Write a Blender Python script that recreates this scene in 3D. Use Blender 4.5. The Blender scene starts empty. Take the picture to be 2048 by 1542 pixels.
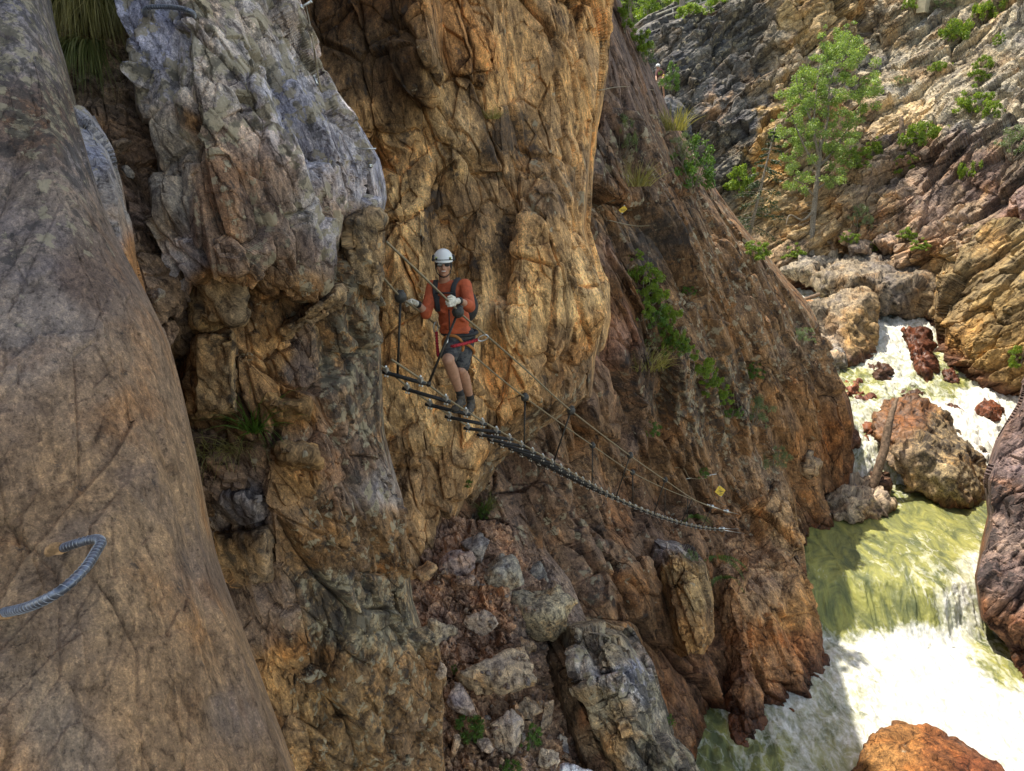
import bpy, bmesh, math, random
import numpy as np
from mathutils import Vector, Matrix, Quaternion
from mathutils.bvhtree import BVHTree

R = math.radians
sc = bpy.context.scene
COL = sc.collection

# ------------------------------------------------------------------ camera, sky, sun, exposure
PITCH = R(19.0)
FPX = 1490.0                      # focal length in pixels of the 2048 px wide photograph
cam_data = bpy.data.cameras.new("camera")
cam_data.sensor_width = 36.0
cam_data.lens = FPX / 2048.0 * 36.0
cam_data.clip_start = 0.05
cam_data.clip_end = 2000.0
cam = bpy.data.objects.new("camera", cam_data)
COL.objects.link(cam)
cam.location = (0, 0, 0)
cam.rotation_euler = (math.pi / 2 - PITCH, 0, 0)
sc.camera = cam

SUN_DIR = Vector((-0.30, 0.28, 0.912)).normalized()     # from the ground towards the sun
world = bpy.data.worlds.new("World")
sc.world = world
world.use_nodes = True
wn = world.node_tree
wn.nodes.clear()
w_out = wn.nodes.new("ShaderNodeOutputWorld")
w_bg = wn.nodes.new("ShaderNodeBackground")
w_sky = wn.nodes.new("ShaderNodeTexSky")
w_sky.sky_type = 'NISHITA'
w_sky.sun_disc = False
w_sky.sun_elevation = math.asin(SUN_DIR.z)
w_sky.sun_rotation = math.atan2(SUN_DIR.x, SUN_DIR.y)
w_sky.altitude = 2400
w_sky.dust_density = 4.0
w_sky.air_density = 0.8
w_sky.ozone_density = 0.6
w_bg.inputs["Strength"].default_value = 0.15
w_wb = wn.nodes.new("ShaderNodeMix")              # warm white balance of the photograph
w_wb.data_type = 'RGBA'
w_wb.blend_type = 'MULTIPLY'
w_wb.inputs[0].default_value = 1.0
w_wb.inputs[7].default_value = (1.25, 1.0, 0.68, 1.0)
wn.links.new(w_sky.outputs[0], w_wb.inputs[6])
wn.links.new(w_wb.outputs[2], w_bg.inputs[0])
wn.links.new(w_bg.outputs[0], w_out.inputs[0])

sun_data = bpy.data.lights.new("sun", 'SUN')
sun_data.energy = 2.0
sun_data.angle = R(0.5)
sun_data.color = (1.0, 0.92, 0.79)
sun = bpy.data.objects.new("sun", sun_data)
COL.objects.link(sun)
sun.rotation_euler = SUN_DIR.to_track_quat('Z', 'Y').to_euler()

vs = sc.view_settings
vs.view_transform = 'Standard'
vs.look = 'None'
vs.gamma = 1.0
vs.exposure = 1.85
sc.cycles.use_denoising = True
sc.cycles.max_bounces = 8
sc.cycles.diffuse_bounces = 5

# ------------------------------------------------------------------ pixel + depth -> place
CP, SP = math.cos(PITCH), math.sin(PITCH)


def P(px, py, d):
    x, y = (px - 1024.0) / FPX, (py - 771.0) / FPX
    return Vector((d * x, d * (CP - y * SP), d * (-SP - y * CP)))


def Pn(a):
    """array (...,3) of px,py,d -> world"""
    x, y, d = (a[..., 0] - 1024.0) / FPX, (a[..., 1] - 771.0) / FPX, a[..., 2]
    return np.stack([d * x, d * (CP - y * SP), d * (-SP - y * CP)], -1)


def DZ(py, z):
    """depth at which the ray through row py reaches height z"""
    return z / (-SP - (py - 771.0) / FPX * CP)


# ------------------------------------------------------------------ vectorised noise
U = np.uint32


def _hash(ix, iy, iz, s):
    n = ix.astype(U) * U(374761393) + iy.astype(U) * U(668265263) + iz.astype(U) * U(2246822519) + U((s * 3266489917) & 0xffffffff)
    n = (n ^ (n >> U(13))) * U(1274126177)
    n = (n ^ (n >> U(16))) * U(2654435769)
    return n ^ (n >> U(15))


def _r(h, k):
    h = (h ^ U((k * 0x9E3779B9) & 0xffffffff)) * U(0x85ebca6b)
    h = (h ^ (h >> U(13))) * U(0xc2b2ae35)
    return (h ^ (h >> U(16))).astype(np.float64) / 4294967296.0


def perlin(p, s=0):
    i = np.floor(p).astype(np.int64)
    f = p - i
    w = f * f * f * (f * (f * 6 - 15) + 10)
    out = 0
    for dx in (0, 1):
        wx = w[:, 0] if dx else 1 - w[:, 0]
        for dy in (0, 1):
            wy = w[:, 1] if dy else 1 - w[:, 1]
            for dz in (0, 1):
                wz = w[:, 2] if dz else 1 - w[:, 2]
                h = _hash(i[:, 0] + dx, i[:, 1] + dy, i[:, 2] + dz, s)
                g = ((h & U(1023)).astype(float) / 511.5 - 1) * (f[:, 0] - dx) \
                    + (((h >> U(10)) & U(1023)).astype(float) / 511.5 - 1) * (f[:, 1] - dy) \
                    + (((h >> U(20)) & U(1023)).astype(float) / 511.5 - 1) * (f[:, 2] - dz)
                out = out + g * wx * wy * wz
    return out


def fbm(p, s=0, o=4, gain=0.5, ridge=False):
    a, t, n = 1.0, 0, 0
    for k in range(o):
        v = perlin(p * (2.03 ** k) + 17.3 * k, s + k)
        if ridge:
            v = 0.5 - 2 * np.abs(v)
        t = t + a * v
        n += a
        a *= gain
    return t / n


def facet(q, s, tilt=1.0):
    """Voronoi cells, each a tilted plane: (height, distance to the cell's edge)"""
    i = np.floor(q).astype(np.int64)
    N = len(q)
    F1 = np.full(N, 9.0)
    F2 = np.full(N, 9.0)
    hh = np.zeros(N, U)
    cc = np.zeros((N, 3))
    for dx in (-1, 0, 1):
        for dy in (-1, 0, 1):
            for dz in (-1, 0, 1):
                a, b, c = i[:, 0] + dx, i[:, 1] + dy, i[:, 2] + dz
                h = _hash(a, b, c, s)
                ctr = np.stack([a + _r(h, 1), b + _r(h, 2), c + _r(h, 3)], -1)
                d = ((q - ctr) ** 2).sum(-1)
                m = d < F1
                F2 = np.where(m, F1, np.minimum(F2, d))
                F1 = np.where(m, d, F1)
                hh = np.where(m, h, hh)
                cc[m] = ctr[m]
    g = np.stack([_r(hh, 4), _r(hh, 5), _r(hh, 6)], -1) * 2 - 1
    H = (_r(hh, 7) - 0.5) + tilt * ((q - cc) * g).sum(-1)
    return H, np.sqrt(F2) - np.sqrt(F1)


def frame(L, n=(0, -1, 0)):
    L = np.array(L, float)
    L /= np.linalg.norm(L)
    n = np.array(n, float)
    n -= L * (n @ L)
    n /= np.linalg.norm(n)
    return np.stack([L, np.cross(n, L), n])     # rows: along, across, out


# ------------------------------------------------------------------ object helpers
def tag(o, label=None, cat=None, group=None, kind=None):
    if label:
        o['label'] = label
    if cat:
        o['category'] = cat
    if group:
        o['group'] = group
    if kind:
        o['kind'] = kind
    return o


def empty(name, loc, label, cat, group=None):
    o = bpy.data.objects.new(name, None)
    o.empty_display_size = 0.2
    COL.objects.link(o)
    o.location = loc
    return tag(o, label, cat, group)


def link(name, me, mat, parent=None):
    """link a mesh given in world coordinates; under a parent it is moved into the parent's own axes"""
    if mat is not None and not me.materials:
        me.materials.append(mat)
    o = bpy.data.objects.new(name, me)
    COL.objects.link(o)
    if parent is not None:
        off = parent.location.copy()
        q = parent.parent
        while q is not None:
            off += q.location
            q = q.parent
        me.transform(Matrix.Translation(-off))
        o.parent = parent
    return o


def mesh_from(verts, faces, smooth=True):
    """verts (N,3), faces (M,4) or list of lists"""
    me = bpy.data.meshes.new("m")
    verts = np.asarray(verts, np.float32)
    if isinstance(faces, np.ndarray):
        me.vertices.add(len(verts))
        me.vertices.foreach_set("co", verts.ravel())
        k = faces.shape[1]
        me.loops.add(faces.size)
        me.loops.foreach_set("vertex_index", faces.astype(np.int32).ravel())
        me.polygons.add(len(faces))
        me.polygons.foreach_set("loop_start", np.arange(0, faces.size, k, dtype=np.int32))
        me.update(calc_edges=True)
        me.validate()
    else:
        me.from_pydata([tuple(map(float, v)) for v in verts], [], faces)
        me.update()
    me.polygons.foreach_set("use_smooth", np.full(len(me.polygons), smooth))
    return me


def set_attr(me, name, arr, kind):
    a = me.attributes.new(name, kind, 'POINT')
    arr = np.asarray(arr, np.float32)
    if kind == 'FLOAT_COLOR':
        if arr.shape[1] == 3:
            arr = np.concatenate([arr, np.ones((len(arr), 1), np.float32)], 1)
        a.data.foreach_set("color", arr.ravel())
    elif kind == 'FLOAT_VECTOR':
        a.data.foreach_set("vector", arr.ravel())
    else:
        a.data.foreach_set("value", arr.ravel())


def bm_mesh(bm, smooth=True):
    me = bpy.data.meshes.new("m")
    bmesh.ops.recalc_face_normals(bm, faces=bm.faces)
    bm.to_mesh(me)
    bm.free()
    me.polygons.foreach_set("use_smooth", np.full(len(me.polygons), smooth))
    return me


def tube_into(bm, pts, r, n=8, cap=True):
    """a round tube along pts; r a number or one per point"""
    pts = [Vector(p) for p in pts]
    rs = [r] * len(pts) if isinstance(r, (int, float)) else list(r)
    rings = []
    up = None
    for i, p in enumerate(pts):
        t = (pts[min(i + 1, len(pts) - 1)] - pts[max(i - 1, 0)])
        t = t.normalized() if t.length > 1e-9 else Vector((0, 0, 1))
        if up is None:
            up = t.orthogonal().normalized()
        a = (up - t * up.dot(t))
        a = a.normalized() if a.length > 1e-6 else t.orthogonal().normalized()
        up = a
        b = t.cross(a)
        rings.append([bm.verts.new(p + (a * math.cos(2 * math.pi * k / n) + b * math.sin(2 * math.pi * k / n)) * rs[i]) for k in range(n)])
    for i in range(len(rings) - 1):
        for k in range(n):
            bm.faces.new((rings[i][k], rings[i][(k + 1) % n], rings[i + 1][(k + 1) % n], rings[i + 1][k]))
    if cap:
        bm.faces.new(rings[0][::-1])
        bm.faces.new(rings[-1])


def tube(pts, r, n=8):
    bm = bmesh.new()
    tube_into(bm, pts, r, n)
    return bm_mesh(bm)


def ball_into(bm, c, r, axes=None, seg=12):
    """ellipsoid at c; r number or 3; axes a 3x3 Matrix (columns)"""
    r = (r, r, r) if isinstance(r, (int, float)) else r
    m = Matrix.Diagonal((r[0], r[1], r[2], 1.0))
    if axes is not None:
        m = axes.to_4x4() @ m
    m = Matrix.Translation(c) @ m
    bmesh.ops.create_uvsphere(bm, u_segments=seg, v_segments=max(6, seg * 2 // 3), radius=1.0, matrix=m)


def box_into(bm, c, size, axes=None):
    m = Matrix.Diagonal((size[0], size[1], size[2], 1.0))
    if axes is not None:
        m = axes.to_4x4() @ m
    bmesh.ops.create_cube(bm, size=1.0, matrix=Matrix.Translation(c) @ m)


def axes_from(z, x=(1, 0, 0)):
    z = Vector(z).normalized()
    x = Vector(x)
    x = (x - z * x.dot(z)).normalized()
    y = z.cross(x)
    return Matrix((x, y, z)).transposed()


def cap_into(bm, a, b, ra, rb, n=12):
    """tapered capsule"""
    a, b = Vector(a), Vector(b)
    ball_into(bm, a, ra, seg=n)
    ball_into(bm, b, rb, seg=n)
    tube_into(bm, [a, b], [ra, rb], n)


def fused(bm, voxel, smooth=3):
    """overlapping closed shapes -> one continuous surface"""
    me = bpy.data.meshes.new("m")
    bmesh.ops.recalc_face_normals(bm, faces=bm.faces)
    bm.to_mesh(me)
    bm.free()
    o = bpy.data.objects.new("tmp", me)
    COL.objects.link(o)
    r = o.modifiers.new("r", 'REMESH')
    r.mode = 'VOXEL'
    r.voxel_size = voxel
    if smooth:
        s = o.modifiers.new("s", 'SMOOTH')
        s.iterations = smooth
        s.factor = 0.5
    dg = bpy.context.evaluated_depsgraph_get()
    out = bpy.data.meshes.new_from_object(o.evaluated_get(dg))
    bpy.data.objects.remove(o)
    bpy.data.meshes.remove(me)
    out.polygons.foreach_set("use_smooth", np.full(len(out.polygons), True))
    return out


def spline(pts, n):
    """Catmull-Rom through 3-D points, n samples a span"""
    pts = [Vector(p) for p in pts]
    out = []
    for i in range(len(pts) - 1):
        p0, p1, p2, p3 = pts[max(i - 1, 0)], pts[i], pts[i + 1], pts[min(i + 2, len(pts) - 1)]
        for k in range(n):
            t = k / n
            out.append(0.5 * ((2 * p1) + (p2 - p0) * t + (2 * p0 - 5 * p1 + 4 * p2 - p3) * t * t + (3 * p1 - p0 - 3 * p2 + p3) * t ** 3))
    out.append(pts[-1])
    return out
# ------------------------------------------------------------------ materials
def new_mat(name):
    m = bpy.data.materials.new(name)
    m.use_nodes = True
    nt = m.node_tree
    nt.nodes.clear()
    out = nt.nodes.new("ShaderNodeOutputMaterial")
    b = nt.nodes.new("ShaderNodeBsdfPrincipled")
    nt.links.new(b.outputs[0], out.inputs[0])
    return m, nt, b


class NB:
    """small node builder"""
    def __init__(s, nt):
        s.nt = nt

    def n(s, t, **k):
        x = s.nt.nodes.new(t)
        for a, v in k.items():
            setattr(x, a, v)
        return x

    def l(s, a, b):
        s.nt.links.new(a, b)

    def attr(s, name):
        return s.n("ShaderNodeAttribute", attribute_name=name)

    def noise(s, vec, scale, detail=6, rough=0.6, dist=0.0):
        x = s.n("ShaderNodeTexNoise")
        x.inputs["Scale"].default_value = scale
        x.inputs["Detail"].default_value = detail
        x.inputs["Roughness"].default_value = rough
        x.inputs["Distortion"].default_value = dist
        s.l(vec, x.inputs["Vector"])
        return x.outputs[0]

    def voro(s, vec, scale, feature='DISTANCE_TO_EDGE', rnd=1.0):
        x = s.n("ShaderNodeTexVoronoi", feature=feature)
        x.inputs["Scale"].default_value = scale
        x.inputs["Randomness"].default_value = rnd
        s.l(vec, x.inputs["Vector"])
        return x.outputs["Distance"]

    def rng(s, v, a, b, c=0.0, d=1.0, smooth=True):
        x = s.n("ShaderNodeMapRange")
        x.interpolation_type = 'SMOOTHSTEP' if smooth else 'LINEAR'
        for i, q in ((1, a), (2, b), (3, c), (4, d)):
            if isinstance(q, (int, float)):
                x.inputs[i].default_value = q
            else:
                s.l(q, x.inputs[i])
        s.l(v, x.inputs[0])
        return x.outputs[0]

    def math(s, op, a, b=0.0):
        x = s.n("ShaderNodeMath", operation=op)
        for i, q in ((0, a), (1, b)):
            if isinstance(q, (int, float)):
                x.inputs[i].default_value = q
            else:
                s.l(q, x.inputs[i])
        return x.outputs[0]

    def mix(s, f, a, b, mode='MIX'):
        x = s.n("ShaderNodeMix", data_type='RGBA', blend_type=mode)
        for i, q in ((0, f), (6, a), (7, b)):
            if isinstance(q, (int, float)):
                x.inputs[i].default_value = q
            elif isinstance(q, tuple):
                x.inputs[i].default_value = (*q, 1.0)
            else:
                s.l(q, x.inputs[i])
        return x.outputs[2]

    def scale(s, vec, v):
        x = s.n("ShaderNodeVectorMath", operation='MULTIPLY')
        s.l(vec, x.inputs[0])
        x.inputs[1].default_value = v
        return x.outputs[0]

    def bump(s, h, strength, dist, normal=None):
        x = s.n("ShaderNodeBump")
        x.inputs["Strength"].default_value = strength
        x.inputs["Distance"].default_value = dist
        s.l(h, x.inputs["Height"])
        if normal is not None:
            s.l(normal, x.inputs["Normal"])
        return x.outputs[0]


def rock_material(name, k, bump=1.0, streak=3.0, tint=1.0, crack=1.0, gritty=1.0, midc=1.0, stain=0.0):
    """k: features per metre. Reads the mesh attributes rc (rock axes), col (rock colour), msk (pale lichen, dark lichen, wet)"""
    m, nt, b = new_mat(name)
    g = NB(nt)
    rc = g.attr("rc").outputs["Vector"]
    col = g.attr("col").outputs["Color"]
    ms = g.n("ShaderNodeSeparateColor")
    g.l(g.attr("msk").outputs["Color"], ms.inputs[0])
    pale, dark, wet = ms.outputs[0], ms.outputs[1], ms.outputs[2]
    st = g.scale(rc, (1.0 / streak, 1.0, 1.0))
    big = g.noise(rc, 0.55 * k, 5, 0.6)
    mid = g.noise(st, 2.6 * k, 7, 0.68, 0.3)
    fine = g.noise(st, 14 * k, 6, 0.75)
    # beds of different colour and weathered tone
    warm = g.mix(g.rng(big, 0.50, 0.68), col, g.mix(1.0, col, (1.16, 0.95, 0.74), 'MULTIPLY'))
    warm = g.mix(g.rng(big, 0.48, 0.34), warm, g.mix(1.0, col, (0.80, 0.84, 0.98), 'MULTIPLY'))
    grit = g.noise(rc, 42 * k, 4, 0.8)
    c = g.mix(g.math('MULTIPLY', g.rng(mid, 0.48, 0.62), midc), warm, g.mix(1.0, warm, (1.65, 1.60, 1.48), 'MULTIPLY'))
    c = g.mix(g.math('MULTIPLY', g.rng(mid, 0.48, 0.34), midc), c, g.mix(1.0, c, (0.34, 0.32, 0.34), 'MULTIPLY'))
    c = g.mix(g.math('MULTIPLY', g.rng(fine, 0.50, 0.64), 0.4 + 0.45 * gritty), c, g.mix(1.0, c, (1.8, 1.75, 1.62), 'MULTIPLY'))
    c = g.mix(g.math('MULTIPLY', g.rng(fine, 0.48, 0.34), 0.4 + 0.45 * gritty), c, g.mix(1.0, c, (0.30, 0.28, 0.28), 'MULTIPLY'))
    c = g.mix(g.math('MULTIPLY', g.rng(grit, 0.51, 0.64), 0.6 * gritty), c, g.mix(1.0, c, (1.8, 1.75, 1.65), 'MULTIPLY'))
    c = g.mix(g.math('MULTIPLY', g.rng(grit, 0.49, 0.36), 0.6 * gritty), c, g.mix(1.0, c, (0.32, 0.30, 0.30), 'MULTIPLY'))
    if stain:
        gp = g.n("ShaderNodeNewGeometry").outputs["Position"]
        sn = g.noise(g.scale(gp, (1.0, 1.0, 0.16)), 0.9 * k, 7, 0.68, 0.4)
        sf = g.math('MULTIPLY', g.rng(sn, 0.50, 0.62), stain)
        c = g.mix(sf, c, g.mix(1.0, c, (0.30, 0.29, 0.30), 'MULTIPLY'))
    # iron stain
    rust = g.rng(g.noise(g.scale(rc, (0.5, 1, 1)), 1.3 * k, 5, 0.65), 0.60, 0.72)
    c = g.mix(g.math('MULTIPLY', rust, 0.20), c, (0.27, 0.125, 0.05))
    # pale lichen rosettes
    ln = g.noise(rc, 4.5 * k, 5, 0.62)
    lv = g.voro(rc, 2.2 * k, 'F1')
    lm = g.math('ADD', ln, g.math('MULTIPLY', g.math('SUBTRACT', 0.42, lv), 0.35))
    lmask = g.rng(g.math('ADD', lm, g.math('MULTIPLY', pale, 0.30)), 0.74, 0.78)
    lcol = g.mix(g.noise(rc, 9 * k, 3), (0.27, 0.225, 0.15), (0.42, 0.37, 0.27))
    c = g.mix(g.math('MULTIPLY', lmask, 0.75), c, lcol)
    # near-black lichen crust
    dn = g.noise(rc, 3.2 * k, 8, 0.72)
    dmask = g.rng(g.math('ADD', dn, g.math('MULTIPLY', dark, 0.26)), 0.64, 0.70)
    c = g.mix(g.math('MULTIPLY', dmask, 0.65), c, (0.042, 0.040, 0.042))
    # joints: long ones along the beds, short ones across, only in places
    wob = g.n("ShaderNodeTexNoise")
    wob.inputs["Scale"].default_value = 1.6 * k
    wob.inputs["Detail"].default_value = 6
    wob.inputs["Roughness"].default_value = 0.65
    g.l(rc, wob.inputs["Vector"])
    wsc = g.scale(wob.outputs["Color"], (0.8 / k, 0.45 / k, 0.45 / k))

    def joints(scale, stretch, width):
        wv = g.n("ShaderNodeVectorMath", operation='ADD')
        g.l(wsc, wv.inputs[0])
        g.l(rc, wv.inputs[1])
        return g.rng(g.voro(g.scale(wv.outputs[0], stretch), scale), 0.0, width)
    cr = joints(1.0 * k, (0.16, 1.0, 1.0), 0.030)
    cr = g.math('MAXIMUM', cr, g.rng(big, 0.56, 0.46))
    cr2 = joints(2.6 * k, (0.45, 0.8, 1.0), 0.04)
    cr2 = g.math('MAXIMUM', cr2, g.rng(mid, 0.42, 0.50))
    if crack < 1:
        cr = g.math('MAXIMUM', cr, 1 - crack)
        cr2 = g.math('MAXIMUM', cr2, 1 - crack)
    c = g.mix(g.math('MULTIPLY', g.math('SUBTRACT', 1.0, cr), 0.8), c, g.mix(1.0, c, (0.25, 0.22, 0.2), 'MULTIPLY'))
    c = g.mix(g.math('MULTIPLY', g.math('SUBTRACT', 1.0, cr2), 0.6), c, g.mix(1.0, c, (0.3, 0.27, 0.25), 'MULTIPLY'))
    c = g.mix(wet, c, g.mix(1.0, c, (0.62, 0.52, 0.47), 'MULTIPLY'))
    if tint != 1.0:
        c = g.mix(1.0, c, (tint, tint, tint), 'MULTIPLY')
    g.l(c, b.inputs["Base Color"])
    g.l(g.rng(wet, 0.0, 1.0, 0.88, 0.30), b.inputs["Roughness"])
    b.inputs["Specular IOR Level"].default_value = 0.25
    h = g.math('ADD', g.math('MULTIPLY', mid, 0.45), g.math('MULTIPLY', fine, 0.26))
    h = g.math('ADD', h, g.math('MULTIPLY', grit, 0.12))
    h = g.math('ADD', h, g.math('MULTIPLY', cr, 0.35))
    h = g.math('ADD', h, g.math('MULTIPLY', cr2, 0.16))
    h = g.math('ADD', h, g.math('MULTIPLY', lmask, 0.03))
    g.l(g.bump(h, 1.0, 0.10 * bump / k), b.inputs["Normal"])
    return m


M_NEAR = rock_material("near_slab_rock", 5.5, 0.6, 1.8, 0.95, 0.5, 0.8, 0.5)
M_MID = rock_material("fractured_rock", 2.6, 0.5, 2.2, 1.0, 1.0, 1.1, 1.0, 0.6)
M_FAR = rock_material("gorge_rock", 1.2, 0.6, 2.8, 1.0, 1.0, 1.15, 1.0, 0.6)
M_WALL = rock_material("sunlit_wall_rock", 0.7, 0.8, 3.0, 1.0, 1.0, 1.0, 0.9, 0.5)
M_BOULDER = rock_material("boulder_rock", 1.6, 0.8, 1.4)


def plain(name, col, rough=0.6, metal=0.0, var=0.25, scale=30.0, bump=0.0, spec=0.5):
    m, nt, b = new_mat(name)
    g = NB(nt)
    tc = g.n("ShaderNodeTexCoord").outputs["Object"]
    v = g.noise(tc, scale, 5, 0.65)
    lo = tuple(c * (1 - var) for c in col)
    hi = tuple(min(1, c * (1 + var)) for c in col)
    g.l(g.mix(g.rng(v, 0.35, 0.65), lo, hi), b.inputs["Base Color"])
    b.inputs["Roughness"].default_value = rough
    b.inputs["Metallic"].default_value = metal
    b.inputs["Specular IOR Level"].default_value = spec
    if bump:
        g.l(g.bump(v, 0.6, bump), b.inputs["Normal"])
    return m


def leaf_mat(name, c1, c2, trans=0.35):
    m, nt, b = new_mat(name)
    g = NB(nt)
    tc = g.n("ShaderNodeTexCoord").outputs["Object"]
    at = g.attr("tone").outputs["Fac"]
    c = g.mix(at, c1, c2)
    v = g.noise(tc, 3.0, 3, 0.6)
    c = g.mix(g.rng(v, 0.35, 0.65), g.mix(1.0, c, (0.75, 0.8, 0.7), 'MULTIPLY'), c)
    g.l(c, b.inputs["Base Color"])
    b.inputs["Roughness"].default_value = 0.5
    tr = g.n("ShaderNodeBsdfTranslucent")
    g.l(g.mix(1.0, c, (1.3, 1.35, 0.5), 'MULTIPLY'), tr.inputs[0])
    mx = g.n("ShaderNodeMixShader")
    mx.inputs[0].default_value = trans
    g.l(b.outputs[0], mx.inputs[1])
    g.l(tr.outputs[0], mx.inputs[2])
    out = [n for n in nt.nodes if n.type == 'OUTPUT_MATERIAL'][0]
    g.l(mx.outputs[0], out.inputs[0])
    return m


M_LEAF_BRIGHT = leaf_mat("bright_leaves", (0.13, 0.22, 0.028), (0.30, 0.38, 0.06), 0.45)
M_LEAF_ASPEN = leaf_mat("aspen_leaves", (0.15, 0.24, 0.06), (0.38, 0.47, 0.17), 0.4)
M_LEAF_DARK = leaf_mat("dark_leaves", (0.07, 0.15, 0.022), (0.16, 0.27, 0.045), 0.3)
M_LEAF_GREY = leaf_mat("grey_green_leaves", (0.11, 0.16, 0.07), (0.27, 0.33, 0.17), 0.3)
M_NEEDLE = leaf_mat("conifer_needles", (0.025, 0.05, 0.018), (0.06, 0.09, 0.03), 0.15)
M_GRASS = leaf_mat("green_grass", (0.11, 0.14, 0.04), (0.28, 0.28, 0.10), 0.3)
M_DRY = leaf_mat("dry_grass", (0.22, 0.20, 0.06), (0.46, 0.39, 0.17), 0.3)
M_BARK = plain("bark", (0.20, 0.17, 0.13), 0.9, 0, 0.4, 14, 0.02)
M_WOOD = plain("weathered_wood", (0.17, 0.115, 0.075), 0.85, 0, 0.5, 9, 0.03)
M_REDWOOD = plain("wet_orange_wood", (0.33, 0.15, 0.05), 0.7, 0, 0.4, 9, 0.03)
M_STEEL = plain("galvanised_steel", (0.62, 0.64, 0.66), 0.35, 0.9, 0.15, 60)
M_REBAR = plain("ribbed_steel_bar", (0.15, 0.17, 0.23), 0.42, 0.75, 0.35, 70, 0.001)
M_REBAR_RIDGE = plain("bar_ridge_worn", (0.30, 0.32, 0.38), 0.40, 0.8, 0.25, 90)
M_CABLE = plain("steel_cable", (0.27, 0.225, 0.15), 0.55, 0.35, 0.35, 150, 0.002)
M_BLACK = plain("black_rubber", (0.018, 0.018, 0.020), 0.5, 0, 0.4, 40)
M_POST = plain("dark_post_steel", (0.035, 0.030, 0.026), 0.5, 0.4, 0.4, 40)
M_BALL = plain("dark_cast_ball", (0.055, 0.052, 0.048), 0.6, 0.2, 0.4, 40)
M_SIGN = plain("yellow_sign_face", (0.80, 0.52, 0.03), 0.45, 0, 0.06, 20)
M_INK = plain("black_sign_ink", (0.03, 0.025, 0.02), 0.6, 0, 0.1, 20)
M_CONCRETE = plain("concrete", (0.46, 0.40, 0.28), 0.9, 0, 0.15, 4, 0.01)
# ------------------------------------------------------------------ rock builders
SURF = []                                    # (bvh) of everything plants and fittings stand on


def pchip(c, m, flat=0.0):
    """c (K,...) control rows -> m samples per span, no overshoot"""
    K = c.shape[0]
    d = np.diff(c, axis=0)
    t = np.zeros_like(c)
    a, b = d[:-1], d[1:]
    with np.errstate(divide='ignore', invalid='ignore'):
        h = np.where(a * b > 0, 2 * a * b / (a + b), 0)
    t[1:-1] = np.nan_to_num(h)
    t[0], t[-1] = d[0], d[-1]
    out = []
    for i in range(K - 1):
        for k in range(m[i]):
            s = k / m[i]
            sm = (c[i] * (2 * s ** 3 - 3 * s * s + 1) + t[i] * (s ** 3 - 2 * s * s + s)
                  + c[i + 1] * (-2 * s ** 3 + 3 * s * s) + t[i + 1] * (s ** 3 - s * s))
            out.append(sm * (1 - flat) + (c[i] * (1 - s) + c[i + 1] * s) * flat)
    out.append(c[-1])
    return np.array(out)


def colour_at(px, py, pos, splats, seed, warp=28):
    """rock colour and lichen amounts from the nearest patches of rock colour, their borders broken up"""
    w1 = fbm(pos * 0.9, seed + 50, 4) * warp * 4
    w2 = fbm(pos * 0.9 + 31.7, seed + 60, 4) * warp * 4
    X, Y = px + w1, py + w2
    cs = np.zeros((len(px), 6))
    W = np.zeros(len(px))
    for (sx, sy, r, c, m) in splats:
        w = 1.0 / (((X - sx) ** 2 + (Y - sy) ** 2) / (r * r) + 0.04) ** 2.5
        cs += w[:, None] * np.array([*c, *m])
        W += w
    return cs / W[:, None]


def strata(q, size, amp, seed):
    """beds: ribs running along the rock's first axis, each set back by its own amount"""
    u = q[:, 1] / size + 0.32 * fbm(q * np.array([0.10, 0.35, 0.35]) / size, seed, 3) + 0.12 * fbm(q * np.array([0.5, 1.2, 1.2]) / size, seed + 4, 3)
    i = np.floor(u)
    v = u - i
    ii = i.astype(np.int64)
    z = np.zeros_like(ii)
    seg = np.floor(q[:, 0] / (size * 7) + 3 * _r(_hash(ii, z, z, seed), 3)).astype(np.int64)
    h = _hash(ii, seg, z, seed)
    t = np.clip(v / 0.12, 0, 1)
    saw = (1 - v) * (t * t * (3 - 2 * t))
    return amp * ((_r(h, 1) - 0.5) * 0.8 + saw * (0.4 + _r(h, 2)) - 0.35)


def displace(pos, nor, fr, facets, rough, seed, damp=None, beds=()):
    q = pos @ fr.T
    h = np.zeros(len(pos))
    wob = np.stack([fbm(q * 0.7, seed + 90 + j, 3) for j in range(3)], -1)
    hf = np.zeros(len(pos))
    for i, (sl, s, amp, groove) in enumerate(facets):
        qq = (q + wob * s * 0.28) / np.array([sl, s, s])
        H, e = facet(qq, seed + 7 * i)
        v = 1.25 * amp * H - groove * (1.8 if i < 2 else 1.2) * np.exp(-(e / (0.035 if i < 2 else 0.05)) ** 2)
        if i == 0:
            hf += v
        else:
            h += v
    for i, (s, amp) in enumerate(beds):
        h += strata(q, s, amp, seed + 300 + i)
    for i, (s, amp, ridge) in enumerate(rough):
        h += amp * fbm(q / np.array([s * 1.8, s, s]), seed + 200 + i, 5, 0.58, ridge)
    if damp is not None:
        hf *= damp[0]
        h *= damp[1]
    return pos + nor * (h + hf)[:, None], q


def grid_normals(g):
    du = np.gradient(g, axis=0)
    dv = np.gradient(g, axis=1)
    n = np.cross(dv, du)
    l = np.linalg.norm(n, axis=-1, keepdims=True)
    n = n / np.maximum(l, 1e-9)
    # towards the camera on average
    if (n * -g).sum() < 0:
        n = -n
    return n


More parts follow.
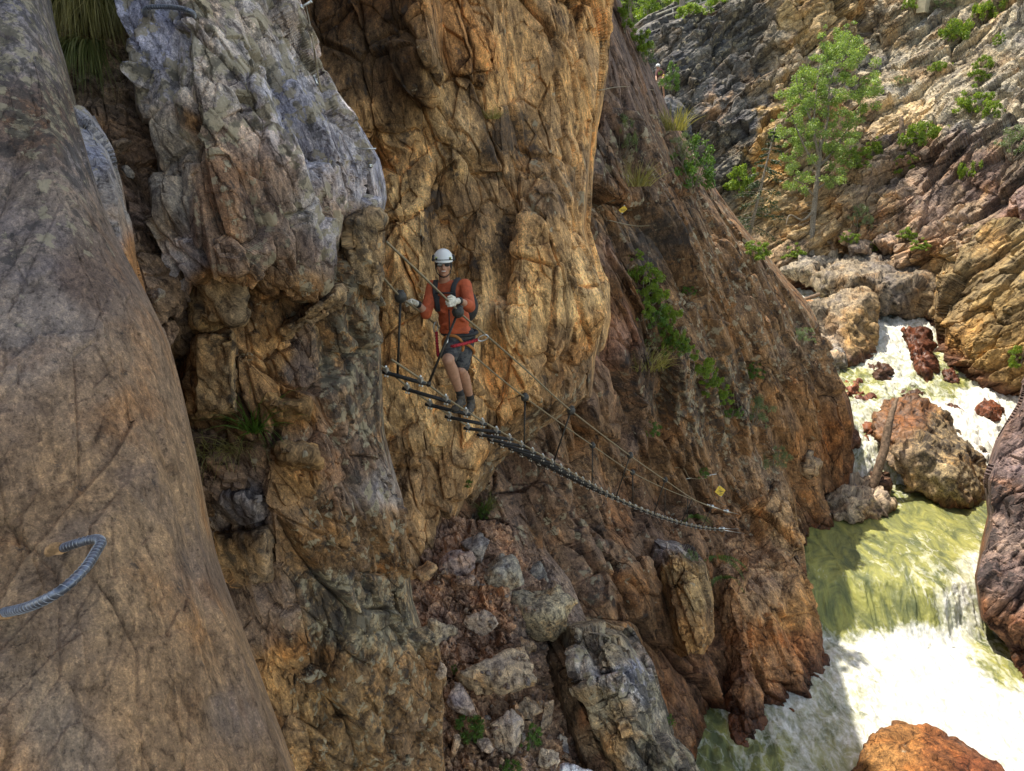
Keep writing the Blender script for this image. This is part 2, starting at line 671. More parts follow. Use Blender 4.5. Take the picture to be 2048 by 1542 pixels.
def patch(name, rows, splats, mat, L, facets, rough, seed, back, step=2.6, label=None, cat='cliff', kind='structure', wetz=None, parent=None, beds=(), tone=(1, 1, 1), flat=0.8, edge=26.0):
    """rock mass: rows of (px, py, depth) control points give its visible face; closed behind by the vector back"""
    c = np.array(rows, float)
    K, J = c.shape[:2]

    def spans(ax):
        d = np.diff(np.stack([c[..., 0], c[..., 1]], -1), axis=ax)
        z = np.abs(np.diff(c[..., 2], axis=ax)) / c[..., 2].mean() * 500
        l = np.minimum(np.sqrt((d ** 2).sum(-1) + z ** 2), 900).max(axis=1 - ax)
        return [max(3, int(math.ceil(v / step))) for v in l]
    mu = spans(0)
    mv = spans(1)
    # outside the frame: coarse
    for i in range(K - 1):
        if c[i + 1, :, 1].max() < -60 or c[i, :, 1].min() > 1620:
            mu[i] = max(4, mu[i] // 8)
    for j in range(J - 1):
        if c[:, j + 1, 0].max() < -60 or c[:, j, 0].min() > 2110:
            mv[j] = max(4, mv[j] // 8)
    g = pchip(c, mu, flat)
    g = np.swapaxes(pchip(np.swapaxes(g, 0, 1), mv, flat), 0, 1)
    A, B = g.shape[:2]
    base = Pn(g)
    nor = grid_normals(base)
    pos = base.reshape(-1, 3)
    fr = frame(L)
    jj = np.arange(B)
    damp = np.clip(np.minimum(jj + 0.0, B - 1 - jj) / edge, 0, 1)[None, :] * np.ones((A, 1))
    vw = pos / np.linalg.norm(pos, axis=1, keepdims=True)
    cv = np.clip((np.abs((nor.reshape(-1, 3) * vw).sum(1)) - 0.08) / 0.34, 0, 1)
    cv = cv * cv * (3 - 2 * cv)
    damp = (damp.ravel() * (0.6 + 0.4 * cv), damp.ravel() * (0.06 + 0.94 * cv))
    disp, q = displace(pos, nor.reshape(-1, 3), fr, facets, rough, seed, damp, beds)
    px, py = g[..., 0].ravel(), g[..., 1].ravel()
    cm = colour_at(px, py, pos, splats, seed)
    cm[:, :3] *= np.array(tone)
    # body: front sheet, rim pushed back, closing fan
    idx = np.arange(A * B).reshape(A, B)
    q1, q2, q3, q4 = idx[:-1, :-1].ravel(), idx[:-1, 1:].ravel(), idx[1:, 1:].ravel(), idx[1:, :-1].ravel()
    quads = np.stack([q1, q4, q3, q2], 1)
    rim = np.concatenate([idx[0, :-1], idx[:-1, -1], idx[-1, :0:-1], idx[:0:-1, 0]])
    back = np.array(back, float)
    ext = disp[rim] + back
    n0 = A * B
    r2 = np.arange(len(rim)) + n0
    sides = np.stack([rim, np.roll(rim, -1), np.roll(r2, -1), r2], 1)
    ctr = ext.mean(0) + back * 0.3
    allv = np.concatenate([disp, ext, ctr[None]])
    ci = len(allv) - 1
    fan = np.stack([r2, np.roll(r2, -1), np.full(len(r2), ci), np.full(len(r2), ci)], 1)
    me = bpy.data.meshes.new("m")
    faces = np.concatenate([quads, sides])
    nl = faces.size + len(fan) * 3
    me.vertices.add(len(allv))
    me.vertices.foreach_set("co", allv.astype(np.float32).ravel())
    me.loops.add(nl)
    me.loops.foreach_set("vertex_index", np.concatenate([faces.ravel(), fan[:, :3].ravel()]).astype(np.int32))
    me.polygons.add(len(faces) + len(fan))
    me.polygons.foreach_set("loop_start", np.concatenate([np.arange(0, faces.size, 4), faces.size + 3 * np.arange(len(fan))]).astype(np.int32))
    me.update(calc_edges=True)
    me.polygons.foreach_set("use_smooth", np.full(len(me.polygons), flat < 0.5))
    ex = np.concatenate([np.arange(n0), rim, rim[:1]])
    cmx = cm[ex].copy()
    if wetz is not None:
        z = allv[:, 2] - np.interp(allv[:, 1], wetz[0], wetz[1])
        wb = fbm(allv * 1.1, seed + 5, 5)
        k = 1 / (1 + np.exp((z - wetz[2] - wb * 0.8) / 0.10))
        rustc = np.array([0.135, 0.070, 0.043])
        cmx[:, :3] = cmx[:, :3] * (1 - k[:, None]) + rustc * k[:, None]
        cmx[:, 3] *= 1 - k
        cmx[:, 4] *= 1 - k
        k2 = 1 / (1 + np.exp((z - 0.35 - wb * 0.6) / 0.08))
        cmx[:, 5] = np.maximum(cmx[:, 5], k2)
    set_attr(me, "rc", allv @ fr.T, 'FLOAT_VECTOR')
    set_attr(me, "col", cmx[:, :3], 'FLOAT_COLOR')
    set_attr(me, "msk", cmx[:, 3:], 'FLOAT_COLOR')
    o = link(name, me, mat, parent)
    if parent is None:
        tag(o, label, cat, None, kind)
    SURF.append(BVHTree.FromPolygons(allv[:n0].tolist(), quads.tolist(), epsilon=0.0))
    return o


def hit(px, py, lift=0.0):
    """where the line of sight through a photo pixel meets the rock: (point, normal)"""
    d = P(px, py, 1.0).normalized()
    best = None
    for t in SURF:
        loc, nor, _, dist = t.ray_cast(Vector((0, 0, 0)), d)
        if loc is not None and (best is None or dist < best[2]):
            best = (loc, nor, dist)
    if best is None:
        return P(px, py, 30), Vector((0, -1, 0))
    n = best[1] if best[1].dot(d) < 0 else -best[1]
    return best[0] + n * lift, n


def dep(p):
    return p[1] * CP - p[2] * SP


def rock_mesh(points, voxel, col, msk, seed, facets, rough, fr=None, wet=None, splats=None, surf=False, smooth=0):
    """a boulder: the convex body of its corner points, broken into facets"""
    bm = bmesh.new()
    for p in points:
        bm.verts.new(p)
    bmesh.ops.convex_hull(bm, input=bm.verts)
    loose = [v for v in bm.verts if not v.link_faces]
    bmesh.ops.delete(bm, geom=loose, context='VERTS')
    me = fused(bm, voxel, smooth)
    n = len(me.vertices)
    co = np.empty(n * 3, np.float32)
    me.vertices.foreach_get("co", co)
    no = np.empty(n * 3, np.float32)
    me.vertices.foreach_get("normal", no)
    co, no = co.reshape(-1, 3).astype(float), no.reshape(-1, 3).astype(float)
    fr = frame((0.37, 0.05, -0.93)) if fr is None else fr
    pos, q = displace(co, no, fr, facets, rough, seed)
    me.vertices.foreach_set("co", pos.astype(np.float32).ravel())
    me.update()
    cm = np.tile(np.array([*col, *msk], float), (n, 1))
    if splats is not None:
        d = dep(co.T)
        px = co[:, 0] / d * FPX + 1024
        py = (-(co[:, 2]) * CP - co[:, 1] * SP) / d * FPX + 771
        cm = colour_at(px, py, co, splats, seed, 14)
    if wet is not None:
        wl, top = wet
        wb = fbm(pos * 1.2, seed + 5, 5)
        k = 1 / (1 + np.exp((pos[:, 2] - wl - top - wb * 1.0) / 0.10))
        cm[:, :3] = cm[:, :3] * (1 - k[:, None]) + np.array([0.135, 0.070, 0.043]) * k[:, None]
        cm[:, 5] = np.maximum(cm[:, 5], k * 0.9)
        cm[:, 3:5] *= (1 - k)[:, None]
    set_attr(me, "rc", q, 'FLOAT_VECTOR')
    set_attr(me, "col", cm[:, :3], 'FLOAT_COLOR')
    set_attr(me, "msk", cm[:, 3:], 'FLOAT_COLOR')
    if surf:
        SURF.append(BVHTree.FromPolygons(pos.tolist(), [list(p.vertices) for p in me.polygons]))
    return me


# rock colours (albedo) and lichen amounts (pale, dark, wet)
GOLD = (0.33, 0.215, 0.115)
GOLDL = (0.41, 0.29, 0.165)
BRN = (0.23, 0.155, 0.095)
DKBR = (0.13, 0.083, 0.048)
PURP = (0.185, 0.145, 0.135)
GREY = (0.28, 0.275, 0.32)
BLUE = (0.27, 0.29, 0.40)
TAN = (0.37, 0.262, 0.172)
RED = (0.20, 0.115, 0.072)
ORNG = (0.34, 0.175, 0.075)
SUNG = (0.285, 0.265, 0.225)
SUNY = (0.31, 0.225, 0.115)
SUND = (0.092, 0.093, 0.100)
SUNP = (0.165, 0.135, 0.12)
L0, L1, L2 = (0.2, 0.2, 0), (0.6, 0.35, 0), (0.9, 0.7, 0)
LD = (0.1, 0.8, 0)
LN = (0, 0, 0)
CB = (0.37, 0.40, 0.56)
CG = (0.39, 0.39, 0.45)
DIP = (0.37, 0.05, -0.93)

# water levels along the gorge: (world Y, height)
WY = np.array([10, 19.1, 19.9, 24, 27.5, 30, 33, 36, 40, 46, 60.0])
WZ = np.array([-14.75, -14.75, -13.7, -13.5, -13.3, -12.6, -11.7, -11.2, -10.3, -9.4, -8.6])

# --- near slab the staple is drilled into
patch("cliff", [
    [(-2600, -2200, 5.2), (-1200, -2200, 4.8), (-200, -2100, 4.9), (0, -2000, 5.2), (10, -2000, 6.5)],
    [(-2000, -800, 3.9), (-800, -800, 3.6), (-60, -800, 3.7), (60, -780, 4.1), (72, -780, 5.2)],
    [(-1600, -250, 3.0), (-350, -250, 3.0), (0, -250, 3.2), (72, -250, 3.5), (88, -250, 4.4)],
    [(-1500, 0, 2.6), (-300, 0, 2.6), (40, 0, 2.8), (92, 0, 3.2), (102, 0, 4.0)],
    [(-1500, 150, 2.4), (-300, 150, 2.35), (80, 150, 2.6), (130, 150, 2.95), (138, 150, 3.8)],
    [(-1500, 420, 2.05), (-250, 420, 1.98), (130, 420, 2.15), (207, 420, 2.6), (214, 420, 3.5)],
    [(-1500, 680, 1.8), (-200, 680, 1.66), (230, 680, 1.9), (327, 680, 2.35), (333, 680, 3.2)],
    [(-1500, 900, 1.6), (-200, 900, 1.42), (290, 900, 1.7), (382, 900, 2.15), (388, 900, 3.0)],
    [(-1500, 1100, 1.5), (-200, 1100, 1.24), (330, 1100, 1.55), (422, 1100, 2.0), (428, 1100, 2.9)],
    [(-1500, 1330, 1.4), (-200, 1330, 1.1), (390, 1330, 1.4), (506, 1330, 1.8), (512, 1330, 2.7)],
    [(-1500, 1560, 1.3), (-200, 1560, 0.98), (460, 1560, 1.3), (592, 1560, 1.65), (598, 1560, 2.6)],
    [(-1500, 1900, 1.2), (-200, 1900, 0.86), (540, 1900, 1.12), (720, 1900, 1.45), (726, 1900, 2.5)],
], [(60, 60, 120, GREY, L2), (70, 250, 120, PURP, L2), (170, 330, 60, GREY, LD), (60, 420, 130, (0.27, 0.235, 0.225), L1), (170, 560, 70, PURP, L0),
    (80, 640, 120, (0.30, 0.27, 0.27), (0.1, 0.1, 0)), (180, 800, 130, (0.34, 0.255, 0.19), (0.05, 0.1, 0)), (100, 950, 150, TAN, (0.03, 0.12, 0)), (200, 1150, 200, (0.36, 0.265, 0.18), (0, 0.1, 0)),
    (380, 1150, 80, (0.27, 0.21, 0.175), (0.1, 0.25, 0)), (300, 1400, 180, TAN, (0, 0.12, 0)), (450, 1420, 60, (0.25, 0.20, 0.17), (0.0, 0.25, 0)), (80, 1500, 140, (0.33, 0.27, 0.22), (0, 0.1, 0))],
    M_NEAR, (0.25, -0.75, -0.62), [(2.2, 0.9, 0.03, 0.0), (0.7, 0.16, 0.010, 0.002), (0.14, 0.06, 0.004, 0.0008)], [(0.6, 0.045, False), (0.10, 0.009, True), (0.03, 0.0035, True)], 11, (-5.0, 3.0, -0.5), 3.0, beds=((0.35, 0.022), (0.11, 0.005)), tone=(0.76, 0.68, 0.61), flat=0.2,
    label="smooth tan rock slab carrying the big iron rung at lower left")

# thin slab lying behind it
patch("rock_slab", [
    [(60, 200, 3.2), (125, 212, 3.35), (165, 222, 3.5), (180, 232, 3.8), (186, 235, 4.4)],
    [(60, 300, 3.1), (150, 300, 3.15), (205, 300, 3.25), (222, 300, 3.5), (227, 300, 4.2)],
    [(80, 400, 3.0), (180, 400, 3.0), (232, 400, 3.05), (246, 400, 3.3), (250, 400, 4.0)],
    [(100, 480, 2.9), (200, 480, 2.9), (245, 480, 2.98), (260, 480, 3.2), (264, 480, 3.9)],
    [(150, 600, 2.8), (230, 600, 2.8), (272, 600, 2.86), (288, 600, 3.1), (292, 600, 3.8)],
    [(200, 700, 2.7), (270, 700, 2.7), (305, 700, 2.75), (318, 700, 3.0), (322, 700, 3.7)],
], [(190, 280, 60, GREY, L1), (235, 400, 60, (0.29, 0.26, 0.255), L0), (258, 540, 45, ORNG, LN), (180, 500, 60, GREY, L1)],
    M_NEAR, (0.30, 0.5, -0.8), [(0.9, 0.22, 0.03, 0.012), (0.25, 0.08, 0.008, 0.003)], [(0.3, 0.03, False), (0.06, 0.008, False)], 23, (-0.8, 0.9, -0.2), 2.6,
    label="thin grey slab with orange broken end wedged behind the tan slab", cat='rock', kind='thing')

# --- dirt gully between the two near slabs
patch("gully_ground", [
    [(-200, -400, 5.90), (0, -400, 5.8), (180, -400, 5.9), (400, -400, 5.9)],
    [(-160, 0, 4.70), (40, 0, 4.6), (180, 0, 4.75), (330, 0, 4.9)],
    [(-100, 250, 4.25), (100, 250, 4.15), (220, 250, 4.3), (340, 250, 4.6)],
    [(-40, 450, 4.10), (160, 450, 4.0), (270, 450, 4.15), (370, 450, 4.6)],
    [(20, 600, 4.10), (220, 600, 4.0), (310, 600, 4.2), (420, 600, 4.9)],
    [(-150, 700, 4.80), (270, 700, 4.7), (345, 700, 4.9), (430, 700, 5.3)],
    [(-140, 800, 5.70), (280, 800, 5.6), (350, 800, 5.8), (430, 800, 6.0)],
    [(-80, 880, 5.25), (340, 880, 5.15), (400, 870, 5.25), (560, 860, 5.6)],
    [(-60, 960, 5.15), (360, 960, 5.05), (420, 955, 5.12), (560, 950, 5.5)],
    [(-40, 1100, 6.00), (380, 1100, 5.9), (430, 1100, 6.0), (540, 1100, 6.2)],
    [(0, 1300, 6.40), (420, 1300, 6.3), (480, 1300, 6.4), (600, 1300, 6.5)],
    [(-120, 1700, 6.70), (300, 1700, 6.6), (520, 1700, 6.8), (760, 1700, 7.4)],
    [(-220, 2500, 7.10), (200, 2500, 7.0), (600, 2500, 7.4), (1000, 2500, 8.4)],
], [(200, 100, 120, (0.20, 0.145, 0.105), LN), (220, 300, 80, (0.19, 0.12, 0.08), LN), (300, 560, 90, (0.21, 0.145, 0.105), LN), (350, 760, 80, DKBR, LN), (420, 920, 80, (0.15, 0.10, 0.075), LN), (450, 1150, 100, DKBR, LN)],
    M_MID, (0.3, 0.5, -0.8), [(0.3, 0.22, 0.05, 0.015), (0.09, 0.07, 0.022, 0.008)], [(0.4, 0.08, False), (0.06, 0.012, False)], 31, (-0.6, 3.0, 0.0), 3.0,
    label="strip of reddish dirt and rubble in the crevice between slabs", cat='ground')

# --- second near slab: lichen-blue top, broken brown face below
patch("cliff", [
    [(-700, -2600, 9), (-300, -2600, 6.8), (0, -2600, 6.4), (300, -2600, 6.8), (470, -2600, 7.6), (478, -2600, 10)],
    [(34, -1000, 8), (94, -1000, 5.7), (233.6, -1000, 5.4), (390, -1000, 5.6), (490, -1000, 6), (500, -1000, 8)],
    [(224, -300, 6.2), (249, -300, 4.7), (343.6, -300, 4.5), (450, -300, 4.75), (530, -300, 5.2), (540, -300, 6.6)],
    [(274, 0, 5.6), (286, 0, 4.4), (373.6, 0, 4.2), (480, 0, 4.45), (588, 0, 5.05), (598, 0, 6.5)],
    [(290, 150, 5.4), (300, 150, 4.3), (393.6, 150, 4.05), (520, 150, 4.35), (638, 150, 5.1), (648, 150, 6.6)],
    [(296, 240, 5.3), (306, 240, 4.22), (410.4, 240, 4), (560, 240, 4.4), (702, 240, 5.3), (712, 240, 6.8)],
    [(306, 320, 5.2), (315, 320, 4.2), (430.4, 320, 4), (590, 320, 4.45), (750, 320, 5.6), (760, 320, 7)],
    [(314, 400, 5.2), (325, 400, 4.2), (450.4, 400, 4.02), (620, 400, 4.62), (763, 400, 5.9), (771, 400, 7.2)],
    [(328, 480, 5.2), (341, 480, 4.3), (460.4, 470, 4.08), (630, 480, 4.75), (749, 480, 6.05), (756, 480, 7.3)],
    [(351, 555, 5.4), (371, 550, 4.55), (470.4, 545, 4.25), (640, 560, 4.9), (748, 560, 6.2), (754, 560, 7.4)],
    [(363, 600, 5.6), (372, 598, 4.85), (470, 590, 4.85), (640, 620, 5.3), (749, 630, 6.3), (756, 630, 7.5)],
    [(362, 720, 5.8), (371, 720, 5), (490, 705, 5.05), (650, 720, 5.5), (755, 740, 6.45), (762, 740, 7.6)],
    [(362, 840, 6), (372, 835, 5.25), (532, 860, 5.2), (660, 860, 5.75), (761, 860, 6.65), (769, 860, 7.9)],
    [(400, 1000, 6.2), (410, 1000, 5.65), (547, 1000, 5.35), (690, 1000, 5.95), (794, 1000, 6.95), (802, 1000, 8.2)],
    [(434, 1200, 6.5), (446, 1200, 6), (566, 1200, 5.65), (710, 1200, 6.35), (818, 1200, 7.45), (826, 1200, 8.8)],
    [(476, 1350, 6.8), (488, 1350, 6.3), (582, 1350, 5.95), (745, 1350, 6.75), (867, 1350, 7.85), (875, 1350, 9.2)],
    [(540, 1560, 7.2), (552, 1560, 6.7), (602, 1560, 6.35), (760, 1560, 7.25), (884, 1560, 8.45), (892, 1560, 10)],
    [(620, 1900, 7.9), (632, 1900, 7.5), (650, 1900, 7.2), (800, 1900, 8.2), (930, 1900, 9.6), (938, 1900, 11)],
], [(350, 60, 90, CB, (0.95, 0.45, 0)), (500, 80, 90, CG, (0.95, 0.45, 0)), (420, 200, 100, CG, (0.95, 0.45, 0)), (560, 200, 90, CB, (0.95, 0.45, 0)), (320, 280, 50, (0.27, 0.26, 0.265), LN), (650, 330, 70, CB, L1), (370, 250, 40, BRN, L1),
    (340, 400, 60, (0.26, 0.255, 0.27), LN), (480, 400, 80, PURP, L1), (620, 440, 80, CG, (0.95, 0.45, 0)), (720, 390, 50, CB, L1), (730, 480, 50, BRN, L1), (560, 500, 60, PURP, L1), (370, 520, 40, CB, LN),
    (430, 610, 60, GOLD, (0.1, 0.3, 0)), (560, 590, 60, BRN, L1), (690, 560, 60, BRN, L2), (740, 650, 60, (0.25, 0.19, 0.13), L2), (440, 720, 60, BRN, (0.1, 0.4, 0)), (560, 720, 50, GOLD, L0),
    (620, 740, 60, PURP, L1), (720, 800, 70, (0.21, 0.16, 0.125), L2), (590, 800, 50, (0.33, 0.19, 0.085), LN), (440, 820, 60, DKBR, LN), (640, 900, 70, PURP, L1), (580, 950, 40, GOLD, LN), (740, 960, 50, GREY, L1),
    (470, 1030, 50, GREY, LN), (480, 1100, 50, BRN, (0.1, 0.4, 0)), (650, 1060, 80, BRN, L1), (760, 1060, 60, BRN, L1), (520, 1230, 60, PURP, L0), (560, 1330, 50, GOLD, LN), (680, 1200, 70, (0.22, 0.18, 0.14), L2),
    (740, 1230, 70, (0.26, 0.23, 0.18), L2), (640, 1330, 60, DKBR, L1), (800, 1350, 60, BRN, L1), (560, 1460, 50, BRN, LN), (660, 1470, 90, (0.25, 0.175, 0.10), L1), (800, 1480, 60, BRN, L1)],
    M_MID, (0.25, 0.3, -0.92), [(1.7, 0.7, 0.11, 0.03), (0.6, 0.3, 0.07, 0.014), (0.22, 0.12, 0.022, 0.004)], [(0.06, 0.006, True)], 41, (-2.5, 4.5, 0.3), 2.3, beds=((0.55, 0.06), (0.16, 0.015)), tone=(0.98, 0.87, 0.74),
    label="grey lichen covered rock buttress with broken brown face anchoring the bridge")

# --- tall golden wall behind the climber
patch("cliff", [
    [(300, -2000, 18), (600, -2000, 16), (720, -1800, 16), (800, -1600, 16), (860, -1200, 16.5), (920, -800, 17), (970, -600, 17.5), (1020, -420, 18), (1100, -320, 19), (1180, -260, 20), (1200, -250, 26)],
    [(400, -600, 14), (660, -600, 13), (760, -560, 12.6), (860, -500, 12.6), (910, -420, 13.0), (960, -340, 13.0), (1010, -290, 13.2), (1060, -240, 13.2), (1130, -190, 14.0), (1212, -150, 15.0), (1228, -150, 20)],
    [(480, -10, 11.8), (660, -10, 11.4), (770, -10, 11.0), (850, -10, 10.7), (880, -10, 11.5), (950, -10, 11.7), (1000, -10, 11.9), (1050, -10, 12.6), (1120, -10, 12.9), (1208, -10, 14.0), (1222, -10, 18)],
    [(500, 130, 11.8), (680, 130, 11.2), (780, 120, 10.8), (856, 100, 10.5), (884, 110, 11.6), (950, 130, 11.7), (1002, 130, 11.9), (1046, 130, 12.7), (1110, 130, 12.8), (1204, 130, 13.9), (1217, 130, 18)],
    [(520, 250, 11.6), (690, 260, 11.3), (770, 250, 11.2), (840, 215, 11.3), (905, 240, 11.7), (950, 260, 11.8), (1010, 260, 12.0), (1050, 270, 12.9), (1108, 270, 12.9), (1182, 262, 13.7), (1194, 262, 17.5)],
    [(560, 320, 12.0), (720, 330, 12.1), (770, 320, 12.0), (835, 300, 11.7), (918, 320, 11.6), (960, 330, 12.2), (1015, 330, 12.3), (1052, 340, 12.7), (1100, 340, 12.6), (1176, 340, 13.6), (1189, 340, 17.5)],
    [(600, 450, 12.0), (740, 450, 12.0), (800, 450, 11.5), (850, 440, 11.6), (892, 450, 12.3), (960, 450, 12.2), (1020, 450, 12.6), (1050, 450, 12.3), (1096, 450, 12.2), (1168, 455, 13.5), (1182, 455, 17.5)],
    [(620, 560, 12.0), (740, 560, 12.0), (795, 560, 11.6), (850, 560, 11.5), (890, 560, 12.3), (965, 560, 12.1), (1000, 560, 12.6), (1040, 560, 12.1), (1126, 555, 12.5), (1200, 568, 13.2), (1213, 570, 17.5)],
    [(640, 640, 12.0), (740, 640, 12.0), (795, 640, 11.7), (850, 640, 11.6), (890, 640, 12.3), (960, 640, 11.9), (985, 640, 12.4), (1030, 640, 12.1), (1116, 640, 12.6), (1202, 630, 13.3), (1215, 636, 17.5)],
    [(660, 720, 12.1), (750, 720, 12.1), (795, 720, 11.8), (850, 720, 11.7), (900, 720, 12.2), (950, 720, 12.0), (985, 720, 12.6), (1050, 720, 12.4), (1120, 710, 13.0), (1187, 712, 14.2), (1200, 716, 17.5)],
    [(680, 800, 12.2), (750, 800, 12.1), (795, 800, 11.9), (850, 800, 11.8), (900, 800, 12.3), (950, 800, 12.0), (1000, 800, 12.6), (1060, 800, 12.6), (1120, 800, 13.7), (1184, 796, 15.3), (1200, 800, 17.5)],
    [(700, 880, 12.2), (750, 880, 12.1), (795, 880, 12.0), (845, 880, 11.9), (890, 880, 12.4), (930, 880, 12.2), (965, 880, 12.6), (1000, 885, 13.4), (1040, 880, 14.2), (1080, 868, 15.2), (1100, 870, 17.5)],
    [(720, 960, 12.2), (760, 960, 12.1), (795, 960, 12.1), (840, 960, 12.1), (870, 960, 12.5), (900, 960, 12.4), (930, 958, 12.9), (950, 950, 13.3), (970, 942, 13.8), (988, 934, 14.3), (1002, 938, 17)],
    [(740, 1060, 12.2), (770, 1060, 12.2), (800, 1060, 12.1), (830, 1060, 12.3), (850, 1060, 12.6), (870, 1060, 12.7), (885, 1060, 13.0), (895, 1060, 13.4), (908, 1060, 13.8), (918, 1060, 14.2), (928, 1060, 16.5)],
    [(760, 1180, 12.2), (780, 1180, 12.2), (800, 1180, 12.2), (820, 1180, 12.4), (835, 1180, 12.6), (845, 1180, 12.8), (855, 1180, 13.1), (862, 1180, 13.4), (872, 1180, 13.8), (880, 1180, 14.2), (890, 1180, 16)],
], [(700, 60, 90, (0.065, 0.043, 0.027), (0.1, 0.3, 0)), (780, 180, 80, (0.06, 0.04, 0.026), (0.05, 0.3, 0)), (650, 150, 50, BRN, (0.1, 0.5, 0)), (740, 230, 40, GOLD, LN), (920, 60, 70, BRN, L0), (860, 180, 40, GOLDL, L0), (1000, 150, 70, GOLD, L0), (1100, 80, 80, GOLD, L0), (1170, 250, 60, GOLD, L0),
    (900, 300, 60, GOLDL, L0), (830, 340, 50, GOLD, (0.1, 0.5, 0)), (800, 420, 50, GOLDL, L0), (880, 420, 30, DKBR, (0.05, 0.7, 0)), (960, 400, 60, BRN, L0), (1030, 280, 40, DKBR, LD), (1100, 360, 60, BRN, L1), (1000, 500, 50, GOLD, (0.1, 0.6, 0)), (1120, 480, 50, GOLD, L0),
    (1040, 560, 60, GOLDL, L0), (1140, 580, 60, GOLDL, L0), (1190, 620, 30, GOLD, L0), (840, 580, 50, GOLDL, LN), (960, 640, 50, GOLDL, LN), (1110, 700, 50, BRN, L0), (1160, 770, 40, (0.15, 0.10, 0.065), L1), (1100, 845, 40, (0.14, 0.095, 0.06), L1), (1000, 890, 40, (0.16, 0.11, 0.07), L1), (850, 720, 60, GOLDL, LN), (1000, 760, 60, GOLD, L0), (1060, 780, 40, GOLD, L0), (900, 860, 50, GOLDL, LN),
    (860, 950, 50, BRN, L0), (840, 1050, 50, BRN, L0)],
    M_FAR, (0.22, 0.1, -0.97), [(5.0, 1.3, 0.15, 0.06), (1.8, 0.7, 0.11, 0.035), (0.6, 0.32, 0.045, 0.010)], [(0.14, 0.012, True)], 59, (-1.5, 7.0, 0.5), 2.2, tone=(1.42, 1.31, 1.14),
    label="tall golden brown cliff rising directly behind the climber")

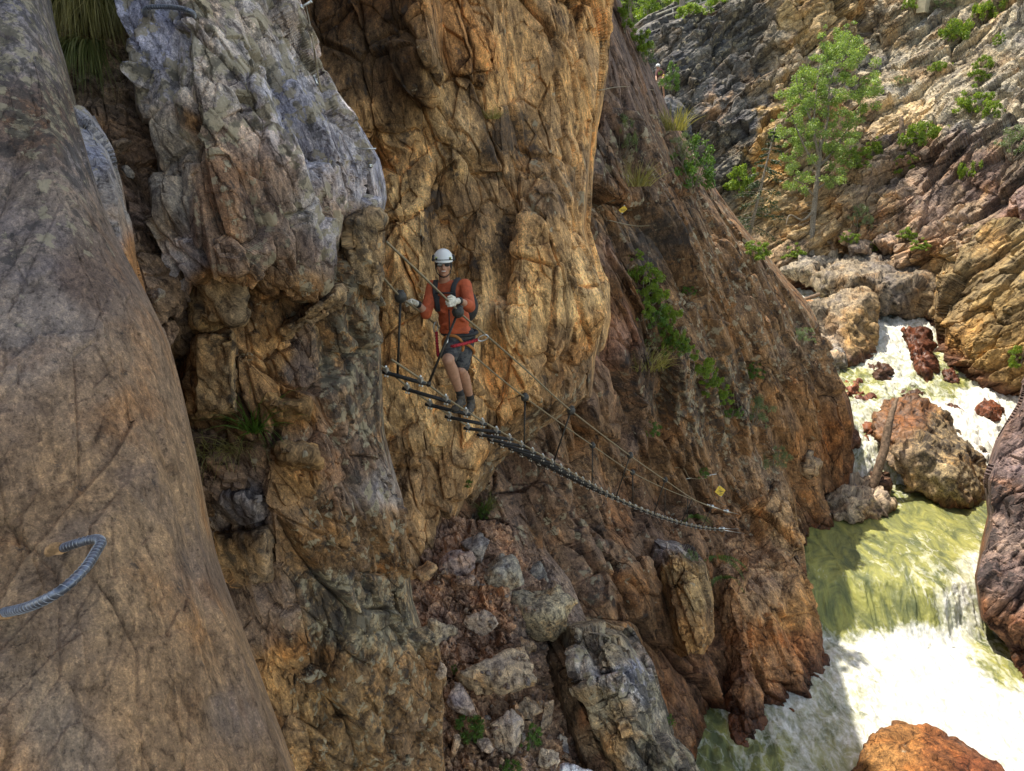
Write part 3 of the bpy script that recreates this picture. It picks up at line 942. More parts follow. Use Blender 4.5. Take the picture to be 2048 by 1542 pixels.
# --- long brown slope falling from the top of the picture to the water
patch("cliff", [
    [(1000, -120, 24), (1090, -120, 24), (1130, -120, 24.4), (1165, -120, 25), (1195, -110, 26), (1210, -100, 29)],
    [(1040, -90, 18), (1120, -90, 18), (1150, -90, 18.4), (1185, -80, 19.2), (1215, -70, 20.2), (1225, -70, 25)],
    [(1060, 0, 17), (1150, 0, 17.2), (1180, 0, 17.5), (1208, 0, 18.4), (1228, 0, 19.5), (1240, 0, 24)],
    [(1060, 100, 16.8), (1160, 100, 17.1), (1210, 100, 17.6), (1248, 100, 19.2), (1276, 100, 21.2), (1286, 100, 26)],
    [(1060, 230, 16.5), (1170, 230, 16.9), (1232, 230, 17.6), (1288, 230, 19.6), (1332, 230, 22.6), (1342, 230, 28)],
    [(1060, 390, 16.1), (1180, 390, 16.5), (1262, 390, 17.5), (1350, 390, 19.9), (1430, 390, 24.0), (1440, 390, 29)],
    [(1060, 510, 15.8), (1190, 510, 16.3), (1292, 510, 17.6), (1420, 510, 20.8), (1520, 510, 25.2), (1530, 510, 30)],
    [(1060, 620, 15.5), (1200, 620, 16.2), (1322, 620, 17.7), (1480, 620, 21.8), (1600, 620, 26.3), (1610, 620, 31)],
    [(1050, 720, 15.2), (1200, 720, 16.0), (1342, 720, 17.9), (1520, 720, 22.6), (1650, 720, 26.6), (1660, 720, 31)],
    [(1000, 800, 14.8), (1180, 800, 15.8), (1362, 800, 20.0), (1540, 800, 23.2), (1690, 800, 26.8), (1700, 800, 31)],
    [(970, 860, 14.5), (1150, 860, 15.5), (1362, 860, 20.8), (1550, 860, 23.6), (1701, 860, 27.3), (1710, 860, 31)],
    [(920, 940, 14.1), (1100, 940, 15.0), (1332, 940, 20.8), (1530, 940, 24.2), (1692, 940, 27.8), (1700, 940, 31)],
    [(890, 1010, 13.8), (1080, 1010, 14.6), (1332, 1010, 20.9), (1500, 1010, 24), (1690, 1010, 27.8), (1700, 1010, 31)],
    [(880, 1100, 13.5), (1050, 1100, 14.1), (1260, 1100, 17.6), (1430, 1100, 22.0), (1690, 1100, 27.5), (1700, 1100, 31)],
    [(870, 1200, 13.3), (1040, 1200, 13.8), (1250, 1200, 16.1), (1410, 1200, 21.4), (1600, 1200, 25.5), (1610, 1200, 28)],
    [(870, 1300, 13.1), (1040, 1300, 13.5), (1235, 1300, 15.6), (1380, 1300, 19.6), (1520, 1300, 22.5), (1530, 1300, 25)],
    [(880, 1400, 12.9), (1045, 1400, 13.3), (1225, 1400, 15.1), (1375, 1400, 18.6), (1480, 1400, 22.0), (1490, 1400, 24)],
    [(890, 1560, 12.6), (1050, 1560, 13.0), (1215, 1560, 14.5), (1366, 1560, 17.7), (1450, 1560, 20.5), (1460, 1560, 22)],
    [(920, 1800, 12.3), (1080, 1800, 12.6), (1230, 1800, 13.9), (1390, 1800, 15.9), (1470, 1800, 18.0), (1480, 1800, 21)],
], [(1230, 150, 80, PURP, L0), (1220, 300, 70, (0.19, 0.15, 0.125), L1), (1300, 330, 70, (0.21, 0.155, 0.12), L1), (1240, 450, 60, BRN, L1), (1330, 470, 60, (0.16, 0.125, 0.10), (0.3, 0.7, 0)), (1430, 480, 60, BRN, L1), (1210, 500, 40, (0.24, 0.165, 0.13), LN), (1270, 620, 60, DKBR, L0),
    (1230, 680, 60, (0.22, 0.14, 0.115), LN), (1400, 620, 70, BRN, L1), (1500, 640, 60, BRN, L1), (1580, 700, 60, (0.25, 0.18, 0.12), L1), (1300, 760, 60, (0.17, 0.13, 0.11), (0.4, 0.7, 0)), (1380, 780, 60, BRN, L2), (1480, 780, 60, BRN, L2), (1600, 840, 60, (0.29, 0.19, 0.11), L0), (1660, 860, 40, (0.27, 0.15, 0.08), LN),
    (1240, 850, 60, (0.22, 0.155, 0.115), L0), (1180, 900, 60, BRN, L0), (1330, 920, 60, BRN, L0), (1060, 960, 60, (0.26, 0.185, 0.14), L1), (1130, 1030, 80, (0.26, 0.185, 0.14), L1), (1250, 1050, 70, (0.20, 0.135, 0.10), L0), (1180, 1150, 90, (0.255, 0.18, 0.13), L1), (1280, 1200, 60, (0.22, 0.15, 0.10), L0), (1340, 1340, 50, RED, LN), (1300, 1300, 40, (0.26, 0.165, 0.10), LN), (1440, 1340, 50, (0.22, 0.13, 0.08), LN), (1230, 1300, 60, (0.21, 0.15, 0.10), L0)],
    M_FAR, (0.37, 0.25, -0.9), [(6.0, 1.6, 0.34, 0.08), (2.0, 0.7, 0.14, 0.03), (0.6, 0.3, 0.045, 0.010)], [(0.16, 0.014, True)], 61, (-3.5, 6.5, -2.0), 2.2, beds=((2.4, 0.75), (0.8, 0.20)), tone=(0.80, 0.71, 0.64),
    label="long brown rock slope running down to the river under the bridge", wetz=(WY, WZ, 0.5))

# --- front rib the far end of the bridge is bolted to
patch("rock_rib", [
    [(1310, 800, 23.2), (1375, 800, 23.2), (1430, 800, 24), (1482, 800, 24.6), (1490, 800, 28)],
    [(1330, 880, 23.3), (1390, 880, 23.3), (1460, 880, 24.1), (1526, 880, 24.6), (1535, 880, 28)],
    [(1340, 1000, 23.2), (1410, 1000, 23.5), (1500, 1000, 24.0), (1578, 1000, 24.2), (1586, 1000, 28)],
    [(1372, 1100, 22.2), (1440, 1100, 22.8), (1530, 1100, 23.1), (1601, 1100, 23.4), (1608, 1100, 27)],
    [(1402, 1180, 22.0), (1468, 1180, 20.5), (1550, 1180, 21.4), (1614, 1180, 22.9), (1622, 1180, 27)],
    [(1418, 1260, 21.8), (1480, 1260, 20.1), (1575, 1260, 20.8), (1640, 1260, 22.2), (1648, 1260, 26)],
    [(1434, 1320, 21.4), (1490, 1320, 19.9), (1590, 1320, 20.5), (1657, 1320, 21.8), (1665, 1320, 26)],
    [(1426, 1400, 20.8), (1490, 1400, 19.5), (1600, 1400, 20.1), (1665, 1400, 21.4), (1673, 1400, 25)],
    [(1420, 1600, 18.0), (1490, 1600, 18.3), (1600, 1600, 18.9), (1665, 1600, 20.2), (1673, 1600, 24)],
], [(1430, 880, 60, BRN, L2), (1490, 930, 50, (0.26, 0.19, 0.13), L1), (1400, 1000, 40, BRN, L1), (1560, 1080, 50, (0.31, 0.22, 0.13), L0), (1490, 1100, 60, (0.27, 0.185, 0.125), L0), (1520, 1200, 50, (0.29, 0.20, 0.125), LN), (1580, 1220, 40, (0.36, 0.22, 0.10), LN), (1610, 1270, 35, (0.33, 0.17, 0.085), LN), (1540, 1280, 40, (0.36, 0.21, 0.11), LN), (1480, 1320, 40, RED, LN)],
    M_FAR, (0.30, 0.1, -0.95), [(4.5, 1.5, 0.34, 0.06), (1.5, 0.6, 0.13, 0.025), (0.5, 0.25, 0.035, 0.008)], [(0.18, 0.014, True)], 71, (-2.5, 5.0, -1.0), 2.2, beds=((1.3, 0.24), (0.35, 0.06)), tone=(1.05, 0.94, 0.84),
    label="brown rock promontory holding the far bridge anchors above white water", cat='rock', kind='thing', wetz=(WY, WZ, 0.5))

# grey-gold rib left of it
patch("rock_rib", [
    [(1290, 1060, 20.3), (1318, 1070, 19.8), (1350, 1078, 20.0), (1378, 1090, 20.6), (1384, 1092, 22)],
    [(1291, 1075, 18.6), (1319, 1088, 17.6), (1352, 1094, 17.3), (1380, 1104, 18.0), (1386, 1104, 20)],
    [(1296, 1130, 18.0), (1326, 1130, 16.7), (1370, 1130, 16.6), (1402, 1130, 17.4), (1408, 1130, 20)],
    [(1312, 1200, 17.8), (1344, 1200, 16.4), (1388, 1200, 16.3), (1421, 1200, 17.1), (1427, 1200, 19.6)],
    [(1338, 1270, 17.6), (1366, 1270, 16.4), (1395, 1270, 16.3), (1422, 1270, 17.0), (1428, 1270, 19.4)],
    [(1362, 1315, 17.6), (1376, 1312, 16.8), (1390, 1310, 16.8), (1402, 1308, 17.2), (1408, 1308, 19.2)],
], [(1340, 1110, 35, GREY, L1), (1380, 1180, 40, (0.33, 0.25, 0.15), L0), (1400, 1240, 35, GOLD, L0), (1350, 1200, 30, BRN, L1)],
    M_FAR, (0.35, 0.15, -0.93), [(2.2, 0.6, 0.16, 0.05), (0.7, 0.28, 0.07, 0.02)], [(0.15, 0.02, True)], 77, (-1.0, 3.0, -1.0), 2.2, tone=(0.85, 0.76, 0.66), beds=((0.5, 0.12), (0.16, 0.03)),
    label="narrow golden grey rib of rock between two dark clefts below the bridge", cat='rock', kind='thing')

# --- blocky grey rib at the bottom edge
patch("rock_rib", [
    [(1130, 1236, 15.2), (1155, 1242, 15), (1200, 1244, 15), (1245, 1252, 15.2), (1262, 1262, 15.6), (1268, 1266, 17)],
    [(1130, 1250, 12.9), (1155, 1258, 12.1), (1200, 1258, 11.9), (1245, 1265, 12.3), (1262, 1275, 12.9), (1268, 1278, 15)],
    [(1128, 1330, 12.6), (1162, 1330, 11.4), (1220, 1330, 11.2), (1272, 1330, 11.7), (1296, 1335, 12.6), (1302, 1336, 15)],
    [(1160, 1400, 12.4), (1188, 1400, 11.2), (1240, 1400, 11.0), (1296, 1400, 11.5), (1321, 1400, 12.4), (1327, 1400, 15)],
    [(1190, 1480, 12.2), (1212, 1485, 11.1), (1262, 1480, 10.9), (1310, 1470, 11.3), (1335, 1468, 12.2), (1341, 1468, 15)],
    [(1196, 1530, 12.2), (1222, 1530, 11.6), (1275, 1530, 11.4), (1340, 1520, 11.6), (1380, 1520, 12.3), (1386, 1520, 15)],
    [(1205, 1620, 12.2), (1235, 1620, 11.5), (1290, 1620, 11.2), (1380, 1620, 11.4), (1430, 1620, 12.2), (1436, 1620, 15)],
    [(1220, 1800, 12.2), (1250, 1800, 11.5), (1300, 1800, 11.2), (1400, 1800, 11.4), (1470, 1800, 12.2), (1476, 1800, 15)],
], [(1200, 1290, 50, (0.25, 0.20, 0.14), L1), (1240, 1360, 50, GREY, L2), (1210, 1420, 40, (0.31, 0.25, 0.17), L1), (1290, 1410, 40, (0.29, 0.25, 0.20), L2), (1250, 1480, 40, GOLD, L0), (1310, 1520, 40, (0.22, 0.19, 0.16), L2), (1240, 1530, 30, DKBR, LN)],
    M_FAR, (0.45, 0.2, -0.87), [(1.6, 0.6, 0.20, 0.06), (0.55, 0.25, 0.09, 0.025), (0.2, 0.1, 0.02, 0.006)], [(0.12, 0.02, True)], 83, (-0.6, 3.0, -0.8), 2.2, beds=((0.45, 0.12), (0.14, 0.03)),
    label="blocky grey lichen crusted rib at the bottom beside the rock pile", cat='rock', kind='thing')
patch("rock_slab", [
    [(1085, 1320, 12.8), (1108, 1325, 12.2), (1135, 1330, 12.0), (1190, 1330, 12.4), (1196, 1330, 14)],
    [(1100, 1380, 12.6), (1124, 1385, 12.0), (1150, 1390, 11.8), (1200, 1400, 12.3), (1206, 1400, 14)],
    [(1130, 1470, 12.3), (1156, 1475, 11.7), (1185, 1475, 11.6), (1225, 1475, 12.3), (1231, 1475, 14)],
    [(1158, 1560, 12.0), (1186, 1560, 11.4), (1215, 1560, 11.3), (1250, 1560, 12.1), (1256, 1560, 14)],
    [(1190, 1700, 11.9), (1220, 1700, 11.2), (1245, 1700, 11.2), (1290, 1700, 12), (1296, 1700, 14)],
], [(1130, 1380, 40, DKBR, L0), (1170, 1400, 30, (0.27, 0.125, 0.065), LN), (1170, 1480, 40, BRN, L0), (1210, 1500, 30, (0.16, 0.09, 0.055), LN)],
    M_FAR, (0.45, 0.2, -0.87), [(1.6, 0.4, 0.05, 0.02), (0.4, 0.2, 0.02, 0.01)], [(0.5, 0.06, True), (0.12, 0.015, False)], 89, (-0.5, 2.5, -0.6), 2.4,
    label="dark smooth slab leaning under the blocky grey rib", cat='rock', kind='thing')

# --- scree bed of the gully under the bridge
patch("scree_ground", [
    [(770, 1020, 13.0), (880, 1030, 13.0), (960, 1040, 13.2), (1060, 1060, 15.0)],
    [(770, 1150, 12.4), (890, 1150, 12.3), (1000, 1150, 12.6), (1140, 1160, 14.9)],
    [(790, 1250, 11.9), (900, 1250, 11.8), (1020, 1250, 12.1), (1180, 1260, 14.2)],
    [(810, 1380, 11.2), (920, 1380, 11.2), (1040, 1380, 11.6), (1190, 1390, 13.5)],
    [(830, 1560, 10.4), (940, 1560, 10.4), (1070, 1560, 10.8), (1250, 1560, 12.2)],
    [(860, 1900, 9.4), (960, 1900, 9.4), (1100, 1900, 9.8), (1300, 1900, 11.2)],
], [(900, 1150, 60, (0.20, 0.145, 0.12), LN), (960, 1250, 70, (0.22, 0.165, 0.14), LN), (1080, 1250, 50, (0.15, 0.13, 0.125), LN), (920, 1380, 70, (0.22, 0.165, 0.13), LN), (1020, 1450, 70, (0.21, 0.165, 0.135), LN), (940, 1530, 60, (0.20, 0.15, 0.115), LN)],
    M_FAR, (0.4, -0.3, -0.85), [(0.30, 0.22, 0.09, 0.03), (0.10, 0.085, 0.045, 0.015)], [(0.5, 0.08, False), (0.06, 0.015, False)], 97, (-0.5, 2.0, -1.5), 2.3, tone=(1.5, 1.28, 1.08),
    label="bed of loose broken stone filling the gully below the bridge", cat='ground')

# --- sunlit far wall
patch("cliff", [
    [(1150, 90, 66), (1250, 62, 64), (1300, 36, 63.5), (1400, 8, 63), (1500, -14, 63), (1640, -60, 63), (1760, -70, 66), (1900, -150, 62), (2150, -240, 57), (2500, -380, 52)],
    [(1150, 110, 59), (1254, 78, 57.5), (1302, 50, 57), (1400, 22, 56.5), (1500, -2, 56.5), (1630, -45, 54.5), (1745, -55, 60), (1900, -130, 57), (2150, -215, 52), (2500, -340, 46)],
    [(1200, 190, 57), (1285, 170, 55), (1345, 160, 54), (1430, 150, 53.6), (1530, 135, 53), (1640, 120, 51.3), (1732, 110, 55.5), (1890, 60, 52), (2150, 0, 46.5), (2500, -100, 41)],
    [(1260, 330, 54), (1335, 320, 52), (1400, 310, 51), (1478, 300, 50.5), (1560, 295, 49), (1650, 285, 49), (1735, 270, 50), (1900, 220, 47), (2150, 170, 41.5), (2500, 80, 36)],
    [(1320, 440, 52), (1385, 430, 50), (1450, 420, 49), (1510, 420, 48.4), (1570, 415, 47.6), (1640, 405, 47.2), (1740, 390, 46.3), (1900, 360, 43), (2150, 320, 38), (2500, 280, 33)],
    [(1370, 530, 50), (1432, 520, 48.2), (1500, 515, 47.2), (1555, 512, 46.4), (1630, 508, 45.6), (1690, 500, 44.8), (1760, 490, 43.6), (1900, 470, 40.6), (2150, 440, 36), (2500, 430, 31)],
    [(1430, 640, 49), (1500, 620, 47.6), (1560, 612, 46.8), (1600, 606, 46.2), (1660, 600, 45.6), (1740, 600, 44.4), (1800, 600, 43), (1900, 600, 40), (2150, 600, 35), (2500, 620, 30)],
    [(1480, 740, 48.5), (1540, 725, 47.6), (1600, 715, 47), (1650, 710, 46.5), (1700, 710, 46), (1760, 710, 45), (1820, 710, 43), (1900, 720, 38.5), (2150, 800, 33.5), (2500, 850, 29)],
    [(1500, 820, 48), (1560, 820, 47), (1620, 820, 46.5), (1660, 820, 46), (1720, 820, 45.5), (1780, 820, 44.5), (1840, 820, 42.5), (1920, 830, 38), (2150, 900, 33), (2500, 980, 28.5)],
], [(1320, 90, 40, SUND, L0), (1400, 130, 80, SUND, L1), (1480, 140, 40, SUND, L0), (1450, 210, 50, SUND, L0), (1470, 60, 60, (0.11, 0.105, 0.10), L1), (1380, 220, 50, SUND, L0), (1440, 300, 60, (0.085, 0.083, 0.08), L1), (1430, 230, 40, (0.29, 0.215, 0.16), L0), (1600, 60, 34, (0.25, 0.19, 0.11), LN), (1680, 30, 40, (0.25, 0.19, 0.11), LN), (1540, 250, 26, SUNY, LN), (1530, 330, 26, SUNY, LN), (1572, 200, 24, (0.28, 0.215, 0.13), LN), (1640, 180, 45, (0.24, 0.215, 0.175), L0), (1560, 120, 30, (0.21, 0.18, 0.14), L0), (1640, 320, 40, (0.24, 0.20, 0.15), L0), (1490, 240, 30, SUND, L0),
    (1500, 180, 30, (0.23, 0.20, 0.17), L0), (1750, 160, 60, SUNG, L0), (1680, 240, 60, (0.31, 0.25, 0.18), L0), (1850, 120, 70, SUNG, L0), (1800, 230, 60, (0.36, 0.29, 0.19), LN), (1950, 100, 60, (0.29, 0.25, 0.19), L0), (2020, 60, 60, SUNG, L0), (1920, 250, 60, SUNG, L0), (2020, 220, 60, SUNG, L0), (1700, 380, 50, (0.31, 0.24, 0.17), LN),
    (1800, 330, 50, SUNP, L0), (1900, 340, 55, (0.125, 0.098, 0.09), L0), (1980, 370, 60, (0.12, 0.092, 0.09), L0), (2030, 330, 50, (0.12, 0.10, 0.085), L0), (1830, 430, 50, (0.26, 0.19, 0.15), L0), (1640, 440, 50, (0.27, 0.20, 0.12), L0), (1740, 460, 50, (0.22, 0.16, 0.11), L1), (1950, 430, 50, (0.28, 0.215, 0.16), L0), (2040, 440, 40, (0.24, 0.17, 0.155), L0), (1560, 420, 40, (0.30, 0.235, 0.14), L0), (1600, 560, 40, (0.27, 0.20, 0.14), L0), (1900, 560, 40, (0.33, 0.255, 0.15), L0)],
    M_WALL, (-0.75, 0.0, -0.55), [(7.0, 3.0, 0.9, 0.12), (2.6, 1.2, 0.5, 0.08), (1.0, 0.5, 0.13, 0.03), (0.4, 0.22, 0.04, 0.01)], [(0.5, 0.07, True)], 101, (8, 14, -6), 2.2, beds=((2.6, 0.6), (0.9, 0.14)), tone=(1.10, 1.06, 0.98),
    label="sunlit far wall of the gorge with scattered bushes", wetz=(WY, WZ, 0.8))

# rounded lower bulge of the far wall beside the falls
patch("rock_buttress", [
    [(1895, 440, 44), (1930, 445, 40.5), (1985, 450, 38.6), (2050, 440, 36.5), (2200, 430, 33), (2500, 430, 29)],
    [(1880, 540, 43), (1904, 540, 38.8), (1950, 540, 37.2), (2040, 540, 35.0), (2200, 540, 31.5), (2500, 540, 28)],
    [(1872, 610, 42.5), (1894, 610, 38.0), (1945, 610, 36.2), (2040, 610, 34.2), (2200, 620, 31), (2500, 640, 27.5)],
    [(1872, 680, 42), (1889, 680, 37.4), (1940, 680, 35.6), (2040, 690, 33.6), (2200, 700, 30.6), (2500, 730, 27)],
    [(1876, 730, 41.5), (1893, 730, 37.2), (1945, 740, 35.4), (2040, 770, 33.2), (2200, 790, 30.2), (2500, 820, 26.6)],
    [(1884, 800, 41), (1902, 800, 37.2), (1955, 815, 35.4), (2050, 850, 33.2), (2200, 880, 30), (2500, 900, 26.4)],
    [(1890, 900, 41), (1905, 900, 37), (1960, 910, 35), (2060, 940, 33), (2200, 970, 29.6), (2500, 980, 26)],
], [(1950, 500, 50, (0.31, 0.25, 0.16), L0), (2020, 520, 50, (0.35, 0.28, 0.17), L0), (1920, 600, 40, (0.29, 0.225, 0.14), L0), (2000, 610, 40, (0.36, 0.275, 0.15), LN), (1930, 690, 40, (0.36, 0.26, 0.13), LN), (2030, 700, 40, (0.33, 0.235, 0.12), LN)],
    M_WALL, (-0.6, 0.2, -0.75), [(5.0, 1.8, 0.5, 0.15), (1.6, 0.7, 0.20, 0.05), (0.5, 0.25, 0.05, 0.015)], [(0.4, 0.06, True)], 107, (6, 6, -3), 2.2, beds=((1.2, 0.25), (0.4, 0.06)), tone=(0.72, 0.68, 0.58),
    label="rounded yellow brown rock bulge above the right hand channel", cat='rock', kind='thing', wetz=(WY, WZ, 1.0))

# --- dark near cliff at the right edge
patch("cliff", [
    [(2104, 640, 30), (2124, 650, 26), (2214, 650, 25), (2400, 650, 24)],
    [(2050, 745, 28), (2064, 750, 25), (2164, 750, 24), (2400, 750, 23)],
    [(2034, 810, 27.5), (2045, 810, 24.3), (2134, 810, 23.2), (2400, 810, 22)],
    [(1991, 880, 27), (2003, 880, 23.9), (2099, 880, 22.6), (2400, 880, 21)],
    [(1967, 960, 26.5), (1978, 960, 23.4), (2074, 960, 22.1), (2400, 960, 20.6)],
    [(1975, 1030, 26), (1987, 1030, 23.0), (2079, 1030, 21.8), (2400, 1030, 20.2)],
    [(1945, 1150, 25.5), (1957, 1150, 22.4), (2049, 1150, 21.2), (2400, 1150, 19.6)],
    [(1955, 1235, 25), (1967, 1235, 22.2), (2049, 1235, 21.0), (2400, 1235, 19.2)],
    [(2006, 1290, 24.5), (2018, 1290, 22.0), (2079, 1290, 21.0), (2400, 1290, 19)],
    [(2020, 1350, 24), (2032, 1350, 21.4), (2094, 1350, 20.4), (2400, 1350, 18.6)],
    [(2050, 1410, 23.5), (2064, 1410, 20.8), (2119, 1410, 19.8), (2400, 1410, 18)],
    [(2104, 1600, 22), (2119, 1600, 19.4), (2194, 1600, 18.4), (2400, 1600, 17)],
], [(2020, 850, 40, PURP, L0), (2030, 950, 40, (0.25, 0.205, 0.20), L0), (1990, 1010, 40, PURP, LD), (2030, 1080, 40, (0.27, 0.225, 0.20), L0), (1970, 1130, 35, PURP, LD), (2020, 1180, 40, (0.24, 0.19, 0.18), L0), (1990, 1230, 30, (0.24, 0.18, 0.15), L0), (2030, 1270, 40, (0.22, 0.12, 0.075), LN), (2040, 1380, 40, RED, LN)],
    M_FAR, (-0.3, 0.3, -0.9), [(3.0, 1.4, 0.32, 0.05), (1.1, 0.5, 0.14, 0.03), (0.4, 0.2, 0.05, 0.012)], [(0.25, 0.03, True)], 127, (6, 4, -4), 2.3, tone=(0.74, 0.68, 0.69), edge=75.0,
    label="dark purple grey cliff nose at the right edge of the picture", wetz=(WY, WZ, 1.3))

# --- unseen overhanging crag, added above the near slabs to keep them in shade
me = rock_mesh([(-14, -4, 7.5), (-3.2, -3, 6.8), (-3.0, 3, 6.6), (-4.6, 8, 7.2), (-14, 8, 7.5), (-14, -4, 16), (-2.6, -3, 15), (-2.4, 4, 15), (-4.5, 9, 16), (-14, 9, 16), (-2.2, 1, 11), (-3.4, 6.5, 10)],
               0.5, BRN, (0.3, 0.3, 0), 401, [(2.5, 1.2, 0.4, 0.1)], [(1.0, 0.2, True)])
tag(link("cliff", me, M_MID), "unseen overhanging crag added to shade the near slabs", "cliff", None, 'structure')

# --- wooded hillside beyond the far wall
patch("hillside", [
    [(600, -500, 170), (1000, -480, 165), (1300, -460, 160), (1600, -520, 160), (2000, -700, 160)],
    [(700, -100, 130), (1000, -90, 126), (1300, -80, 122), (1600, -140, 125), (2000, -300, 130)],
    [(900, 120, 95), (1100, 130, 92), (1300, 90, 90), (1600, 20, 95), (2000, -100, 100)],
    [(1000, 400, 80), (1150, 400, 78), (1350, 330, 78), (1650, 250, 80), (2000, 200, 85)],
], [(1300, 0, 100, (0.075, 0.10, 0.035), LN), (1400, -100, 100, (0.05, 0.075, 0.03), LN), (1250, 80, 60, (0.09, 0.12, 0.04), LN)],
    M_WALL, (0.3, 0.3, -0.9), [(3, 2, 1.5, 0.3), (1.2, 0.9, 0.6, 0.1)], [(4, 1.5, True)], 131, (0, 60, -20), 7, label="wooded green hillside beyond the gorge", cat='hillside')
# ------------------------------------------------------------------ river
def water_material():
    m, nt, b = new_mat("river_water")
    g = NB(nt)
    pos = g.n("ShaderNodeNewGeometry").outputs["Position"]
    foam = g.attr("foam").outputs["Fac"]
    flow = g.attr("rc").outputs["Vector"]
    n1 = g.noise(flow, 1.1, 9, 0.66, 1.6)
    n2 = g.noise(flow, 4.5, 7, 0.7, 0.8)
    wv = g.n("ShaderNodeVectorMath", operation='ADD')
    wob = g.n("ShaderNodeTexNoise")
    wob.inputs["Scale"].default_value = 1.0
    wob.inputs["Detail"].default_value = 5
    g.l(flow, wob.inputs["Vector"])
    g.l(g.scale(wob.outputs["Color"], (2.2, 2.2, 2.2)), wv.inputs[0])
    g.l(flow, wv.inputs[1])
    lace = g.rng(g.voro(wv.outputs[0], 1.5), 0.16, 0.0)
    lace2 = g.rng(g.voro(wv.outputs[0], 4.2), 0.13, 0.0)
    t = g.math('ADD', g.math('MULTIPLY', n1, 0.55), g.math('MULTIPLY', n2, 0.30))
    t = g.math('ADD', t, g.math('MULTIPLY', lace, 0.17))
    t = g.math('ADD', t, g.math('MULTIPLY', lace2, 0.10))
    t = g.math('ADD', t, g.math('SUBTRACT', foam, 0.5))
    f = g.rng(t, 0.47, 0.90, smooth=False)
    water = g.mix(g.rng(n1, 0.35, 0.65), (0.115, 0.135, 0.062), (0.35, 0.345, 0.10))
    foamc = g.mix(g.rng(n2, 0.38, 0.62), (0.50, 0.50, 0.43), (0.82, 0.82, 0.78))
    c = g.mix(f, water, foamc)
    g.l(c, b.inputs["Base Color"])
    g.l(g.rng(f, 0.0, 0.6, 0.20, 0.75), b.inputs["Roughness"])
    b.inputs["IOR"].default_value = 1.33
    h = g.math('ADD', g.math('MULTIPLY', n1, 0.6), g.math('MULTIPLY', n2, 0.3))
    h = g.math('ADD', h, g.math('MULTIPLY', g.noise(flow, 16, 5, 0.7), 0.12))
    g.l(g.bump(h, 1.0, 0.16), b.inputs["Normal"])
    return m


M_WATER = water_material()


def reach(rows, cols, zf, foam_splats, seed, step=2.4, amp=0.10):
    """rows: (py, height) down the picture; cols: (px0, px1)"""
    pys = np.arange(rows[0][0], rows[-1][0] + step, step)
    pxs = np.arange(cols[0], cols[1] + step, step)
    X, Y = np.meshgrid(pxs, pys)
    off = zf(X, Y) if zf else 0
    Z = np.interp((Y + off).ravel(), [r[0] for r in rows], [r[1] for r in rows]).reshape(X.shape)
    D = Z / (-SP - (Y - 771.0) / FPX * CP)
    base = Pn(np.stack([X, Y, D], -1)).reshape(-1, 3)
    fo = np.zeros(len(base))
    W = np.zeros(len(base))
    px, py = X.ravel(), Y.ravel()
    w1 = fbm(base * 0.7, seed, 4) * 60
    w2 = fbm(base * 0.7 + 9, seed + 3, 4) * 60
    for (sx, sy, r, f) in foam_splats:
        w = 1.0 / (((px + w1 - sx) ** 2 + (py + w2 - sy) ** 2) / (r * r) + 0.05) ** 2
        fo += w * f
        W += w
    fo /= W
    q = base * np.array([1.0, 0.55, 1.0])
    turb = 0.35 + np.clip(fo, 0, 1)
    slope = np.clip(np.abs(np.gradient(Z, axis=0)).ravel() * 40, 0, 1)
    h = fbm(q * 1.1, seed + 11, 5, 0.55) * amp * 2.6 * turb + fbm(q * 3.2, seed + 15, 4, 0.6, True) * amp * turb
    h = h + np.clip(fo - 0.5, 0, 1) * fbm(q * 6.5, seed + 19, 3, 0.6) * amp * 0.6
    base[:, 2] += h
    base[:, 1] -= slope * (fbm(base * np.array([3.0, 0.3, 0.5]), seed + 21, 4, 0.6) * 0.6)
    A, B = X.shape
    idx = np.arange(A * B).reshape(A, B)
    quads = np.stack([idx[:-1, :-1].ravel(), idx[1:, :-1].ravel(), idx[1:, 1:].ravel(), idx[:-1, 1:].ravel()], 1)
    me = mesh_from(base, quads)
    set_attr(me, "foam", fo, 'FLOAT')
    fl = base * np.array([1.0, 0.55, 0.5])
    set_attr(me, "rc", fl, 'FLOAT_VECTOR')
    o = link("river_water", me, M_WATER)
    return tag(o, None, None, None, 'structure')


o = reach([(950, -13.3), (1000, -13.42), (1060, -13.5), (1130, -13.58), (1168, -13.72), (1195, -14.0), (1232, -14.42), (1264, -14.75), (1290, -14.92), (1330, -14.75), (1450, -14.8), (1720, -14.9)],
          (1340, 2200), lambda X, Y: 10 * np.sin((X - 1600) / 60.0) + 14 * np.clip((X - 1850) / 100, 0, 1),
          [(1650, 1050, 70, 0.14), (1800, 1040, 60, 0.18), (1900, 1080, 60, 0.32), (1740, 1010, 30, 0.5), (1800, 995, 30, 0.55), (1660, 1140, 50, 0.30), (1760, 1130, 50, 0.40), (1850, 1120, 60, 0.48), (1930, 1120, 40, 0.75),
           (1680, 1220, 40, 0.22), (1760, 1225, 50, 0.24), (1840, 1220, 40, 0.28), (1910, 1200, 40, 0.72), (1660, 1275, 30, 0.78), (1760, 1290, 50, 0.98), (1860, 1310, 60, 1.05), (1980, 1290, 40, 0.5), (2020, 1330, 40, 0.45),
           (1720, 1350, 60, 0.78), (1840, 1390, 90, 1.1), (1960, 1420, 80, 0.98), (1560, 1380, 60, 0.78), (1600, 1440, 60, 0.72), (1500, 1440, 60, 0.70), (1660, 1440, 50, 0.66), (1440, 1480, 60, 0.44), (1520, 1520, 70, 0.50), (1640, 1520, 60, 0.62), (1700, 1400, 40, 0.66), (2000, 1500, 60, 0.9)], 7)
tag(o, "wide foaming pool and low fall in the lower gorge", "water")
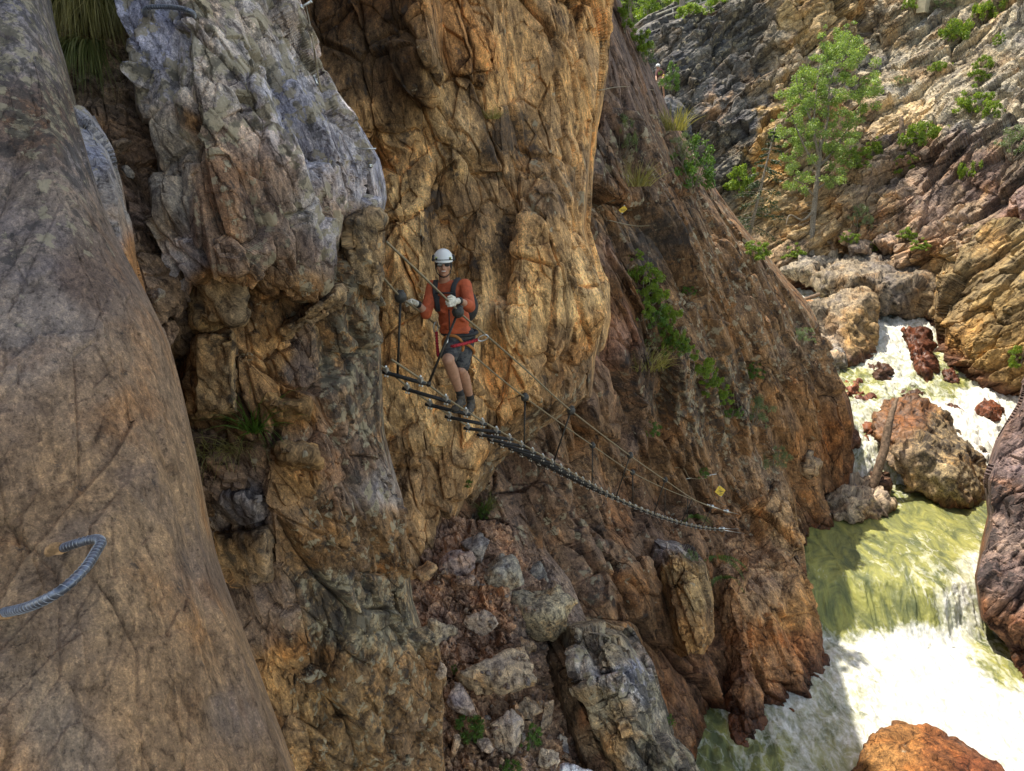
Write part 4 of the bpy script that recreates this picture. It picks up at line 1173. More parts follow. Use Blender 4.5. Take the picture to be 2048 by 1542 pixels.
o = reach([(800, -11.2), (850, -11.75), (900, -12.35), (940, -12.95), (965, -13.3), (990, -13.5)], (1600, 1790), None,
          [(1720, 850, 40, 0.65), (1720, 900, 40, 0.75), (1710, 950, 40, 0.6), (1650, 970, 30, 0.35)], 17, 2.2, 0.16)
tag(o, "narrow white chute left of the big boulder", "water")
o = reach([(628, -10.0), (650, -10.15), (680, -10.6), (720, -11.05), (760, -11.4), (800, -11.65), (860, -11.95), (920, -12.6), (965, -13.3), (1000, -13.6)], (1655, 2230), None,
          [(1780, 680, 40, 0.95), (1765, 715, 40, 0.72), (1720, 760, 40, 0.48), (1790, 760, 40, 0.75), (1830, 790, 30, 0.5), (1890, 730, 30, 0.5), (1910, 770, 30, 0.34), (1960, 810, 40, 1.0), (1930, 860, 50, 1.05), (1980, 900, 50, 1.0), (2040, 810, 40, 0.9), (1740, 800, 30, 0.45)], 27, 2.2, 0.26)
tag(o, "white cascade tumbling out from under the chockstone", "water")
o = reach([(535, -8.9), (570, -9.25), (600, -9.5), (650, -9.9)], (1530, 1680), None, [(1600, 580, 40, 0.85), (1610, 610, 30, 0.55), (1570, 550, 30, 0.6)], 37, 2.2, 0.12)
tag(o, "small white riffle upstream behind the slope", "water")

# ------------------------------------------------------------------ boulders
def hull(outline, front, thick, shrink=0.8):
    pts = [P(*p) for p in outline] + [P(*p) for p in front]
    cx = sum(p[0] for p in outline) / len(outline)
    cy = sum(p[1] for p in outline) / len(outline)
    for (x, y, d) in outline:
        pts.append(P(cx + (x - cx) * shrink, cy + (y - cy) * shrink, d + thick))
    return pts


FB = [(1.6, 0.8, 0.20, 0.02), (0.55, 0.3, 0.09, 0.010), (0.22, 0.12, 0.035, 0.006)]
RB = [(0.25, 0.03, True)]


def boulder(label, outline, front, thick, col, msk, seed, voxel=0.12, wet=None, fac=FB, rough=RB, splats=None, group=None, name="boulder", mat=None, shrink=0.8, fr=None):
    me = rock_mesh(hull(outline, front, thick, shrink), voxel, col, msk, seed, fac, rough, fr, wet, splats, True)
    return tag(link(name, me, mat or M_BOULDER), label, "boulder" if name == "boulder" else "rock", group)


# chockstone wedged across the gorge
boulder("huge flat topped chockstone bridging the gorge above the cascade",
        [(1592, 540, 44.5), (1640, 515, 45.5), (1720, 500, 46), (1790, 505, 45.5), (1850, 512, 44.5), (1890, 530, 43.5), (1893, 560, 42.2), (1880, 610, 41.6), (1850, 640, 41.2), (1800, 634, 40.9), (1752, 625, 40.9), (1700, 615, 41.5), (1640, 590, 43)],
        [(1690, 555, 41.6), (1760, 560, 40.6), (1830, 570, 40.2), (1870, 580, 40.6), (1800, 610, 40.2)], 6.5, (0.27, 0.235, 0.18), (0.2, 0.3, 0), 301, 0.14,
        splats=[(1700, 540, 40, (0.21, 0.175, 0.13), (0.3, 0.3, 0)), (1800, 570, 40, (0.165, 0.135, 0.10), (0.2, 0.4, 0)), (1780, 520, 40, (0.17, 0.145, 0.12), (0.2, 0.4, 0)), (1850, 620, 30, (0.33, 0.25, 0.15), LN)], fac=[(2.2, 1.1, 0.30, 0.08), (0.6, 0.35, 0.10, 0.03)])
# standing pillar block
boulder("standing golden block leaning against the chockstone left of the falls",
        [(1612, 612, 40.5), (1668, 585, 40.5), (1735, 578, 40), (1752, 590, 39.6), (1754, 660, 38.6), (1746, 720, 37.8), (1722, 748, 37.3), (1690, 742, 37.2), (1655, 700, 38.2), (1630, 660, 39.4)],
        [(1697, 650, 37.7), (1705, 720, 36.7), (1690, 640, 38.0), (1722, 600, 38.6)], 2.5, (0.26, 0.18, 0.095), L0, 303, 0.11,
        splats=[(1670, 610, 40, (0.22, 0.18, 0.13), L0), (1660, 680, 30, (0.23, 0.19, 0.15), L0), (1725, 660, 40, (0.27, 0.185, 0.09), L0), (1710, 740, 25, RED, LN)], wet=(-11.2, 0.5), shrink=0.85)
boulder("grey angular block at the foot of the golden standing block", [(1640, 700, 38.2), (1670, 686, 38.0), (1690, 710, 37), (1680, 745, 36.4), (1656, 742, 36.8)], [(1662, 715, 36.2)], 1.0, (0.27, 0.24, 0.20), L0, 305, 0.07)
boulder("dark brown rock wedged under the left side of the chockstone", [(1622, 640, 41), (1660, 630, 41), (1665, 680, 39.4), (1640, 690, 39.4), (1620, 668, 40.4)], [(1645, 655, 39)], 1.0, (0.19, 0.15, 0.12), L0, 306, 0.08)
# red rocks in the falls
boulder("long wet red rock spine splitting the cascade", [(1800, 655, 39.0), (1855, 658, 39), (1868, 690, 38), (1872, 740, 36.6), (1855, 770, 35.6), (1830, 730, 36.6), (1815, 690, 37.8)], [(1845, 690, 37.2), (1850, 735, 35.8)], 1.0, (0.13, 0.055, 0.032), (0, 0.2, 0.8), 307, 0.08)
boulder("dark wet rock breaking the left half of the cascade", [(1738, 735, 36.9), (1765, 722, 37), (1785, 738, 36.5), (1778, 760, 35.8), (1748, 762, 35.7)], [(1764, 742, 35.7)], 0.8, (0.10, 0.058, 0.04), (0, 0.2, 0.8), 331, 0.06)
boulder("dark wet rock just above the top of the orange boulder", [(1800, 782, 34.6), (1830, 772, 34.8), (1852, 786, 34.2), (1835, 802, 33.6), (1808, 800, 33.7)], [(1828, 786, 33.6)], 0.8, (0.11, 0.062, 0.042), (0, 0.2, 0.8), 332, 0.06)
boulder("dark red rock in the right hand channel below the rounded bulge", [(1886, 742, 36.2), (1905, 735, 36.4), (1922, 752, 35.6), (1912, 768, 35.1), (1892, 764, 35.3)], [(1904, 752, 35.2)], 0.7, (0.13, 0.06, 0.04), (0, 0.2, 0.8), 333, 0.05)
boulder("small dark rock in the white water right of the orange boulder", [(1900, 812, 33.2), (1918, 806, 33.3), (1930, 820, 32.8), (1915, 832, 32.4), (1902, 828, 32.5)], [(1915, 820, 32.4)], 0.6, (0.12, 0.06, 0.042), (0, 0.2, 0.8), 334, 0.05)
boulder("wet red block at the foot of the upper cascade on the left", [(1682, 766, 35.2), (1720, 760, 35.2), (1726, 785, 34.4), (1715, 803, 34.0), (1690, 800, 34.2), (1676, 784, 34.7)], [(1700, 778, 33.9)], 0.9, (0.25, 0.105, 0.06), (0, 0.1, 0.6), 309, 0.06)
boulder("smaller dark red wet rock touching the boulder with the log", [(1718, 800, 33.8), (1745, 794, 33.8), (1748, 815, 33.0), (1725, 832, 32.8), (1702, 826, 33)], [(1728, 808, 32.5)], 0.9, (0.16, 0.07, 0.045), (0, 0.1, 0.8), 311, 0.06)
boulder("dark wet rock half sunk in the chute under the red block", [(1672, 805, 33.6), (1700, 800, 33.5), (1706, 835, 32.6), (1688, 850, 32.3), (1668, 835, 32.8)], [(1690, 820, 32.2)], 0.8, (0.11, 0.06, 0.045), (0, 0.1, 0.8), 312, 0.06)
boulder("dark red rock standing out of the white water at far right", [(1952, 808, 33.2), (1975, 800, 33.2), (2008, 815, 32.6), (2012, 840, 31.8), (1990, 848, 31.5), (1962, 832, 32.2)], [(1982, 820, 31.5)], 0.9, (0.20, 0.085, 0.05), (0, 0.2, 0.8), 313, 0.06)
# the boulder the log stands on
boulder("great orange topped boulder in midstream with the log propped on it",
        [(1742, 868, 30.0), (1752, 825, 31), (1785, 792, 32), (1830, 788, 32.2), (1882, 818, 31.6), (1932, 868, 30.8), (1976, 918, 30), (1982, 985, 29.0), (1968, 1046, 28.2), (1925, 1038, 27.9), (1870, 1010, 28.1), (1820, 982, 28.4), (1778, 935, 29)],
        [(1800, 880, 28.9), (1850, 900, 28.0), (1900, 940, 27.5), (1830, 850, 30.0), (1930, 1000, 27.3), (1860, 850, 30.4)], 3.0, (0.28, 0.22, 0.13), L1, 315, 0.11,
        splats=[(1780, 840, 40, (0.21, 0.12, 0.062), (0, 0.2, 0.75)), (1830, 815, 30, (0.19, 0.11, 0.06), (0, 0.4, 0.7)), (1870, 880, 40, (0.25, 0.19, 0.11), (0.2, 0.7, 0)), (1900, 960, 40, (0.34, 0.27, 0.16), (0.2, 0.5, 0)), (1930, 900, 30, (0.22, 0.17, 0.10), (0.2, 0.7, 0)), (1790, 920, 25, (0.30, 0.22, 0.14), L0), (1850, 990, 30, (0.34, 0.25, 0.14), L0), (1950, 1040, 20, ORNG, LN)], wet=(-13.5, 0.35))
boulder("pale rounded boulder sitting alone in the calm upper pool",
        [(1634, 1002, 28.2), (1658, 974, 28.9), (1698, 958, 29.2), (1744, 958, 29.2), (1782, 982, 28.6), (1786, 1010, 27.8), (1754, 1034, 27.2), (1700, 1046, 26.8), (1656, 1030, 27.3)],
        [(1700, 990, 27.3), (1745, 998, 27.1), (1705, 1018, 26.7)], 1.2, (0.34, 0.27, 0.195), (0.1, 0.1, 0), 317, 0.07, wet=(-13.5, 0.12))
boulder("dark rock just behind the pale pool boulder on its left", [(1622, 965, 29.6), (1650, 948, 30), (1690, 950, 30), (1700, 968, 29.4), (1660, 985, 29.0), (1625, 985, 29.0)], [(1660, 965, 28.9)], 0.9, (0.10, 0.072, 0.052), L0, 319, 0.06, wet=(-13.5, 0.2))
boulder("small dark rock in the chute below the log", [(1735, 950, 29.4), (1765, 940, 29.4), (1782, 960, 28.8), (1768, 985, 28.3), (1742, 975, 28.6)], [(1758, 962, 28.4)], 0.7, (0.12, 0.08, 0.06), (0, 0.1, 0.6), 321, 0.05)
boulder("small red stone sticking up in the narrow chute", [(1722, 862, 31.5), (1736, 848, 31.6), (1742, 870, 31), (1736, 884, 30.7), (1724, 880, 30.9)], [(1732, 866, 30.8)], 0.4, (0.24, 0.10, 0.05), (0, 0, 0.7), 323, 0.04)
boulder("dark rounded rock in the chute touching the slope", [(1692, 868, 30.9), (1704, 860, 31), (1712, 885, 30.2), (1700, 900, 29.9), (1690, 888, 30.3)], [(1701, 880, 30)], 0.5, (0.13, 0.075, 0.05), (0, 0, 0.7), 324, 0.04)
boulder("rounded pale brown rock at the foot of the slope above the pool", [(1595, 905, 26.6), (1612, 890, 26.9), (1636, 905, 26.7), (1640, 930, 26.2), (1615, 950, 25.8), (1592, 935, 26.1)], [(1614, 920, 25.6)], 0.8, (0.28, 0.20, 0.13), L0, 325, 0.06)
# sunlit orange boulder at the bottom edge
boulder("sunlit orange boulder cut off by the bottom edge of the picture",
        [(1700, 1545, 17.6), (1728, 1492, 18.1), (1762, 1455, 18.6), (1800, 1446, 18.8), (1850, 1452, 18.8), (1915, 1478, 18.4), (1985, 1522, 17.8), (2030, 1570, 17.2), (2000, 1680, 16), (1800, 1700, 15.6), (1690, 1640, 16.4)],
        [(1770, 1500, 17.5), (1860, 1510, 17.1), (1840, 1600, 16.2), (1760, 1560, 16.6)], 2.5, ORNG, LN, 327, 0.07,
        splats=[(1740, 1520, 40, (0.24, 0.125, 0.045), L0), (1800, 1480, 40, (0.22, 0.105, 0.036), L0), (1880, 1490, 40, (0.18, 0.068, 0.024), LN), (1960, 1530, 40, (0.16, 0.055, 0.022), (0, 0, 0.4))], wet=(-14.75, 0.45), fac=[(1.4, 0.5, 0.07, 0.03), (0.4, 0.2, 0.02, 0.008)], rough=[(0.6, 0.06, True), (0.15, 0.012, False)])
# rocks round the tree's foot
for k, (lab, ol, d, c) in enumerate([
    ("dark rock heap just below the foot of the tall tree", [(1560, 540), (1600, 515), (1650, 510), (1680, 525), (1640, 545), (1590, 560)], 45.0, (0.24, 0.21, 0.17)),
    ("brown block on the chockstone to the right of the tree foot", [(1690, 492), (1720, 478), (1748, 488), (1745, 510), (1700, 512)], 44.8, (0.20, 0.155, 0.12)),
    ("reddish boulder lying behind the chockstone under the shrubs", [(1745, 480), (1780, 462), (1815, 472), (1818, 505), (1770, 512)], 44.2, (0.24, 0.18, 0.14)),
    ("large brown boulder right of the reddish one behind the chockstone", [(1815, 478), (1850, 450), (1890, 470), (1895, 515), (1840, 520)], 43.0, (0.25, 0.195, 0.145)),
    ("flat pale rock against the wall at the right end of the chockstone", [(1870, 530), (1895, 515), (1915, 530), (1908, 570), (1885, 575)], 42.0, (0.23, 0.185, 0.14)),
    ("small dark boulder beside the shrub left of the tree foot", [(1545, 500), (1570, 485), (1600, 495), (1605, 515), (1560, 520)], 47.0, (0.25, 0.21, 0.16)),
    ("boulder perched in the rubble above the chockstone", [(1672, 470), (1690, 462), (1712, 470), (1710, 488), (1680, 490)], 45.5, (0.22, 0.165, 0.125))]):
    n = len(ol)
    cx, cy = sum(p[0] for p in ol) / n, sum(p[1] for p in ol) / n
    boulder(lab, [(x, y, d) for x, y in ol], [(cx, cy, d - 1.2), (cx + 8, cy + 6, d - 1.0)], 1.2, c, (0.2, 0.3, 0), 340 + k, 0.09, fac=[(1.0, 0.5, 0.16, 0.05)], group="rocks behind the chockstone")

# angular blocks standing out of the broken face of the buttress
FD = [(0.8, 0.35, 0.035, 0.002), (0.25, 0.13, 0.022, 0.002), (0.1, 0.05, 0.010, 0.002)]
RD = [(0.06, 0.008, True)]
for lab, ol, fr_, th, c, msk_ in [
    ("golden brown upright block at the top left of the broken buttress face", [(378, 565, 4.9), (402, 528, 4.85), (470, 525, 4.85), (487, 545, 4.9), (488, 640, 4.95), (470, 653, 4.95), (383, 656, 5.0), (375, 610, 5.0)], [(396, 542, 4.66), (474, 536, 4.62), (480, 635, 4.66), (392, 646, 4.72)], 0.6, (0.40, 0.275, 0.15), (0.1, 0.35, 0)),
    ("tall golden block below the upper one beside the dark crevice", [(382, 664, 5.1), (468, 657, 5.05), (474, 700, 5.1), (478, 790, 5.2), (486, 838, 5.3), (376, 842, 5.3), (372, 750, 5.2)], [(392, 672, 4.86), (462, 668, 4.84), (470, 820, 5.02), (386, 830, 5.05)], 0.6, (0.36, 0.245, 0.14), (0.1, 0.4, 0)),
    ("slanting brown ledge block in the middle of the broken face", [(555, 662, 5.25), (636, 604, 5.2), (682, 572, 5.2), (684, 596, 5.25), (610, 652, 5.3), (566, 676, 5.3)], [(600, 630, 5.02), (665, 588, 5.0), (612, 645, 5.08)], 0.5, (0.37, 0.25, 0.14), (0.3, 0.3, 0)),
    ("brown column block split off along the right edge of the buttress", [(690, 428, 5.75), (742, 412, 5.75), (766, 430, 5.85), (762, 560, 6.0), (758, 604, 6.05), (728, 602, 5.95), (700, 588, 5.85), (684, 520, 5.8)], [(700, 445, 5.42), (752, 432, 5.46), (750, 585, 5.66), (706, 572, 5.55)], 0.8, (0.34, 0.245, 0.15), (0.5, 0.5, 0)),
    ("orange brown step in the buttress face right of the drooping grass", [(516, 800, 5.4), (530, 784, 5.3), (620, 800, 5.5), (628, 846, 5.6), (560, 842, 5.5), (520, 836, 5.45)], [(540, 800, 5.1), (600, 812, 5.26), (560, 832, 5.25)], 0.5, (0.38, 0.225, 0.10), (0.1, 0.2, 0)),
    ("broken orange ledge under the drooping grass", [(540, 900, 5.4), (560, 884, 5.3), (640, 900, 5.5), (648, 930, 5.6), (560, 940, 5.5)], [(560, 900, 5.12), (625, 912, 5.3)], 0.5, (0.38, 0.235, 0.115), (0.2, 0.2, 0)),
    ("dark purple block low on the left column of the buttress", [(405, 985, 5.9), (470, 975, 5.75), (540, 985, 5.65), (545, 1035, 5.7), (470, 1048, 5.8), (412, 1045, 6.0)], [(440, 990, 5.45), (520, 995, 5.36), (500, 1035, 5.45)], 0.5, (0.25, 0.215, 0.215), (0.1, 0.2, 0)),
    ("brown block under the dark purple one on the left column", [(415, 1060, 6.0), (540, 1045, 5.7), (552, 1110, 5.75), (550, 1170, 5.85), (440, 1180, 6.1)], [(450, 1075, 5.6), (530, 1065, 5.44), (530, 1150, 5.55)], 0.6, (0.29, 0.20, 0.125), (0.1, 0.4, 0))]:
    ol = [(x, y, q - 0.12) for x, y, q in ol]
    fr_ = [(x, y, q - 0.14) for x, y, q in fr_]
    c = tuple(q * 0.8 for q in c)
    boulder(lab, ol, fr_, th, c, msk_, 800 + int(ol[0][0]), 0.022, None, FD, RD, None, "blocks of the broken buttress", "rock", M_MID, 0.9)
# ------------------------------------------------------------------ loose rocks
rng = random.Random(5)
M_STONE = rock_material("broken_stone", 4.0, 0.9, 1.2)


def sub(part, kid):
    return kid


def stone(label, cx, cy, w, h, col, seed, ang=0.0, thick=0.8, group=None, msk=(0.1, 0.2, 0), depth=None, lift=0.75, voxels=24):
    """broken rock whose outline spans w x h photo pixels, resting on the ground met at (cx, cy)"""
    p, n = hit(cx, cy)
    d = depth if depth else dep(p)
    r = random.Random(seed)
    a, b = w * d / FPX / 2 * 1.25, h * d / FPX / 2 * 1.25
    t = (a + b) / 2 * thick
    c = P(cx, cy, d) - P(cx, cy, 1.0).normalized() * t * lift
    pts = []
    for k in range(11):
        v = Vector((r.gauss(0, 1), r.gauss(0, 1), r.gauss(0, 1))).normalized()
        m = max(abs(v.x), abs(v.y), abs(v.z))
        v = v * (0.55 + 0.45 / max(m, 0.6)) * 0.93
        x, z = v.x * a, v.z * b
        x, z = x * math.cos(ang) - z * math.sin(ang), x * math.sin(ang) + z * math.cos(ang)
        pts.append(c + Vector((x, v.y * t, z)))
    s = (a + b)
    me = rock_mesh(pts, s / voxels, col, msk, seed, [(s * 0.6, s * 0.3, s * 0.035, s * 0.01), (s * 0.2, s * 0.12, s * 0.015, s * 0.004)], [(s * 0.2, s * 0.02, True)])
    o = link("rock", me, M_STONE)
    SURF.append(BVHTree.FromPolygons([v.co.copy() for v in me.vertices], [list(q.vertices) for q in me.polygons]))
    return tag(o, label, "rock", group)


G_TALUS = "rocks fallen into the gully under the bridge"
for k, (lab, cx, cy, w, h, c, ang) in enumerate([
    ("dark block at the very top of the rock pile", 952, 1096, 62, 52, (0.19, 0.17, 0.165), 0.2),
    ("dark rounded boulder just right of the purple block in the pile", 1006, 1150, 74, 64, (0.21, 0.19, 0.165), 0.3),
    ("rough grey boulder against the smooth slope in the pile", 1068, 1150, 50, 44, (0.20, 0.185, 0.17), 0.0),
    ("biggest boulder of the pile, pale patched and grey topped", 1088, 1222, 126, 108, (0.29, 0.24, 0.165), 0.35),
    ("purple block under the dark top block of the pile", 915, 1128, 66, 46, (0.22, 0.165, 0.155), 0.15),
    ("purple brown block below the other purple block", 930, 1164, 44, 30, (0.21, 0.155, 0.135), 0.3),
    ("small orange block at the foot of the buttress above the pile", 853, 1143, 46, 36, (0.31, 0.205, 0.12), 0.1),
    ("pale pink rock with bright lower face beside the biggest boulder", 962, 1250, 64, 44, (0.31, 0.245, 0.20), 0.35),
    ("flat tan slab standing against the buttress left of the pile", 880, 1268, 64, 84, (0.28, 0.225, 0.165), 0.1),
    ("wide brown wedge slab lying across the middle of the pile", 998, 1340, 160, 78, (0.27, 0.205, 0.145), -0.12),
    ("purple grey tilted block below the left end of the wedge slab", 930, 1400, 66, 50, (0.26, 0.205, 0.185), -0.4),
    ("tall pinkish upright rock in the lower part of the pile", 1016, 1464, 58, 98, (0.32, 0.255, 0.205), 0.15),
    ("brown rock under the right end of the wedge slab", 1058, 1421, 50, 52, (0.27, 0.215, 0.165), 0.4),
    ("narrow upright brown rock next to the leaning dark slab", 1098, 1436, 32, 72, (0.25, 0.19, 0.145), -0.15),
    ("light rock low in the pile near the bottom edge", 1096, 1518, 42, 36, (0.31, 0.25, 0.195), -0.3),
    ("greyish rock squeezed beside the leaning slab near the bottom", 1126, 1490, 28, 46, (0.27, 0.235, 0.21), 0.1),
    ("white blue quartz rock at the bottom edge", 1161, 1552, 76, 54, (0.55, 0.55, 0.62), 0.0),
    ("thin upright stone left of the weed at the bottom", 912, 1498, 18, 54, (0.27, 0.205, 0.155), -0.1),
    ("pinkish stone between the two dark weeds", 968, 1495, 36, 40, (0.30, 0.235, 0.195), 0.5),
    ("pointed brown stone beside the foot of the buttress", 880, 1338, 24, 36, (0.25, 0.19, 0.15), 0.3),
    ("brown stone just above the wedge slab on its right", 1050, 1290, 46, 24, (0.22, 0.165, 0.12), -0.2)]):
    stone(lab, cx, cy, w, h, tuple(1.3 * q for q in c), 500 + k, ang, 0.75, G_TALUS, (0.1, 0.15, 0) if k != 3 else (0.5, 0.5, 0))
for k, (lab, cx, cy, w, h, c) in enumerate([
    ("grey stone lodged in the dirt gully between the near slabs", 322, 592, 44, 30, (0.25, 0.215, 0.19)),
    ("red brown stone stuck in the crevice below the grey stone", 340, 668, 34, 54, (0.25, 0.17, 0.125)),
    ("squarish brown block in the dirt gully below the hanging grass", 246, 296, 40, 34, (0.24, 0.175, 0.13)),
    ("pale rounded stone in the dirt gully under the square block", 256, 345, 24, 26, (0.29, 0.25, 0.215))]):
    stone(lab, cx, cy, w, h, c, 560 + k, 0.1, 0.8, "stones in the crevice")
# small broken stones: a few shapes, each stone an object of its own
proto = []
for k in range(5):
    pts = []
    for i in range(11):
        v = Vector((rng.gauss(0, 1), rng.gauss(0, 1), rng.gauss(0, 1))).normalized()
        pts.append(Vector((v.x * 0.5, v.y * 0.36, v.z * 0.42)))
    c = [(0.25, 0.195, 0.17), (0.22, 0.165, 0.14), (0.28, 0.22, 0.185), (0.20, 0.17, 0.16), (0.26, 0.19, 0.14)][k]
    me = rock_mesh(pts, 0.05, c, (0.1, 0.1, 0), 600 + k, [(0.6, 0.3, 0.05, 0.01)], [(0.2, 0.02, True)])
    me.materials.append(M_STONE)
    proto.append(me)
for k in range(120):
    while True:
        y = 1120 + 420 * rng.random()
        x0 = np.interp(y, [1120, 1250, 1400, 1540], [850, 890, 885, 890])
        x1 = np.interp(y, [1120, 1250, 1300, 1400, 1540], [990, 1100, 1120, 1110, 1150])
        x = x0 + (x1 - x0) * rng.random()
        p, n = hit(x, y)
        if 9 < dep(p) < 14.5 and n.z > -0.2:
            break
    s = (7 + 16 * rng.random() ** 2.2) * dep(p) / FPX
    o = bpy.data.objects.new("stone", proto[k % 5])
    COL.objects.link(o)
    o.location = p + n * s * 0.15
    o.rotation_euler = (rng.uniform(0, 6.3), rng.uniform(0, 6.3), rng.uniform(0, 6.3))
    o.scale = (s * rng.uniform(0.8, 1.5), s, s)
    tag(o, "small broken stone lying loose in the gully below the bridge", "stone", "small loose stones in the gully")

# ------------------------------------------------------------------ the cable bridge
RF = [(783, 719, 6.72), (844, 760, 7.05), (893, 796, 7.36), (936, 824, 7.75), (975, 848, 8.2), (1010, 868, 8.7), (1107, 924, 10.4), (1232, 994, 14.0), (1308, 1027, 16.9), (1362, 1045, 19.3), (1410, 1055, 21.4), (1444, 1057, 22.9)]
LF = [(700, 690, 6.75), (774, 740, 7.1), (815, 773, 7.4), (862, 806, 7.78), (907, 834, 8.2), (948, 858, 8.65), (1048, 906, 10.5), (1184, 975, 14.1), (1266, 1010, 17.0), (1330, 1034, 19.4), (1385, 1049, 21.5), (1440, 1059, 23.0)]
RH = [(772, 483, 6.2), (840, 547, 6.62), (905, 610, 7.12), (929, 634, 7.3), (973, 671, 7.75), (1050, 738, 8.75), (1142, 821, 10.2), (1260, 911, 13.7), (1330, 960, 16.6), (1385, 997, 19.0), (1420, 1013, 20.8), (1452, 1022, 22.6)]
LH = [(760, 548, 6.7), (801, 594, 7.1), (828, 614, 7.35), (867, 645, 7.8), (937, 703, 8.7), (1050, 795, 10.6), (1185, 891, 14.1), (1265, 945, 17.0), (1330, 977, 19.4), (1380, 997, 21.3), (1422, 1012, 22.8)]


def md(d):
    return d if d < 14 else 14 + (d - 14) * 0.84


def curve3(pts, n=10):
    return spline([P(x, y, md(d)) for x, y, d in pts], n)


def resample(pl, step):
    out, acc, last = [pl[0]], 0.0, pl[0]
    for a, b in zip(pl[:-1], pl[1:]):
        seg = (b - a).length
        while acc + seg >= step:
            t = (step - acc) / seg
            a = a + (b - a) * t
            out.append(a)
            seg = (b - a).length
            acc = 0.0
        acc += seg
    return out


rf, lf, rh, lh = curve3(RF), curve3(LF), curve3(RH), curve3(LH)
bridge = empty("cable_bridge", rf[0], "cable bridge of black rungs and wire ropes hanging across the gorge", "bridge")
for c, r, nm in ((rf, 0.010, "foot_cable"), (lf, 0.010, "foot_cable"), (rh, 0.0105, "hand_cable"), (lh, 0.0105, "hand_cable")):
    link(nm, tube(c, r, 8), M_CABLE, bridge)
# rungs
ra = resample(rf, 0.42)
la_all = resample(lf, 0.02)


def clamp_mesh(p, ax):
    bm = bmesh.new()
    A = axes_from((0, 0, 1), ax)
    box_into(bm, p + Vector((0, 0, 0.002)), (0.035, 0.045, 0.05), A)
    ball_into(bm, p + Vector((0, 0, 0.04)), 0.014, seg=8)
    for s in (-1, 1):
        tube_into(bm, [p + A @ Vector((0, s * 0.016, -0.05)), p + A @ Vector((0, s * 0.016, 0.035))], 0.007, 6)
        ball_into(bm, p + A @ Vector((0, s * 0.016, -0.055)), 0.012, seg=6)
    return bm_mesh(bm, False)


for i, a in enumerate(ra):
    if i == 0:
        continue
    want = a[1] + 0.03
    b = min(la_all, key=lambda q: (dep(q) - dep(a) - 0.03) ** 2 + (q[2] - a[2]) ** 2 * 0.3)
    v = (b - a).normalized()
    dn = Vector((0, 0, -0.035))
    bm = bmesh.new()
    tube_into(bm, [b + v * 0.05 + dn, a - v * 0.05 + dn], 0.019, 10)
    n_r = 26 if i < 12 else 0
    for k in range(n_r):
        q = b + (a - b) * (k + 0.5) / n_r + dn
        tube_into(bm, [q - v * 0.003, q + v * 0.003], 0.0215, 8)
    rung = link("rung", bm_mesh(bm), M_BLACK, bridge)
    for q in (a, b):
        t = (rf[-1] - rf[0]).normalized()
        cl = clamp_mesh(q + dn * 0.4, t)
        cl.materials.append(M_STEEL)
        cl.transform(Matrix.Translation(-bridge.location))
        o = bpy.data.objects.new("clamp", cl)
        COL.objects.link(o)
        o.parent = rung
# posts with balls
for (hx, hy, hd, fx, fy, fd) in [
    (801, 594, 7.1, 795, 752, 7.22), (916, 624, 7.22, 857, 768, 7.12),
    (1050, 795, 10.6, 1048, 905, 10.5), (1142, 821, 10.2, 1107, 925, 10.4),
    (1185, 891, 14.1, 1184, 974, 14.1), (1260, 911, 13.7, 1232, 994, 14.0),
    (1265, 945, 17.0, 1266, 1009, 17.0), (1330, 960, 16.6, 1308, 1027, 16.9),
    (1330, 977, 19.4, 1330, 1033, 19.4), (1385, 997, 19.0, 1362, 1045, 19.3),
    (1375, 995, 21.2, 1375, 1047, 21.3), (1424, 1014, 21.0, 1404, 1054, 21.2)]:
    a, b = P(hx, hy, md(hd)), P(fx, fy, md(fd))
    far = hd > 18
    bm = bmesh.new()
    tube_into(bm, [a, b], 0.012 if not far else 0.011, 8)
    ball_into(bm, b, 0.028, seg=10)
    post = link("post", bm_mesh(bm), M_POST, bridge)
    if not far:
        bm = bmesh.new()
        ball_into(bm, a, 0.060, seg=20)
        up = (a - b).normalized()
        tube_into(bm, [a + up * 0.045, a + up * 0.068], 0.03, 10)
        me = bm_mesh(bm)
        me.materials.append(M_BALL)
        me.transform(Matrix.Translation(-bridge.location))
        o = bpy.data.objects.new("ball", me)
        COL.objects.link(o)
        o.parent = post

# anchors at the far end
for pl in (rf, lf, rh, lh):
    q = pl[-1]
    t = (pl[-1] - pl[-4]).normalized()
    bm = bmesh.new()
    tube_into(bm, [q, q + t * 1.6], 0.012, 8)
    box_into(bm, q + t * 0.05, (0.05, 0.12, 0.10), axes_from((0, 0, 1), t))
    ball_into(bm, q - t * 0.15, 0.03, seg=8)
    ball_into(bm, q - t * 0.28, 0.028, seg=8)
    link("anchor", bm_mesh(bm), M_STEEL, bridge)
# stay cables and bolts of the protected route
def on_rock(pts, lift):
    return [hit(x, y, lift)[0] for x, y in pts]


def wire(name, label, pts, r, cat="cable", lift=0.04, mat=None, group=None, sag=True):
    q = on_rock(pts, lift)
    o = link(name, tube(spline(q, 6), r, 8), mat or M_CABLE)
    return tag(o, label, cat, group)


